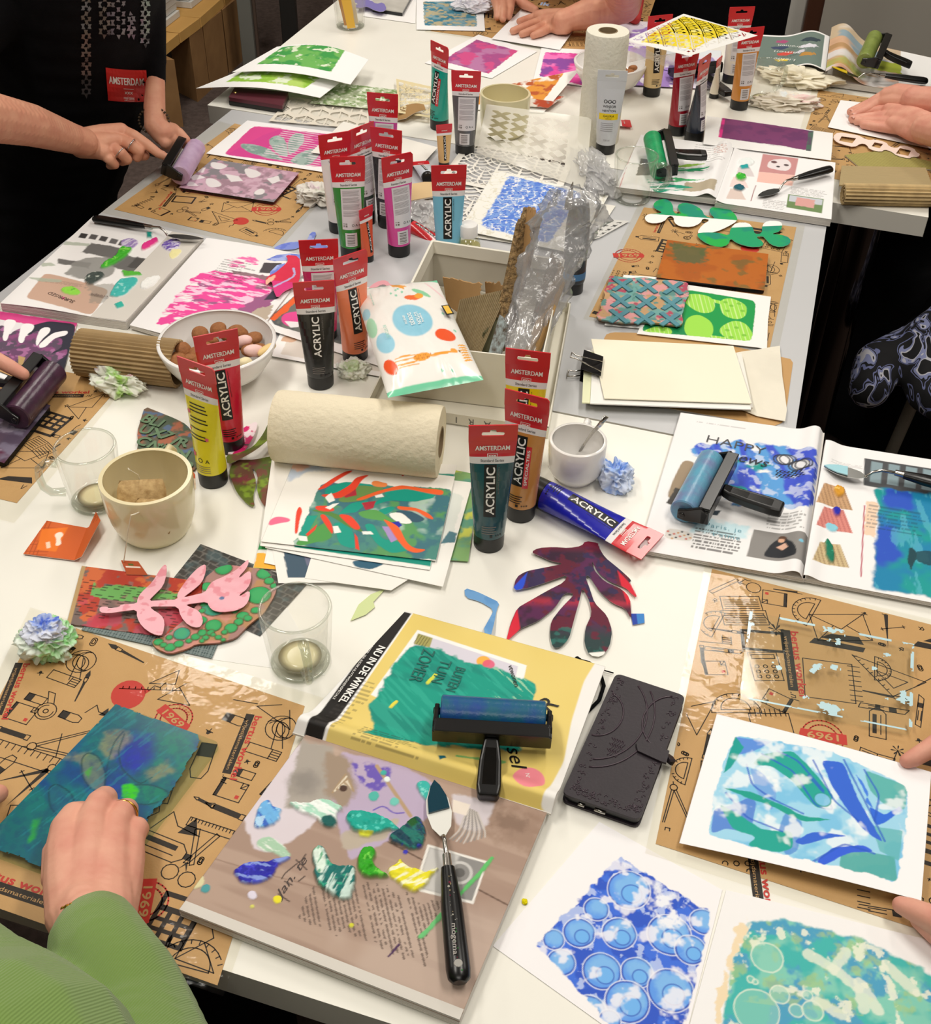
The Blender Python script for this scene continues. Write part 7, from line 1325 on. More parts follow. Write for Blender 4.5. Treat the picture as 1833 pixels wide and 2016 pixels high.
wt_('80 STUKS',.20,.55,0,1,.0045,mat('mint_print','#8fc9b8',.4),w=.038); wt_('vochtige doekjes',.17,.20,0,1,.0025,mat('mint_print','#8fc9b8',.4),w=.04,off=.014)
m=MB(); g=lambda a,b:(WK[0]*(1-a)+WK[1]*a)*(1-b)+(WK[3]*(1-a)+WK[2]*a)*b+Vector((0,0,.0155)); m.add([g(.87,.36),g(.96,.36),g(.97,.46),g(.88,.46)],[(0,1,2,3)],M_bk); m.add([g(.885,.37)+Vector((0,0,.0004)),g(.945,.37)+Vector((0,0,.0004)),g(.955,.45)+Vector((0,0,.0004)),g(.895,.45)+Vector((0,0,.0004))],[(0,1,2,3)],mat('logo_yellow','#e8b838',.4)); 
m.build('logo_patch',wp)
# ---------------------------------------------------------------- clipped paper stack and mat D things
for i in range(7):
    j=[(0,0),(-6,4),(4,8),(-10,3),(8,-2),(-14,6),(2,10)][i]
    K=[(1165+j[0],672+j[1]+14),(1452+j[0],690+j[1]+8),(1478+j[0]*.6,803+j[1]*.3),(1160+j[0],790+j[1]*.4)]
    sheet('paper_sheet',K,None,z=.0035+.0022*i,label='%s sheet at level %s of the clipped stack, counted from below'%(['white','pale lilac','cream','white','off-white','pale yellow-green','white'][i],['one','two','three','four','five','six','seven'][i]),cat='paper',base=['#f1efe8','#e9e6ef','#f0ecdc','#f3f2ee','#eeebe2','#e6e9c4','#f4f3ef'][i],thick=.0018,res=.01)
sheet('paper_sheet',[(1164,667),(1444,681),(1480,794),(1190,784)],None,z=.0200,label='cream top sheet of the clipped paper stack',cat='paper',base='#f6f0da',thick=.0014,res=.01)
cut('paper_sheet',[(1180,780),(1190,660),(1205,654),(1250,655),(1400,672),(1562,708),(1545,830),(1500,848),(1460,828)],.0012,.001,'brown kraft sheet under the clipped stack','paper',None,base='#c49a64',res=.02)
cut('paper_sheet',[(1430,700),(1535,683),(1540,745),(1549,808),(1545,832),(1490,820),(1440,800)],.0026,.0008,'wrinkled cream sheet sticking out right of the clipped stack','paper',lambda P:P.mix(sstep(.4,.7,P.n(15,3))*.2,'#cfc9ba'),base='#ebe5d4',res=.004,lift=lambda P:.004*P.n(22,5))
bc_=thing('binder_clip','black binder clip with wire handles on the left edge of the stack','binder clip',at(1172,722,.0)); q=MB()
a,b_=at(1160,700,.021),at(1153,732,.021); a2,b2=at(1188,703,.0245),at(1183,741,.0245)
ed=[at(1150,700,.012),at(1143,738,.012)]; q.add([a2,b2,ed[1]+Vector((0,0,.010)),ed[0]+Vector((0,0,.010)),ed[1]+Vector((0,0,-.010)),ed[0]+Vector((0,0,-.010)),b2+Vector((0,0,-.022)),a2+Vector((0,0,-.022))],[(0,1,2,3),(3,2,4,5),(5,4,6,7)],M_blackpl); q.build('clip_body',bc_,solid=.0012)
for s_,z0 in ((1,.024),(-1,.004)):
    q=MB(); e=Vector((0,0,z0)); A=[at(1186,712,z0+.002),at(1135,700,z0+.016*s_*(1 if s_>0 else .3)),at(1126,694,z0+.018*(1 if s_>0 else .1)),at(1123,703,z0+.018*(1 if s_>0 else .1)),at(1135,706,z0+.016*(1 if s_>0 else .3)),at(1184,732,z0+.002)] if s_>0 else [at(1150,728,z0+.001),at(1130,731,z0+.001),at(1119,729,z0+.001),at(1118,741,z0+.001),at(1128,741,z0+.001),at(1150,738,z0+.001)]
    q.tube(A,.0011,M_steel,8); q.build('wire_handle',bc_,smooth=True)
def gpD(P): P.C[:]=np.array(lin('#b5622a')); P.mix(sstep(.45,.6,P.n(30,3))*.6,'#c9742e'); P.mix(P.mask([(1318,478),(1395,488),(1385,520),(1330,515)],rag=.012,soft=.005)*.8,'#4d6a4a'); P.mix(sstep(.58,.68,P.n(35,9))*.6,'#5c6a3f'); P._hole=lambda a,b:np.zeros(len(a),bool)
gel('orange-brown inked gel plate on the middle right mat',[(1314,472),(1513,500),(1505,572),(1292,546)],.0018,.007,gpD,base='#a8672f')
sheet('art_print',[(1228,541),(1330,548),(1300,650),(1190,640)],None,z=.0030,label='white sheet under the cross-patterned card board',cat='paper',base='#f4f3f0',res=.01)
def gleaf(P):
    P.C[:]=np.array(lin('#f3f2ee')); m=P.mask([(1352,570),(1487,592),(1487,610),(1480,672),(1262,652),(1275,630)],rag=.0008,soft=.0006); P.mix(m,'#129a4a'); P.mix(m*(P.U<.35)*1.0,'#128a4f')
    base=P.C.copy(); Lg='#9fdf4f'
    for q in ([(1350,580),(1372,578),(1400,584),(1409,600),(1404,615),(1380,617),(1358,605),(1345,590)],[(1418,590),(1440,586),(1470,600),(1470,622),(1452,630),(1425,622),(1417,605)],[(1352,625),(1375,618),(1400,632),(1406,650),(1398,668),(1360,668),(1345,650)],[(1420,642),(1445,630),(1468,636),(1482,655),(1484,672),(1440,672),(1415,655)],[(1265,652),(1290,642),(1320,645),(1325,658),(1300,660),(1270,656)],[(1400,588),(1425,594),(1424,600),(1400,594)],[(1400,660),(1430,664),(1430,670),(1400,668)]):
        mm=P.mask(q,soft=.0006)*m; P.mix(mm,Lg); 
        cx,cy=xy(sum(a for a,b in q)/len(q),sum(b for a,b in q)/len(q)); 
        P.mix(mm*(np.sin((P.X-cx)*900)>.75)*.7*(_NT[len(q)*7%256,int(q[0][0])%256]>.3),'#d9f2a8')
    for (x,y) in ((1428,595),(1440,602),(1455,598),(1432,612),(1462,612),(1432,650),(1450,645),(1465,660),(1440,664),(1305,650)): P.circ(x,y,.0038,'#7cc23a',.9)
cut('art_print',[(1348,560),(1518,584),(1512,632),(1510,688),(1492,684),(1254,657),(1262,640),(1300,560)],.0040,.0006,'bright green leaf print on white paper on the middle right mat','print',gleaf,base='#f3f2ee',res=.0011)
xq=[(1199,541),(1216,544),(1240,548),(1268,545),(1290,550),(1330,552),(1356,556),(1352,566),(1358,580),(1350,590),(1346,612),(1342,620),(1346,634),(1338,641),(1300,636),(1262,633),(1230,636),(1200,631),(1178,628),(1173,620),(1184,608),(1182,598),(1192,583),(1188,572),(1198,560)]
def xb(P): P.C[:]=np.array(lin('#c09a70')); P.mix(sstep(.48,.58,P.n(40,3)),'#6fa5a0'); P.mix(sstep(.52,.62,P.n(50,9)),'#d99a9a'); P.mix(sstep(.6,.66,P.n(60,15)),'#b04a60'); P.mix(sstep(.6,.66,P.n(70,25)),'#5f8f88')
xo=cut('printing_plate',xq,.0105,.004,'torn card plate with raised teal crosses beside the green leaf print','printing plate',xb,base='#c09a70',side='#5a4636')
q=MB(); tm=mat('teal_cross','#4f8f9c',.5,vary=(60,.5,'#3f7a8a'))
for r_ in range(3):
    for c_ in range(3):
        px=1225+c_*50+r_*-3+ (0); py=560+r_*31+c_*3
        for dx,dy in ((17,13),(17,-11)):
            a,b_=xy(px-dx,py-dy,.0125),xy(px+dx,py+dy,.0125); d=Vector((b_[0]-a[0],b_[1]-a[1])); n=Vector((-d.y,d.x)).normalized()*.0042
            q.prism([(a[0]-n.x,a[1]-n.y),(b_[0]-n.x,b_[1]-n.y),(b_[0]+n.x,b_[1]+n.y),(a[0]+n.x,a[1]+n.y)],TZ+.0105,TZ+.0125+(.0004 if dy>0 else 0),tm)
q.build('raised_crosses',xo)
def gfn(P): P.C[:]=np.array(lin('#17a06a')); P.mix(sstep(.45,.65,P.n(25,3)),'#1fae4a'); P.mix(sstep(.5,.65,P.n(30,9)),'#128f72'); 
def half(ln,col='#f6f5f1'):
    def f(P):
        gfn(P); (x0,y0),(x1,y1)=P.w(ln); s_=(P.X-x0)*(y1-y0)-(P.Y-y0)*(x1-x0); P.mix(sstep(-.0001,.0001,s_),col)
    return f
def sc(pts,ox=1213,oy=0,s=2.957): return [(ox+a/s,oy+b/s) for a,b in pts]
cut('leaf_cutout',sc([(215,1190),(240,1165),(290,1155),(330,1185),(332,1240),(380,1245),(370,1230),(355,1195),(395,1178),(450,1190),(500,1220),(515,1258),(580,1275),(545,1240),(545,1210),(600,1200),(660,1215),(700,1255),(708,1285),(650,1320),(580,1350),(500,1360),(470,1355),(500,1310),(550,1280),(505,1270),(490,1300),(440,1322),(370,1318),(338,1295),(335,1262),(308,1255),(280,1290),(220,1302),(175,1290),(165,1262),(190,1245),(250,1242),(270,1235),(225,1215)]),.0055,.0006,'green and white paper leaf branch, the one touching the glass mug','paper cutout',half([(1268,420),(1455,434)]),base='#17a06a')
cut('leaf_cutout',sc([(470,1358),(520,1352),(600,1355),(660,1372),(665,1330),(700,1295),(770,1295),(800,1330),(805,1362),(850,1360),(850,1310),(880,1285),(940,1285),(970,1300),(960,1345),(900,1362),(960,1365),(1015,1385),(1015,1420),(960,1440),(900,1425),(865,1385),(855,1375),(810,1378),(860,1410),(850,1435),(780,1438),(700,1415),(665,1385),(655,1425),(600,1440),(530,1420),(480,1385)]),.0062,.0006,'second green paper leaf branch lying nearest the orange gel plate','paper cutout',half([(1490,446),(1370,451)]),base='#17a06a')
# ---------------------------------------------------------------- right magazines and far table
def fig(P,x,y,s,cols):
    for dx,dy,w_,h_,c in cols: P.poly([(x+(dx-w_)*s,y+(dy-h_)*s),(x+(dx+w_)*s,y+(dy-h_)*s),(x+(dx+w_)*s,y+(dy+h_)*s),(x+(dx-w_)*s,y+(dy+h_)*s)],c,rag=.001)
def happy(P):
    P.C[:]=np.array(lin('#f2f1f1')); m=P.mask([(1360,880),(1440,868),(1540,880),(1610,895),(1605,1000),(1590,1010),(1500,985),(1460,1000),(1400,960)],rag=.012,soft=.003,sc=70); g=sstep(.38,.55,P.n(60,3)); g=sstep(.25,.45,P.n(60,3)+.25*P.nd(20,160,.1,6)-.1); P.mix(m*g,'#5a9fde'); P.mix(m*g*sstep(.42,.6,P.nd(60,16,.1,9)),'#3f55cf'); P.mix(m*g*sstep(.5,.62,P.n(26,12))*(P.V>.3),'#1c9a92'); P.mix(m*sstep(.58,.68,P.n(90,19))*.6,'#dfe6f7')
    P.poly([(1345,905),(1370,910),(1345,960),(1335,985),(1312,980),(1325,945)],'#a08c74'); P.poly([(1330,960),(1350,965),(1338,1000),(1312,990)],'#4a4642',rag=.001); P.poly([(1390,1005),(1420,1005),(1412,1015),(1390,1012)],'#3c4650')
    P.poly([(1484,1042),(1590,1060),(1582,1115),(1470,1095)],'#8c8986',soft=.0006); P.poly([(1520,1070),(1540,1055),(1562,1080),(1566,1105),(1500,1095)],'#23262c',rag=.001); P.circ(1540,1062,.005,'#5a3f30'); P.circ(1538,1066,.004,'#d9a98c'); P.poly([(1528,1078),(1545,1072),(1550,1082),(1540,1086)],'#dcb09a'); P.circ(1575,1075,.003,'#7cc4de')
    P.mix(P.mask([(1370,1018),(1475,1035),(1470,1062),(1360,1045)],rag=.006,soft=.004)*.6,'#a9e0ee'); textlines(P,.30,.80,.60,.94,7,a=.75,seed=3); textlines(P,.72,.62,.95,.74,6,a=.5,seed=8); textlines(P,.12,.05,.5,.07,1,a=.3); textlines(P,.1,.88,.15,.9,1,a=.5)
    for (x,y,k) in ((1545,905,6),(1575,920,7)):
        P.circ(x,y,.011,'#e9e9ec'); 
        for j in range(-2,3,2): P.circ(x+j*3,y,.011,'#2c2f38',.9,ring=.0025)
    a=np.floor(P.X*330)+np.floor(P.Y*330); P.mix(P.mask([(1528,925),(1580,930),(1582,945),(1525,940)])*((a%2)>0),'#1f232c'); 
    P.poly([(1312,1040),(1335,1042),(1365,1050),(1362,1066),(1308,1060)],'#dcd8d2'); 
    for k in range(12): P.circ(1315+k*4,1046+(k*7)%16,.0016,['#c9503c','#2c2f38','#c99a6a'][k%3])
def happyR(P):
    P.C[:]=np.array(lin('#f3f2f2')); P.poly([(1702,902),(1850,925),(1850,985),(1700,955)],'#4d4f52'); 
    for k in range(4): P.poly([(1716+k*34,908+k*5),(1738+k*34,912+k*5),(1734+k*34,952+k*5),(1712+k*34,948+k*5)],'#8fa5ad',a=.9)
    m=P.mask([(1716,960),(1860,975),(1860,1180),(1712,1158),(1725,1080),(1732,1000)],rag=.006,soft=.003,sc=70); P.mix(m,'#1583b0'); P.mix(m*sstep(.42,.6,P.n(20,3)),'#129a98'); P.mix(m*sstep(.5,.66,P.n(16,9)),'#2a55c4'); P.mix(m*sstep(.58,.66,P.nd(30,140,1.4,5))*.5,'#5fbcd0'); 
    P.poly([(1705,985),(1730,990),(1722,1060),(1700,1050)],'#f0d2b8',rag=.003); P.poly([(1790,1075),(1806,1085),(1800,1110),(1795,1125),(1786,1110)],'#17444e',rag=.002); P.circ(1826,1098,.014,'#17444e',.9,rag=.003); P.line([(1695,1135),(1702,995)],.0016,'#b5244a')
    textlines(P,.30,.42,.62,.60,7,a=.45,col='#1a4a5c'); textlines(P,.05,.14,.25,.17,3,a=.3)
    for (x,y,c1) in ((1643,985,'#c9a078'),(1643,1030,'#d98a80'),(1636,1098,'#cdb78c')):
        P.poly([(x-22,y-28),(x+18,y-26),(x+36,y+20),(x-38,y+10)],c1,soft=.0006); mm=P.mask([(x-22,y-28),(x+18,y-26),(x+36,y+20),(x-38,y+10)]); P.mix(mm*(np.sin(P.X*1100)>.4)*.5,'#8c6a4a' if c1!='#d98a80' else '#b05a58')
    blob3(P,[(1640,962),(1652,958),(1664,965),(1660,978),(1645,980)],'#d99a2a',h=.004,hi='#f3cf6a'); blob3(P,[(1638,1003),(1648,1000),(1656,1006),(1652,1018),(1640,1015)],'#2426b0',h=.004); P.circ(1637,1040,.008,'#8fd0e2',h=.002,rag=.001)
    blob3(P,[(1622,1068),(1630,1062),(1640,1080),(1643,1105),(1636,1112),(1626,1100)],'#0c7a5c',h=.004,hi='#3fb08c',seed=4)
mh=magazine('magazine',[([(1340,812),(1624,852),(1585,1140),(1258,1082)],happy,lambda u,v:.010*np.exp(-((u-.93)/.07)**2)-.008*np.clip((u-.96)/.04,0,1),.006),([(1624,872),(1965,925),(1950,1208),(1580,1138)],happyR,lambda u,v:.006*np.exp(-((u-.02)/.06)**2),.006)],'open magazine with HAPPY news headline and blue rolled paint, right side',.010,.008,None)
tx(mh,'HAPPY',1450,875,.0112,(100,22),.018,ink('#4a4a4c'),bold=-.012,w=.082); tx(mh,'news',1475,903,.0116,(100,22),.020,ink('#20242c'),bold=-.004,italic=.35,w=.055); tx(mh,'Paris, je',1425,1038,.0112,(100,18),.008,mat('pale_cyan_ink','#5f9fb0',.5),bold=-.01,w=.045,space=1.2); tx(mh,"t'aime",1430,1055,.0112,(100,18),.008,mat('pale_cyan_ink','#5f9fb0',.5),bold=-.01,w=.035,space=1.2)
brayer('black brayer with pale blue roller lying on the HAPPY news page',at(1345,1008,.028),at(1400,905,.028),at(1535,1015,.034),'#5fa3bf',col2='#7a7aa8',r=.0175)
palette_knife('palette knife lying across the right page of the HAPPY news magazine',at(1622,918,.020),at(1704,938,.022),at(1768,932,.028),at(1900,965,.024),w=.011,tipc='#c5c6c3',blob='#a9dce8',hw=.010,hang=False)
# middle right open magazine
def mr(P):
    P.C[:]=np.array(lin('#f1f0f0')); P.poly([(1255,272),(1222,360),(1218,375),(1224,360),(1250,275)],'#c22030'); P.poly([(1262,312),(1290,315),(1280,345),(1252,345)],'#6d706c',rag=.002); P.poly([(1350,358),(1410,362),(1405,382),(1345,375)],'#b5a890',rag=.003); textlines(P,.6,.05,.95,.4,8,a=.3)
    for k,q in enumerate(([(1285,335),(1400,328),(1395,336),(1290,345)],[(1280,345),(1385,355),(1300,360)],[(1270,352),(1370,370),(1290,380)],[(1300,325),(1390,322),(1350,330)])): P.mix(P.mask(q,rag=.004)*sstep(.35,.5,P.nd(40,200,.1,k)),['#159a62','#3fb06a','#22a080','#8fc43a'][k])
    for k in range(7): P.circ(1418+8*math.cos(k*.9),300+7*math.sin(k*.9),.005,'#c98a7a',.8,ring=.0012)
def mrr(P):
    P.C[:]=np.array(lin('#f2f1f1')); P.poly([(1502,303),(1572,312),(1565,345),(1494,338)],'#c98f8f'); P.poly([(1515,315),(1550,312),(1560,325),(1550,338),(1508,330)],'#e9dfe0',rag=.001); P.circ(1524,319,.006,'#6a4a4c'); P.circ(1548,325,.005,'#5a4a4c'); P.circ(1532,328,.004,'#3f3638'); P.poly([(1494,338),(1565,345),(1560,366),(1490,358)],'#eec0b4'); P.poly([(1552,382),(1622,392),(1618,420),(1548,408)],'#6f8a58'); P.poly([(1555,384),(1620,393),(1618,404),(1553,396)],'#c7ccd4'); P.poly([(1568,388),(1605,394),(1602,410),(1565,404)],'#d9a29c',rag=.002); textlines(P,.62,.55,.95,.68,6,a=.4); textlines(P,.4,.82,.62,.98,6,a=.4); P.line([(1488,365),(1478,396)],.0014,'#8a2a34')
    for x,y,c in ((1468,340,'#d8cfd0'),(1456,362,'#ecd5d2'),(1450,385,'#dcc9c0')): P.poly([(x-12,y-14),(x+8,y-12),(x+18,y+8),(x-20,y+6)],c,rag=.001)
    blob3(P,[(1452,318),(1470,310),(1488,318),(1478,328),(1458,328)],'#e9efee',h=.003); blob3(P,[(1456,328),(1472,325),(1474,332),(1460,334)],'#14a0a0',h=.003); blob3(P,[(1448,346),(1460,342),(1472,350),(1462,358),(1450,355)],'#2fae2c',h=.005,hi='#8fe060'); blob3(P,[(1443,368),(1455,364),(1470,372),(1458,378),(1444,375)],'#0c5a6a',h=.004)
mm_=magazine('magazine',[([(1262,265),(1446,288),(1412,393),(1212,368)],mr,lambda u,v:.010*np.exp(-((u-.9)/.08)**2),.010),([(1446,292),(1645,320),(1637,432),(1408,398)],mrr,lambda u,v:.004*np.exp(-(u/.05)**2),.014)],'open magazine with green paint streaks between the glass mug and the corrugated roll',.016,.006,None)
def purp(P): P.poly([(1421,233),(1430,231),(1480,240),(1600,258),(1594,300),(1540,290),(1430,276),(1414,273)],'#7a3a6a',rag=.0015); P.poly([(1414,273),(1422,232),(1428,234),(1420,274)],'#e0338a'); P.poly([(1592,258),(1602,258),(1596,300),(1586,299)],'#4d6a5c'); P.mix(P.mask([(1421,233),(1600,258),(1594,300),(1414,273)])*sstep(.45,.6,P.n(40,4))*.6,'#5f3060')
sheet('art_print',[(1392,228),(1640,262),(1636,316),(1384,284)],purp,z=.019,label='white page with a dark purple block behind the green brayer magazine',cat='print',base='#f1f0ee',lift=lambda u,v:.004*np.sin(v*3))
brayer('black brayer with bright green roller standing on the middle right magazine',at(1298,338,.036),at(1284,272,.050),at(1396,316,.045),'#1fa566',col2='#15804e',r=.0175)
palette_knife('silver palette knife with paint-crusted black handle on the right page',at(1492,386,.022),at(1535,372,.024),at(1563,352,.030),at(1637,332,.030),w=.010,tipc='#8d9090',hw=.009,hang=False)
# far right magazine
def fr1(P):
    P.C[:]=np.array(lin('#f3f2f0')); P.uvrect(.03,.04,.93,.97,'#6f8078'); 
    for (x,y,r,c) in ((1540,83,.010,'#b0487a'),(1535,95,.012,'#3a4468'),(1545,108,.012,'#d8493c'),(1540,120,.009,'#e8c92a'),(1595,92,.014,'#2c3a48'),(1586,120,.012,'#c08a3a'),(1590,104,.012,'#e6e3ee'),(1575,112,.008,'#d8d4e0')): P.circ(x,y,r,c,.9,rag=.006,sx=1.6)
def fr2(P):
    P.C[:]=np.array(lin('#dcd7d4')); cols=['#e58fb0','#c8b08a','#7f9fb0','#d9a87c','#b08a5c','#9fb03c','#c98a5c']
    for k,c in enumerate(cols): P.mix(sstep(.42,.6,P.n(12,30+k))*(np.abs(P.V-k/6.5)<.16)*.85,c)
    P.uvrect(.7,0,1,1,'#eeedeb'); P.uvrect(.35,.35,.72,.6,'#a9b43c',rag=.02)
mf=magazine('magazine',[([(1496,68),(1632,77),(1624,145),(1484,135)],fr1,lambda u,v:.018*np.exp(-((u-.75)/.25)**2),.004),([(1634,70),(1836,114),(1832,186),(1622,158)],fr2,lambda u,v:.035*np.exp(-((u-.12)/.16)**2)*(1-.0*v),.012)],'open magazine with grey-green page at the far right of the far table',.016,.006,None)
for t_,x,y,w_ in (('Liefde',1545,117,.05),('is samen',1560,104,.085),('weg dromen',1570,92,.09)): tx(mf,t_,x,y,.030,(-100,-8),.015,M_wt,bold=-.01,italic=.3,w=w_)
brayer('black brayer with olive roller at the top right corner',at(1702,120,.062),at(1722,74,.062),at(1797,122,.045),'#8a9a4c',col2='#6f7f3a',r=.0175)
palette_knife('palette knife with yellow tip on the far right magazine',at(1637,132,.048),at(1690,152,.036),at(1735,148,.036),at(1826,160,.028),w=.008,tipc='#6f6a55',blob='#e2c520',hw=.010,hang=False)
crumple('tissue',1572,166,.080,.036,.032,'large cream crumpled cloth in front of the far right magazine',base='#e9e2cc',seed=50,amp=.75,rz=-.3,cols=[(-.5,-.2,.3,'#f2ecd8')])
crumple('tissue',1548,212,.062,.026,.026,'smaller cream tissue with a pink stain below the large cream cloth',base='#e8e1d2',seed=55,amp=.8,rz=-.1,cols=[(.5,.0,.5,'#eccac8'),(-.1,.3,.3,'#dfe6e8')])
glass_mug(1500,200,'glass cup of yellow liquid beside the golden ochre tube',r=.036,h=.085,ang=35,tea='#d9cf5a')
# white sheet pressed at the right, chain, ridged card, card roll
sheet('paper_sheet',[(1655,197),(1795,213),(1868,300),(1630,250)],None,z=.004,label='white sheet pressed under two hands at the far right',cat='paper',base='#f6f5f5',res=.01)
def lk(x,y,w,h): return [(x-w,y-h*.6),(x-w*.5,y-h),(x+w*.6,y-h*.7),(x+w,y+h*.3),(x+w*.5,y+h),(x-w*.7,y+h*.6)]
cut('chain_cutout',[(1640,268),(1650,260),(1690,266),(1700,272),(1712,276),(1722,274),(1745,280),(1750,288),(1766,292),(1775,285),(1800,292),(1804,300),(1812,303),(1808,309),(1797,308),(1790,312),(1765,306),(1755,298),(1742,294),(1735,299),(1712,294),(1706,284),(1695,282),(1682,290),(1655,283),(1643,277)],.006,.0008,'pink-white paper chain of rounded links on the far right mat','paper cutout',None,base='#f4ded2',holes=[[(1657,268),(1686,272),(1678,282),(1652,277)],[(1722,280),(1739,283),(1732,292),(1716,288)],[(1772,291),(1794,296),(1788,307),(1764,302)]])
def ridg(P): P.C[:]=np.array(lin('#a9a05c')); P.mix((np.sin((P.X*.2+P.Y)*1500)>.2)*.6,'#7d7440')
cut('ridged_card',[(1663,305),(1740,296),(1850,322),(1850,334),(1690,327)],.004,.002,'olive ridged card pointing left beside the corrugated roll','card',ridg,base='#a9a05c')
t=corr_roll('half-unrolled corrugated card roll at the front right of the far table',at(1660,382,.019),at(1846,386,.019),.019,n=18,amp=.0014,col='#c9ae7c')
board('corrugated_sheet',[at(1652,364,.030),at(1657,327,.010),at(1822,331,.010),at(1838,374,.030)],.003,mat('corrugated_card_inner','#a8946a',.75),parent=t,corr=56)
# far table sheets
def pn(P,pts,c1,c2,c3,s=40):
    m=P.mask(pts,rag=.003); P.mix(m,c1); P.mix(m*sstep(.45,.58,P.n(s,3)),c2); P.mix(m*sstep(.52,.64,P.n(s*1.4,9)),c3)
sheet('art_print',[(942,68),(1058,101),(968,154),(836,124)],lambda P:pn(P,[(938,78),(1020,100),(962,145),(870,120)],'#a8508c','#b97aa8','#d0508a',25),z=.002,label='purple-pink print on white card behind the turquoise tube',cat='print',base='#f5f4f4')
sheet('art_print',[(1066,94),(1175,98),(1165,172),(1050,156)],lambda P:pn(P,[(1073,103),(1160,106),(1150,168),(1062,150)],'#8a4aa0','#e04aa0','#f07ac0',22),z=.003,label='violet and pink print left of the standing kitchen roll',cat='print',base='#f5f4f4')
sheet('art_print',[(935,180),(1141,137),(1070,222),(925,215)],lambda P:pn(P,[(945,185),(1130,143),(1060,214),(935,207)],'#e0963a','#f1ece2','#b85a30',30),z=.002,zs=[.004,.03,.003,.003],label='orange and white print behind the cream mug',cat='print',base='#f3f1ec')
sheet('art_print',[(980,175),(1110,190),(1080,212),(960,205)],lambda P:(P.mix(sstep(.5,.6,P.n(30,2)),'#b54a2c'),P.mix(sstep(.5,.6,P.n(40,8)),'#8f9496')),z=.010,label='grey and rust print lying on the orange print',cat='print',base='#d9d0c4')
sheet('art_print',[(820,-8),(950,-6),(955,61),(820,58)],lambda P:pn(P,[(833,3),(935,3),(939,52),(836,50)],'#3f7f96','#7fa3ae','#b9ae8c',60),z=.003,label='blue-green speckled print at the top of the far table',cat='print',base='#f5f5f5')
crumple('tissue',933,20,.045,.030,.028,'white and lilac tissue lying on the blue-green speckled print',base='#e9e8f0',seed=60,cols=[(-.4,.3,.4,'#b9b6da')],z=.003)
sheet('paper_sheet',[(728,-20),(820,-20),(818,46),(715,32)],None,z=.0015,label='white sheet under the notebook at the top edge',cat='paper',base='#f3f2f0',res=.01)
nb=thing('notebook','grey notebook with black page edge at the top of the frame','notebook',at(770,0)); q=MB(); pts=[xy(a,b,.012) for a,b in ((735,-30),(822,-30),(792,24),(733,15))]; q.prism(pts,TZ+.002,TZ+.010,M_blackpl); q.build('pages',nb); q=MB(); q.prism(pts,TZ+.010,TZ+.0125,mat('notebook_cover','#b5b2aa',.5,vary=(20,.6,'#d6d3cb'))); q.build('cover',nb)
cut('paper_leaf',[(700,-4),(730,0),(740,8),(755,4),(762,18),(752,24),(736,20),(722,12),(712,16),(698,14),(706,6),(690,4)],.014,.0006,'violet paper leaf branch lying against the notebook','paper cutout',None,base='#7f76b4')
j=glass_mug(690,52,'straight glass jar holding used scraps at the top left of the far table',r=.041,h=.10,handle=False)
for k,(dx,dy,c,l) in enumerate(((-8,2,'#c98a3c','orange-brown scrap leaning inside the glass jar'),(4,0,'#d9cdb0','cream folded scrap inside the glass jar'),(-2,8,'#e0b040','yellow strip standing at the front inside the glass jar'))):
    a=at(690+dx,46+dy,.012); board('scrap',[a+Vector((-.018,.004,.06+k*.004)),a+Vector((.006,.006,.066)),a+Vector((.016,-.006,.002)),a+Vector((-.004,-.008,.0))],.004,mat('scrap_'+str(k),c,.7),label=l,cat='paper scrap',torn=.2,seed=70+k)
def lilac(P): P.C[:]=np.array(lin('#e6e0ee')); P.mix(sstep(.45,.55,P.n(16,3)),'#a98ad0'); P.mix(sstep(.62,.68,P.n(50,9)),'#f2eff6')
sheet('art_print',[(1188,38),(1300,44),(1320,140),(1180,104)],lilac,z=.006,label='lilac painted sheet behind the standing kitchen roll',cat='print',base='#e6e0ee')
sheet('art_print',[(1215,92),(1420,100),(1412,176),(1200,165)],lambda P:(lilac(P),P.uvrect(0,0,1,.18,'#dfe6ea')),z=.004,label='lilac sheet under the yellow stencil at the far table',cat='print',base='#e6e0ee')
brayer('black brayer with lilac roller half hidden under the yellow stencil',at(1322,140,.022),at(1402,128,.022),at(1378,190,.022),'#a59ac8',col2='#8f86b4',r=.017)
def yst(P): P.C[:]=np.array(lin('#e9e8e4')); m=P.mask([(1262,84),(1345,32),(1455,62),(1362,100)],rag=.002); P.mix(m,'#e3cc1c'); P.mix(m*sstep(.6,.68,P.n(60,3))*.7,'#f0ea9a')
def yh(cu,cv,cx,cy,pt):
    a=cu*16; b=cv*13; i=np.floor(a).astype(int); j=np.floor(b).astype(int); fa=a-i-.5; fb=b-j-.5; k=(i+j)%3
    return np.where(k==0,(np.abs(fa)<.25)&(np.abs(fb)<.25),np.where(k==1,(np.abs(fa+fb)<.14)|(np.abs(fa+fb-.5)<.1),(np.abs(fa-fb)<.14)|(np.abs(fa-fb+.5)<.1)))&(cu>.06)&(cu<.94)&(cv>.06)&(cv<.94)
sheet('stencil',[(1231,80),(1346,27),(1492,70),(1357,110)],yst,z=.186,label='yellow-painted geometric stencil resting on top of the far tubes',cat='stencil',res=.0016,hole=yh,lift=lambda u,v:.012*np.sin(u*3.14)*np.sin(v*3.14)-.008*(1-u)*v*0)
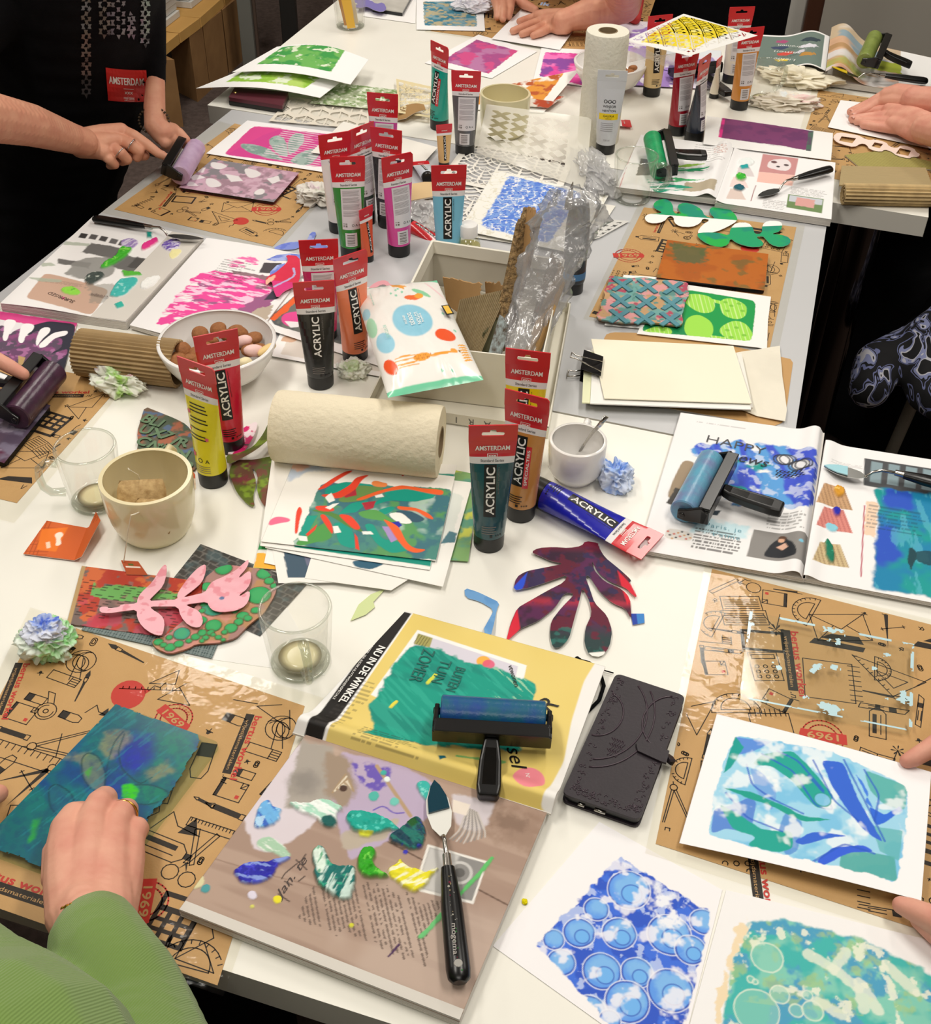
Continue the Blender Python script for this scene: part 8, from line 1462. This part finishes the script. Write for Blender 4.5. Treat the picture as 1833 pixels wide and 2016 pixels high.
q=MB(); K=[at(1240,95,.16),at(1357,112,.172),at(1345,128,.11),at(1240,118,.09)]; q.grid(12,8,lambda u,v:tuple((K[0]*(1-u)+K[1]*u)*(1-v)+(K[3]*(1-u)+K[2]*u)*v+Vector((0,0,.006*math.sin(u*9+v*5)))),clear('film_sheet','#ffffff',gloss=.10,rough=.1,body=.25)); tag(q.build('plastic_sheet',smooth=True),'clear plastic film drooping in front of the yellow stencil','plastic sheet')
# left far sheets
def green(P,pts,c1,c2): m=P.mask(pts,rag=.002); P.mix(m,c1); P.mix(m*sstep(.42,.58,P.n(30,3)),c2); P.mix(m*sstep(.58,.66,P.n(60,9)),'#dfe9cf')
sheet('art_print',[(480,136),(668,164),(630,193),(386,174)],lambda P:green(P,[(478,143),(630,160),(600,180),(446,166)],'#8fbf3c','#b5d46a'),z=.024,label='lime green print curling over the table corner above the wallet',cat='print',base='#f6f5f4',lift=lambda u,v:.012*np.sin(u*3.1)+.008*(u<.0))
sheet('art_print',[(545,92),(726,118),(690,167),(457,142)],lambda P:green(P,[(556,97),(680,110),(652,150),(506,131)],'#3f9a4a','#6fb45a'),z=.036,label='darker green print on white card lying above the lime one',cat='print',base='#f6f5f4',lift=lambda u,v:.018*np.sin(u*3.1)*(1-.3*v))
wl_=thing('wallet','maroon leather wallet with a snap button at the back table corner','wallet',at(505,195)); P4=[at(462,174,.016),at(568,183,.016),at(556,210,.016),at(450,193,.016)]; q=MB(); q.prism([tuple(p.xy) for p in P4],TZ+.001,TZ+.010,M_blackpl); q.build('inner_pages',wl_); q=MB(); q.prism([tuple(p.xy) for p in P4],TZ+.010,TZ+.018,mat('maroon_leather','#5a2430',.35)); q.build('cover',wl_,bevel=.003); q=MB(); q.lathe(at(463,182,.018),[(.004,0),(.003,.0015),(.0001,.002)],mat('brass','#c9a860',.25,metal=1),14); q.build('snap',wl_)
def lh(cu,cv,cx,cy,pt):
    a=cu*4.5; b=cv*3; row=np.floor(b); aa=a+.5*(row%2); x=aa-np.floor(aa)-.5; y=b-row; w=.46*np.sin(np.clip(y,0,1)*3.14)
    k=y*7-np.abs(x)*5; return (np.abs(x)<w)&(np.abs(x)>.03)&((k-np.floor(k))>.32)&(cu>.04)&(cu<.97)&(cv>.05)&(cv<.95)
sheet('stencil',[(574,190),(732,213),(722,254),(529,238)],None,z=.004,label='ivory leaf-pattern stencil behind the magenta leaf print',cat='stencil',res=.0013,hole=lh,mt=mat('stencil_ivory','#e6dfd0',.45))
def gtx(P): P.C[:]=np.array(lin('#b9c4a4')); P.mix(sstep(.42,.56,P.n(110,3)),'#7f9a62'); P.mix(sstep(.6,.66,P.n(150,9)),'#e0e6d4')
sheet('gel_print',[(640,160),(790,178),(734,214),(610,203)],gtx,z=.008,label='mossy green textured film over the leaf stencil',cat='print',base='#b9c4a4')
def ch(cu,cv,cx,cy,pt): n_=fbm(cx*60,cy*60,4); return (np.abs(n_-.5)>.045)&(cu>.06)&(cu<.94)&(cv>.08)&(cv<.94)&(n_>.38)
sheet('stencil',[(780,155),(856,172),(850,232),(784,222)],None,z=.012,label='cream web-like stencil between the magenta and turquoise tubes',cat='stencil',res=.0013,hole=ch,mt=mat('stencil_cream','#e2d3a8',.5))
cut('card_scrap',[(785,212),(835,215),(838,224),(800,240),(778,236)],.005,.001,'curled brown paper scrap right of the magenta tube','card',None,base='#a88455',lift=lambda P:.012*np.sin(np.clip((P.X-at(785,225).x)/.08,0,1)*3.1))
# ---------------------------------------------------------------- people
SKIN=mat('skin','#dba184',.5,vary=(35,.55,'#c77f68'),bump=(420,.12,.001),spec=.35); SKIN2=mat('skin_warm','#e0a68f',.5,vary=(30,.6,'#cc8070'),bump=(420,.12,.001),spec=.35)
NAIL=mat('nail','#e6b3a4',.25,coat=.4); GOLD=mat('gold','#d9a94a',.2,metal=1); SILV=mat('silver','#c9c9cc',.2,metal=1)
def limb(name,chains,parent,m,vox=.0022,it=6,f=.5):
    b=MB(); 
    def ball(c,r):
        n=14; vs=[];
        for i in range(9):
            t_=math.pi*i/8
            for k in range(n): vs.append((c.x+r*math.sin(t_)*math.cos(TAU*k/n),c.y+r*math.sin(t_)*math.sin(TAU*k/n),c.z+r*math.cos(t_)))
        b.add(vs,[(i*n+k,(i+1)*n+k,(i+1)*n+(k+1)%n,i*n+(k+1)%n) for i in range(8) for k in range(n)],m)
    for ch in chains:
        P_=[(Vector(p),r) for p,r in ch]
        for (p,r),(q,s) in zip(P_,P_[1:]):
            L=(q-p).length; n=max(2,int(L/(.35*min(r,s)))+1)
            for i in range(n): t_=i/n; ball(p.lerp(q,t_),r+(s-r)*t_)
        ball(*P_[-1])
    o=b.build(name,parent,smooth=True)
    q=o.modifiers.new('r','REMESH'); q.mode='VOXEL'; q.voxel_size=vox; q.use_smooth_shade=True
    q=o.modifiers.new('s','SMOOTH'); q.iterations=it; q.factor=f
    dg=bpy.context.evaluated_depsgraph_get(); me=bpy.data.meshes.new_from_object(o.evaluated_get(dg)); o.modifiers.clear(); o.data=me
    for p_ in me.polygons: p_.use_smooth=True
    return o
J=lambda x,y,z,r:(at(x,y,z),r)
Y=lambda x,y,d,r:(ray_xy(x,y,d),r)
def nail(parent,px,py,z,r,d,tilt=.2):
    c=at(px,py,z); e=(at(px+d[0],py+d[1],z)-c).normalized(); n=Vector((-e.y,e.x,0)); b=MB(); b.grid(7,7,lambda u,v:tuple(c+e*(v-.5)*r*1.5+n*(u-.5)*r*1.25+Vector((0,0,r*.82*math.sqrt(max(0,1-((u-.5)*1.5)**2))-abs(v-.5)*tilt*r))),NAIL); b.build('fingernail',parent,smooth=True,solid=.0004)
def loop(parent,name,c,r1,r2,ax,m,th=.0009):
    c=Vector(c); ax=Vector(ax).normalized(); x=ax.cross(Vector((0,0,1))).normalized(); y=x.cross(ax); b=MB(); b.tube([c+x*r1*math.cos(TAU*k/24)+y*r2*math.sin(TAU*k/24) for k in range(25)],th,m,6,cap=False); return b.build(name,parent,smooth=True)
# A: woman in black on the left, rolling
pa=thing('person','person in black top and apron with a red badge, rolling a brayer over pink ink','person',(-.85,2.3,0))
limb('body',[[J(-170,215,.30,.046),J(-60,222,.25,.043),J(60,246,.18,.036),J(140,272,.115,.0275),J(165,280,.098,.026)],
 [J(160,278,.088,.024),J(200,266,.088,.020),J(238,258,.088,.0155)],[J(160,282,.085,.024),J(205,282,.082,.020),J(228,278,.080,.0155)],[J(160,288,.08,.022),J(190,294,.076,.018),J(205,300,.072,.015)],
 [J(238,258,.086,.0135),J(264,268,.083,.0115),J(290,285,.070,.010),J(312,302,.056,.0088),J(325,308,.050,.0075)],
 [J(228,272,.080,.0125),J(256,285,.076,.0115),J(274,298,.062,.0105),J(270,310,.050,.009)],[J(214,288,.076,.0120),J(238,301,.070,.0108),J(250,314,.055,.0098),J(240,318,.045,.0085)],[J(198,298,.070,.0112),J(216,314,.062,.010),J(226,324,.050,.0088),J(216,326,.042,.0075)],
 [J(160,285,.078,.02),J(200,300,.060,.014),J(250,305,.050,.0105),J(285,306,.048,.0095)]],pa,SKIN,vox=.0017)
limb('left_hand',[[Y(307,140,2.29,.0175),J(304,212,.10,.0215),J(306,246,.075,.022),J(322,262,.062,.024),J(338,262,.055,.020)],[J(338,258,.058,.0125),J(352,262,.056,.011),J(366,276,.045,.0095),J(360,285,.035,.008)],[J(328,262,.06,.0125),J(340,274,.052,.0115),J(344,288,.038,.0095)],[J(316,268,.06,.013),J(326,282,.05,.0115),J(330,294,.035,.0095)]],pa,SKIN,vox=.0018)
nail(pa,321,303,.0505,.0065,(10,8)); rg=loop(pa,'ring',at(236,300,.0705),.0125,.0118,at(250,312,.056)-at(228,292,.073),SILV); loop(pa,'ring',at(258,285,.0765),.0125,.0122,at(268,294,.066)-at(245,278,.08),SILV,.0013)
bz=MB(); 
for k in range(26):
    a=TAU*k/26; c=at(303,238,.083)+Vector((math.cos(a)*.029,math.sin(a)*.010,math.sin(a)*.022)); bz.lathe(c,[(.0001,-.003),(.0032,0),(.0001,.003)],mat('dark_bead','#3b2f1f' if True else '',.3),8)
bz.build('bead_bracelet',pa,smooth=True)
limb('black_dress',[[Y(140,-200,2.2,.13),Y(140,-60,2.28,.165),Y(140,60,2.34,.17),Y(130,180,2.38,.165),Y(90,300,2.42,.17),Y(40,420,2.43,.19),Y(-20,560,2.43,.21),(Vector((-1.1,2.4,.25)),.2),(Vector((-1.1,2.4,.06)),.19)],[Y(272,-60,2.32,.05),Y(300,60,2.3,.028),Y(309,165,2.28,.0195)],[Y(0,-60,2.25,.10),Y(-80,60,2.1,.07),(at(-210,205,.32),.062)]],pa,M_black,vox=.008,it=8)
pc=[ray_xy(208,133,2.02),ray_xy(288,138,2.02),ray_xy(292,200,2.02),ray_xy(213,198,2.02)]
ov=(pc[1]-pc[0]).cross(pc[3]-pc[0]).normalized(); ov=-ov if ov.y>0 else ov
q=MB(); rb_=mat('badge_red','#cf2a26',.5); q.grid(12,8,lambda u,v:tuple((pc[0]*(1-u)+pc[1]*u)*(1-v)+(pc[3]*(1-u)+pc[2]*u)*v+ov*.004*math.sin(u*3.1)),rb_)
fx=lambda cx,cy:(lambda x,y:tuple(pc[0]+(pc[1]-pc[0])*(cx+x)+(pc[3]-pc[0])*(cy-y)+ov*(.004*math.sin((cx+x)*3.1)+.0015)))
put_text(q,'AMSTERDAM',M_wt,fx(.5,.34),w=.86,h=.22,bold=.02); put_text(q,'xxx',M_wt,fx(.55,.67),w=.2,h=.12,bold=.01); put_text(q,'royal talens',M_wt,fx(.55,.84),w=.26,h=.1,bold=.01)
for y0 in (.58,.94): q.add([fx(0,0)(a,-y0+b) for a,b in ((.43,.015),(.68,.015),(.68,0),(.43,0))],[(0,1,2,3)],M_wt)
q.build('red_badge',pa)
sq=mat('sequin','#6f6f71',.25,metal=.6); q=MB(); dgx=bpy.context.evaluated_depsgraph_get(); dr=[o for o in pa.children if o.name.startswith('black_dress')][0]; bv=dr.data; from mathutils.bvhtree import BVHTree
tree=BVHTree.FromPolygons([wm(dr)@v.co for v in bv.vertices],[tuple(p.vertices) for p in bv.polygons]); O_=Vector((0,0,TZ+CH))
def onto(px,py,off=.003):
    d=((px-IW/2)*_r-(py-IH/2)*_u+FPX*_fw).normalized(); h=tree.ray_cast(O_,d); return (h[0]+h[1]*off) if h[0] else None
k=0
for (cx,w,y0,y1) in ((168,18,2,190),(205,24,2,72),(232,30,2,72),(282,16,2,90),(255,14,30,75)):
    y=y0
    while y<y1:
        for s_ in (0,1,2):
            a=(cx-w/2+w*s_/3+R.uniform(-1,1),y+R.uniform(-2,2)); tri=[a,(a[0]+8,a[1]+R.uniform(-1,1)),(a[0]+4+R.uniform(-2,2),a[1]+(10 if (k%2) else -9))]
            pp=[onto(*t_) for t_ in tri]; k+=1
            if all(pp) and max((pp[0]-x).length for x in pp)<.03: q.add(pp,[(0,1,2)],sq)
        y+=9
q.build('sequin_trim',pa)
lp=[onto(x,y,.002) for x,y in ((208,133),(288,138),(292,200),(213,198))]
dd=sum([(a-b_).length for a,b_ in zip(lp,pc)])/4 if all(lp) else 0
# move badge on to the cloth
bd=[o for o in pa.children if o.name.startswith('red_badge')][0]
if all(lp):
    me=bd.data; M0=wm(bd)
    for v in me.vertices:
        w_=M0@v.co; d=(w_-O_).normalized(); h=tree.ray_cast(O_,d)
        if h[0]: v.co=M0.inverted()@(h[0]-d*(.003+ (.0015 if v.index>=96 else 0)))
brayer('black brayer with pale lilac roller held over the pink gel plate',at(354,346,.029),at(386,291,.029),at(262,296,.058),'#c9b0cc',col2='#b394b8',r=.019)
# C: finger and brayer at left edge
pb=thing('person','person whose finger presses the black brayer at the left edge of the frame','person',at(-260,640,0))
limb('body',[[J(-330,610,.12,.04),J(-200,640,.10,.03),J(-110,665,.085,.03),J(-60,683,.085,.014),J(-20,700,.082,.0115),J(20,722,.070,.0105),J(46,737,.060,.009)],[J(-110,680,.08,.025),J(-60,705,.07,.013),J(-40,735,.05,.012)],[J(-110,690,.08,.025),J(-90,725,.07,.013),J(-70,760,.05,.012)]],pb,SKIN2,vox=.0022)
limb('sleeve',[[J(-330,610,.12,.055),J(-460,560,.25,.07)]],pb,M_black,vox=.005)
brayer('black brayer with purple roller pressed on the dark gel plate at the left edge',at(32,822,.030),at(106,732,.030),at(-90,742,.066),'#4a2c42',col2='#33202f',r=.020)
# D: green sweater hand, front left
pd=thing('person','person in green knitted sweater pressing the blue gel plate with one hand','person',(-.45,.2,0))
limb('body',[[J(260,2050,.08,.036),J(200,1880,.075,.034),J(172,1800,.062,.031)],[J(150,1800,.060,.027),J(140,1740,.055,.025),J(135,1680,.052,.022),J(133,1632,.048,.0165)],[J(172,1800,.060,.030),J(172,1740,.056,.026),J(176,1670,.054,.022),J(182,1615,.050,.0155)],[J(205,1795,.060,.028),J(210,1740,.054,.025),J(218,1680,.050,.021),J(226,1628,.046,.0145)],[J(222,1795,.055,.022),J(240,1740,.048,.019),J(250,1690,.044,.017),J(258,1655,.040,.0130)],
 [J(133,1632,.048,.0165),J(146,1606,.044,.0135),J(162,1600,.028,.0115),J(166,1606,.018,.010)],[J(182,1615,.050,.0155),J(196,1582,.046,.0135),J(207,1572,.034,.0125),J(208,1580,.020,.011)],[J(226,1628,.046,.0145),J(242,1598,.040,.0125),J(250,1594,.030,.0115),J(250,1604,.018,.010)],[J(258,1655,.040,.0130),J(270,1630,.034,.0110),J(274,1632,.024,.0100),J(270,1642,.016,.009)],[J(122,1725,.045,.019),J(112,1680,.034,.014),J(128,1640,.022,.0115),J(148,1628,.016,.010)]],pd,SKIN2,vox=.0016,it=5)
loop(pd,'ring',at(244,1600,.039),.0132,.0125,at(250,1594,.030)-at(228,1622,.045),GOLD,.0011)
KN=bpy.data.materials.new('green_knit'); KN.use_nodes=True; nt=KN.node_tree; bs=nt.nodes['Principled BSDF']; bs.inputs['Base Color'].default_value=(*lin('#728f45'),1); bs.inputs['Roughness'].default_value=.95; bs.inputs['Sheen Weight'].default_value=.3
tc=nt.nodes.new('ShaderNodeTexCoord'); wv=nt.nodes.new('ShaderNodeTexWave'); mp=nt.nodes.new('ShaderNodeMapping'); mp.inputs['Rotation'].default_value=(0,0,.35); wv.bands_direction='X'; wv.inputs['Scale'].default_value=150; wv.inputs['Distortion'].default_value=.6; bu=nt.nodes.new('ShaderNodeBump'); bu.inputs['Strength'].default_value=.45; bu.inputs['Distance'].default_value=.001
nt.links.new(tc.outputs['Object'],mp.inputs[0]); nt.links.new(mp.outputs[0],wv.inputs['Vector']); nt.links.new(wv.outputs['Fac'],bu.inputs['Height']); nt.links.new(bu.outputs[0],bs.inputs['Normal'])
limb('sweater',[[J(190,1836,.066,.036),J(192,1862,.074,.042),J(205,1895,.080,.045),J(238,1960,.085,.050),J(262,2030,.09,.053),J(300,2180,.12,.06),J(150,2500,.3,.075)],[J(-40,1955,.10,.050),J(20,2040,.13,.065),J(-40,2250,.25,.11),J(-250,2350,.1,.15)],[J(-110,1860,.05,.04),J(-40,1955,.10,.050)]],pd,KN,vox=.003,it=8)
br_=MB(); br_.tube([at(100,1802,.058),at(112,1796,.078),at(128,1785,.092),at(150,1778,.098),at(175,1775,.098)],.0011,GOLD,8); 
for a in ((102,1801,.064),(106,1799,.07),(124,1788,.088),(132,1784,.093),(140,1781,.096),(150,1779,.098)): br_.lathe(at(*a),[(.0001,-.0026),(.0024,0),(.0001,.0026)],GOLD,8)
br_.build('gold_bracelet',pd,smooth=True)
limb('left_fingertip',[[J(-120,1600,.05,.016),J(-50,1582,.035,.0125),J(-12,1566,.022,.0105),J(-2,1562,.018,.0095)]],pd,SKIN2,vox=.0022)
limb('trousers',[[(Vector((-.30,.18,.50)),.15),(Vector((-.28,.62,.48)),.11),(Vector((-.28,.72,.10)),.08)],[(Vector((.02,.15,.50)),.15),(Vector((-.02,.66,.48)),.11),(Vector((-.02,.74,.10)),.08)]],pd,M_black,vox=.01)
# E: two hands holding the print at the right edge
pe=thing('person','person holding the blue leaf print by its right edge with two fingers','person',at(2000,1650,0))
limb('body',[[J(1786,1498,.021,.0080),J(1800,1492,.024,.0095),J(1830,1474,.030,.0105),J(1870,1450,.036,.013),J(1930,1430,.04,.024),J(2010,1425,.055,.027),J(2060,1440,.07,.026),J(2200,1560,.10,.032)],[J(1960,1400,.05,.022),J(1925,1375,.045,.0115),J(1890,1372,.03,.0105),J(1880,1395,.016,.009)],[J(1980,1385,.05,.02),J(1950,1352,.042,.011),J(1915,1350,.028,.0098),J(1905,1372,.014,.0085)],[J(2000,1385,.05,.018),J(1985,1340,.038,.010),J(1955,1335,.024,.009)],[J(1945,1445,.04,.018),J(1915,1470,.03,.0115),J(1880,1480,.012,.010),J(1850,1490,.004,.0085)]],pe,SKIN2,vox=.0016)
limb('second_hand',[[J(1774,1782,.021,.0085),J(1795,1790,.023,.0105),J(1830,1806,.028,.0125),J(1880,1830,.034,.016),J(1950,1850,.04,.025),J(2030,1860,.055,.027),J(2090,1860,.07,.026),J(2200,1830,.10,.033)],[J(1812,1812,.012,.0095),J(1845,1838,.016,.0115),J(1890,1865,.022,.014),J(1950,1870,.03,.022)],[J(1985,1885,.04,.02),J(1940,1910,.03,.0115),J(1890,1905,.014,.010)],[J(2010,1900,.04,.018),J(1975,1940,.028,.0105),J(1930,1945,.014,.009)]],pe,SKIN2,vox=.0016)
limb('dark_jumper',[[J(2140,1510,.09,.043),J(2260,1620,.13,.055),(Vector((1.05,.40,1.1)),.085),(Vector((1.28,.50,1.15)),.15),(Vector((1.36,.52,.75)),.16)],[J(2150,1845,.085,.043),J(2300,1800,.13,.055),(Vector((1.05,.40,1.1)),.085)]],pe,mat('navy_wool','#20242e',.95,bump=(200,.3)),vox=.006)
# B: far person with hands on paper
pf=thing('person','person in a red shirt smoothing white paper at the top of the far table','person',at(1120,-160,0)); 
sheet('paper_sheet',[(1026,18),(1140,45),(1102,98),(968,76)],None,z=.006,label='white sheet being smoothed by the person in red',cat='paper',base='#f7f7f7',res=.01)
limb('body',[[J(1236,-80,.22,.05),J(1226,8,.075,.046),J(1170,24,.060,.040),J(1128,36,.045,.030),J(1108,41,.040,.027)],[J(1110,34,.038,.022),J(1082,32,.030,.019),J(1060,31,.026,.014)],[J(1110,40,.036,.022),J(1088,41,.028,.019),J(1068,40,.024,.014)],[J(1112,48,.034,.021),J(1094,48,.026,.018),J(1078,47,.022,.014)],[J(1114,52,.03,.019),J(1100,55,.024,.016),J(1086,54,.020,.0125)],
 [J(1060,31,.024,.0118),J(1040,37,.018,.010),J(1023,42,.016,.0085)],[J(1068,40,.022,.0118),J(1036,51,.020,.0105),J(1010,61,.015,.009)],[J(1078,47,.020,.0118),J(1052,58,.020,.0105),J(1028,67,.015,.009)],[J(1086,54,.018,.011),J(1066,64,.018,.0098),J(1050,70,.015,.0085)]],pf,SKIN,vox=.002)
limb('left_hand',[[J(985,-60,.07,.03),J(990,-15,.045,.026)],[J(978,0,.035,.016),J(980,16,.028,.0115),J(979,34,.014,.009)],[J(990,0,.035,.016),J(991,18,.028,.0115),J(990,38,.014,.009)],[J(1002,-4,.035,.017),J(1004,14,.028,.012),J(1001,33,.014,.0095)],[J(1010,-12,.035,.018),J(1032,8,.024,.013),J(1054,19,.016,.0095)]],pf,SKIN,vox=.0022)
rs=mat('red_shirt','#b5322e',.85,bump=(120,.3)); limb('red_shirt',[[J(1105,-110,.0,.09),J(1120,-230,.3,.16)],[J(1075,-22,.0,.04),J(1105,-80,.0,.08)],[J(1238,28,.022,.018),J(1252,38,.018,.014),J(1246,-80,.06,.05)]],pf,rs,vox=.006)
tx(pf,'lk',1074,8,.075,(60,6),.024,mat('pale_blue_print','#8fa3bf',.6),bold=.03)
# F: right person
pg=thing('person','person in black pressing a white sheet with two hands at the right edge','person',(1.3,2.4,0))
limb('body',[[J(2000,300,.12,.04),J(1880,268,.075,.034),J(1822,254,.055,.029)],[J(1820,245,.053,.026),J(1790,228,.045,.022),J(1750,216,.036,.0145)],[J(1820,250,.05,.026),J(1790,238,.042,.023),J(1756,229,.034,.0145)],[J(1820,258,.045,.025),J(1792,250,.038,.021),J(1757,243,.030,.0145)],[J(1820,264,.04,.022),J(1795,260,.034,.018),J(1768,252,.026,.0125)],
 [J(1750,216,.034,.0125),J(1716,219,.022,.0105),J(1680,226,.014,.0088)],[J(1756,229,.032,.0125),J(1720,230,.020,.0108),J(1678,234,.014,.009)],[J(1757,241,.028,.012),J(1725,239,.020,.0105),J(1688,239,.013,.009)],[J(1766,254,.024,.0115),J(1735,251,.018,.0098),J(1700,246,.013,.0085)]],pg,SKIN2,vox=.002)
limb('far_hand',[[J(2000,225,.12,.04),J(1880,205,.085,.034),J(1800,196,.070,.027)],[J(1800,192,.068,.025),J(1768,185,.062,.022),J(1746,186,.056,.015)],[J(1800,200,.062,.024),J(1765,198,.052,.020),J(1740,198,.044,.014)],[J(1746,186,.054,.0135),J(1712,204,.032,.011),J(1675,220,.015,.009)],[J(1742,194,.046,.013),J(1715,212,.028,.011),J(1684,226,.015,.009)]],pg,SKIN2,vox=.002)
for a in ((1677,220,.017),(1681,227,.0165),(1680,234,.0165)): nail(pg,*a,.0062,(-10,3))
limb('black_coat',[[(Vector((1.45,2.55,1.2)),.2),(Vector((1.40,2.45,.75)),.2),(Vector((1.3,2.35,.52)),.2),(Vector((1.1,2.2,.40)),.14)],[(Vector((1.05,2.75,.45)),.22),(Vector((1.1,2.7,.12)),.2)],[(Vector((1.12,2.46,.22)),.19),(Vector((.98,2.55,.12)),.16)],[(Vector((.95,2.4,.08)),.10),(Vector((1.15,2.15,.08)),.10)]],pg,M_black,vox=.01)
ZB=bpy.data.materials.new('patterned_cotton'); ZB.use_nodes=True; nt=ZB.node_tree; bs=nt.nodes['Principled BSDF']; bs.inputs['Roughness'].default_value=.9; tc=nt.nodes.new('ShaderNodeTexCoord'); n1=nt.nodes.new('ShaderNodeTexNoise'); n1.inputs['Scale'].default_value=13; n1.inputs['Distortion'].default_value=2.2; n1.inputs['Detail'].default_value=1; r1=nt.nodes.new('ShaderNodeValToRGB'); nt.links.new(tc.outputs['Object'],n1.inputs['Vector']); nt.links.new(n1.outputs['Fac'],r1.inputs[0]); nt.links.new(r1.outputs[0],bs.inputs['Base Color']); cr=r1.color_ramp; cr.interpolation='CONSTANT'
cr.elements[0].color=(*lin('#0a0a0e'),1); cr.elements[1].position=.50; cr.elements[1].color=(*lin('#7f86ad'),1); e=cr.elements.new(.56); e.color=(*lin('#b9b9c2'),1); e=cr.elements.new(.60); e.color=(*lin('#0a0a0e'),1); e=cr.elements.new(.43); e.color=(*lin('#6a719c'),1); e=cr.elements.new(.46); e.color=(*lin('#0a0a0e'),1)
limb('patterned_trousers',[[J(1800,690,-.28,.055),J(1730,720,-.28,.05),J(1712,762,-.30,.042)],[J(1900,650,-.22,.08),J(1815,690,-.26,.06),J(1830,770,-.30,.045),J(1850,790,-.31,.04)]],pg,ZB,vox=.006,it=3)
ck=thing('stool','grey metal stool leg under the patterned trousers, right edge','stool',at(1765,900,-.74)); b=MB(); b.tube([at(1818,745,-.34),at(1748,905,-.60)],.013,mat('stool_grey','#8d8a80',.4),14); b.build('leg',ck,smooth=True,auto=.8); b=MB(); c=at(1850,700,-.36); b.lathe((c.x+.08,c.y,c.z),[(.16,0),(.165,.01),(.16,.025),(.0001,.03)],M_black,36); b.build('seat',ck)
# ---------------------------------------------------------------- background
WD=mat('pallet_wood','#9a7448',.75,vary=(12,.6,'#7d5a36')); WD2=mat('raw_pine','#d9ab62',.6,vary=(8,.5,'#c2904a'))
base=at(345,250,-.74); zt=ray_xy(322,97,base.y).z
pl=thing('pallet','wooden pallet stand with pale deck boards behind the person in black','pallet',(base.x,base.y,0))
dz=zt-TZ
for i,(a,b_) in enumerate((((306,103),(352,66)),((352,66),(393,36)),((393,36),(440,-6)),((440,-6),(500,-60)))):
    p,q_=at(*a,dz),at(*b_,dz); d=(q_-p).normalized(); p=p+d*.006; nrm=Vector((-d.y,d.x,0)); w_=.45; m=MB(); m.prism([tuple(p.xy),tuple(q_.xy),tuple((q_+nrm*w_).xy),tuple((p+nrm*w_).xy)],zt-.035,zt,WD2); m.build('deck_board',pl,bevel=.003)
for (x0,x1,yb) in ((320,362,252),(370,396,0),(397,434,0),(436,470,0)):
    ey=lambda x:103-(x-306)*.79
    p,q_=(at(x0,yb,-.74),at(x1,yb-2,-.74)) if yb else (at(x0,ey(x0),dz),at(x1,ey(x1),dz)); m=MB(); dp=Vector((-.10,.10,0)) if x0!=378 else Vector((.0,.14,0)); m.prism([tuple(p.xy),tuple(q_.xy),tuple((q_+dp).xy),tuple((p+dp).xy)],.0,zt-.036,WD); m.build('post',pl,bevel=.002)
cv=mat('canvas_white','#d6d5d0',.7); d0=(at(440,-6,dz)-at(306,103,dz)).normalized(); nn=Vector((-d0.y,d0.x,0))
for s_,(px,py,n) in enumerate(((300,92,9),(352,58,8),(402,20,8))):
    p=at(px,py,dz)+nn*.05
    for k in range(n):
        m=MB(); a=p+nn*.004*((k*3)%4)+d0*.003*((k*5)%3); L=.14 if s_==0 else .13; m.prism([tuple(a.xy),tuple((a+d0*L).xy),tuple((a+d0*L+nn*.40).xy),tuple((a+nn*.40).xy)],zt+.002+k*.024,zt+.023+k*.024,cv)
        tag(m.build('canvas',bevel=.003),'white stretched canvas stacked on the pallet behind the person in black','canvas','white canvases stacked on the pallet')
def post(px0,px1,py,h,m,name,label,cat,d=.05):
    p,q_=at(px0,py,-.74),at(px1,py,-.74); b=MB(); b.prism([tuple(p.xy),tuple(q_.xy),(q_.x,q_.y+d),(p.x,p.y+d)],0,h,m); return tag(b.build(name,bevel=.003),label,cat)
post(480,506,145,1.0,mat('grey_steel','#6f706a',.5),'grey_post','grey steel upright behind the far table','post'); post(508,514,140,1.0,mat('brown_strip','#54443a',.6),'brown_post','thin brown upright right beside the grey steel one','post',.02); post(558,588,110,1.0,mat('dark_post','#232220',.5),'dark_post','near-black upright at the top left of the far table','post')
def blk(px0,py0,px1,py1,Y0,dd,m,name,label=None,cat=None,kind=None):
    a,b_=ray_xy(px0,py1,Y0),ray_xy(px1,py1,Y0); t_=ray_xy(px0,py0,Y0).z; b=MB(); b.prism([(a.x,a.y),(b_.x,b_.y),(b_.x+.02,b_.y+dd),(a.x+.02,a.y+dd)],max(0,a.z),max(t_,a.z+.1),m); return tag(b.build(name,bevel=.01),label,cat,kind=kind)
blk(1232,-150,1545,75,3.42,.35,M_black,'cabinet','black cabinet standing behind the far table, top centre right','cabinet')
a=blk(1520,-200,1562,160,4.35,.08,mat('white_block','#c9c6be',.7),'trim_2',kind='structure'); blk(1560,-200,1592,160,4.30,.10,mat('brown_timber','#4a2a1a',.5),'trim_3',kind='structure')
w0,w1=at(1585,76,-.74),at(1850,122,-.74); b=MB(); b.prism([tuple(w0.xy),tuple(w1.xy),(w1.x+.03,w1.y+.06),(w0.x+.03,w0.y+.06)],.0,2.2,mat('door_grey','#a9a49a',.7)); tag(b.build('door_1'),kind='structure')
b=MB(); p=[at(1500,60,-.30),at(1640,85,-.30),at(1850,118,-.30),at(1850,180,-.30),at(1500,120,-.30)]; b.prism([tuple(k.xy) for k in p],0,TZ-.30,mat('bench_dark','#1c1b1a',.6)); tag(b.build('bench',bevel=.01),'low dark bench behind the far right magazine','bench')
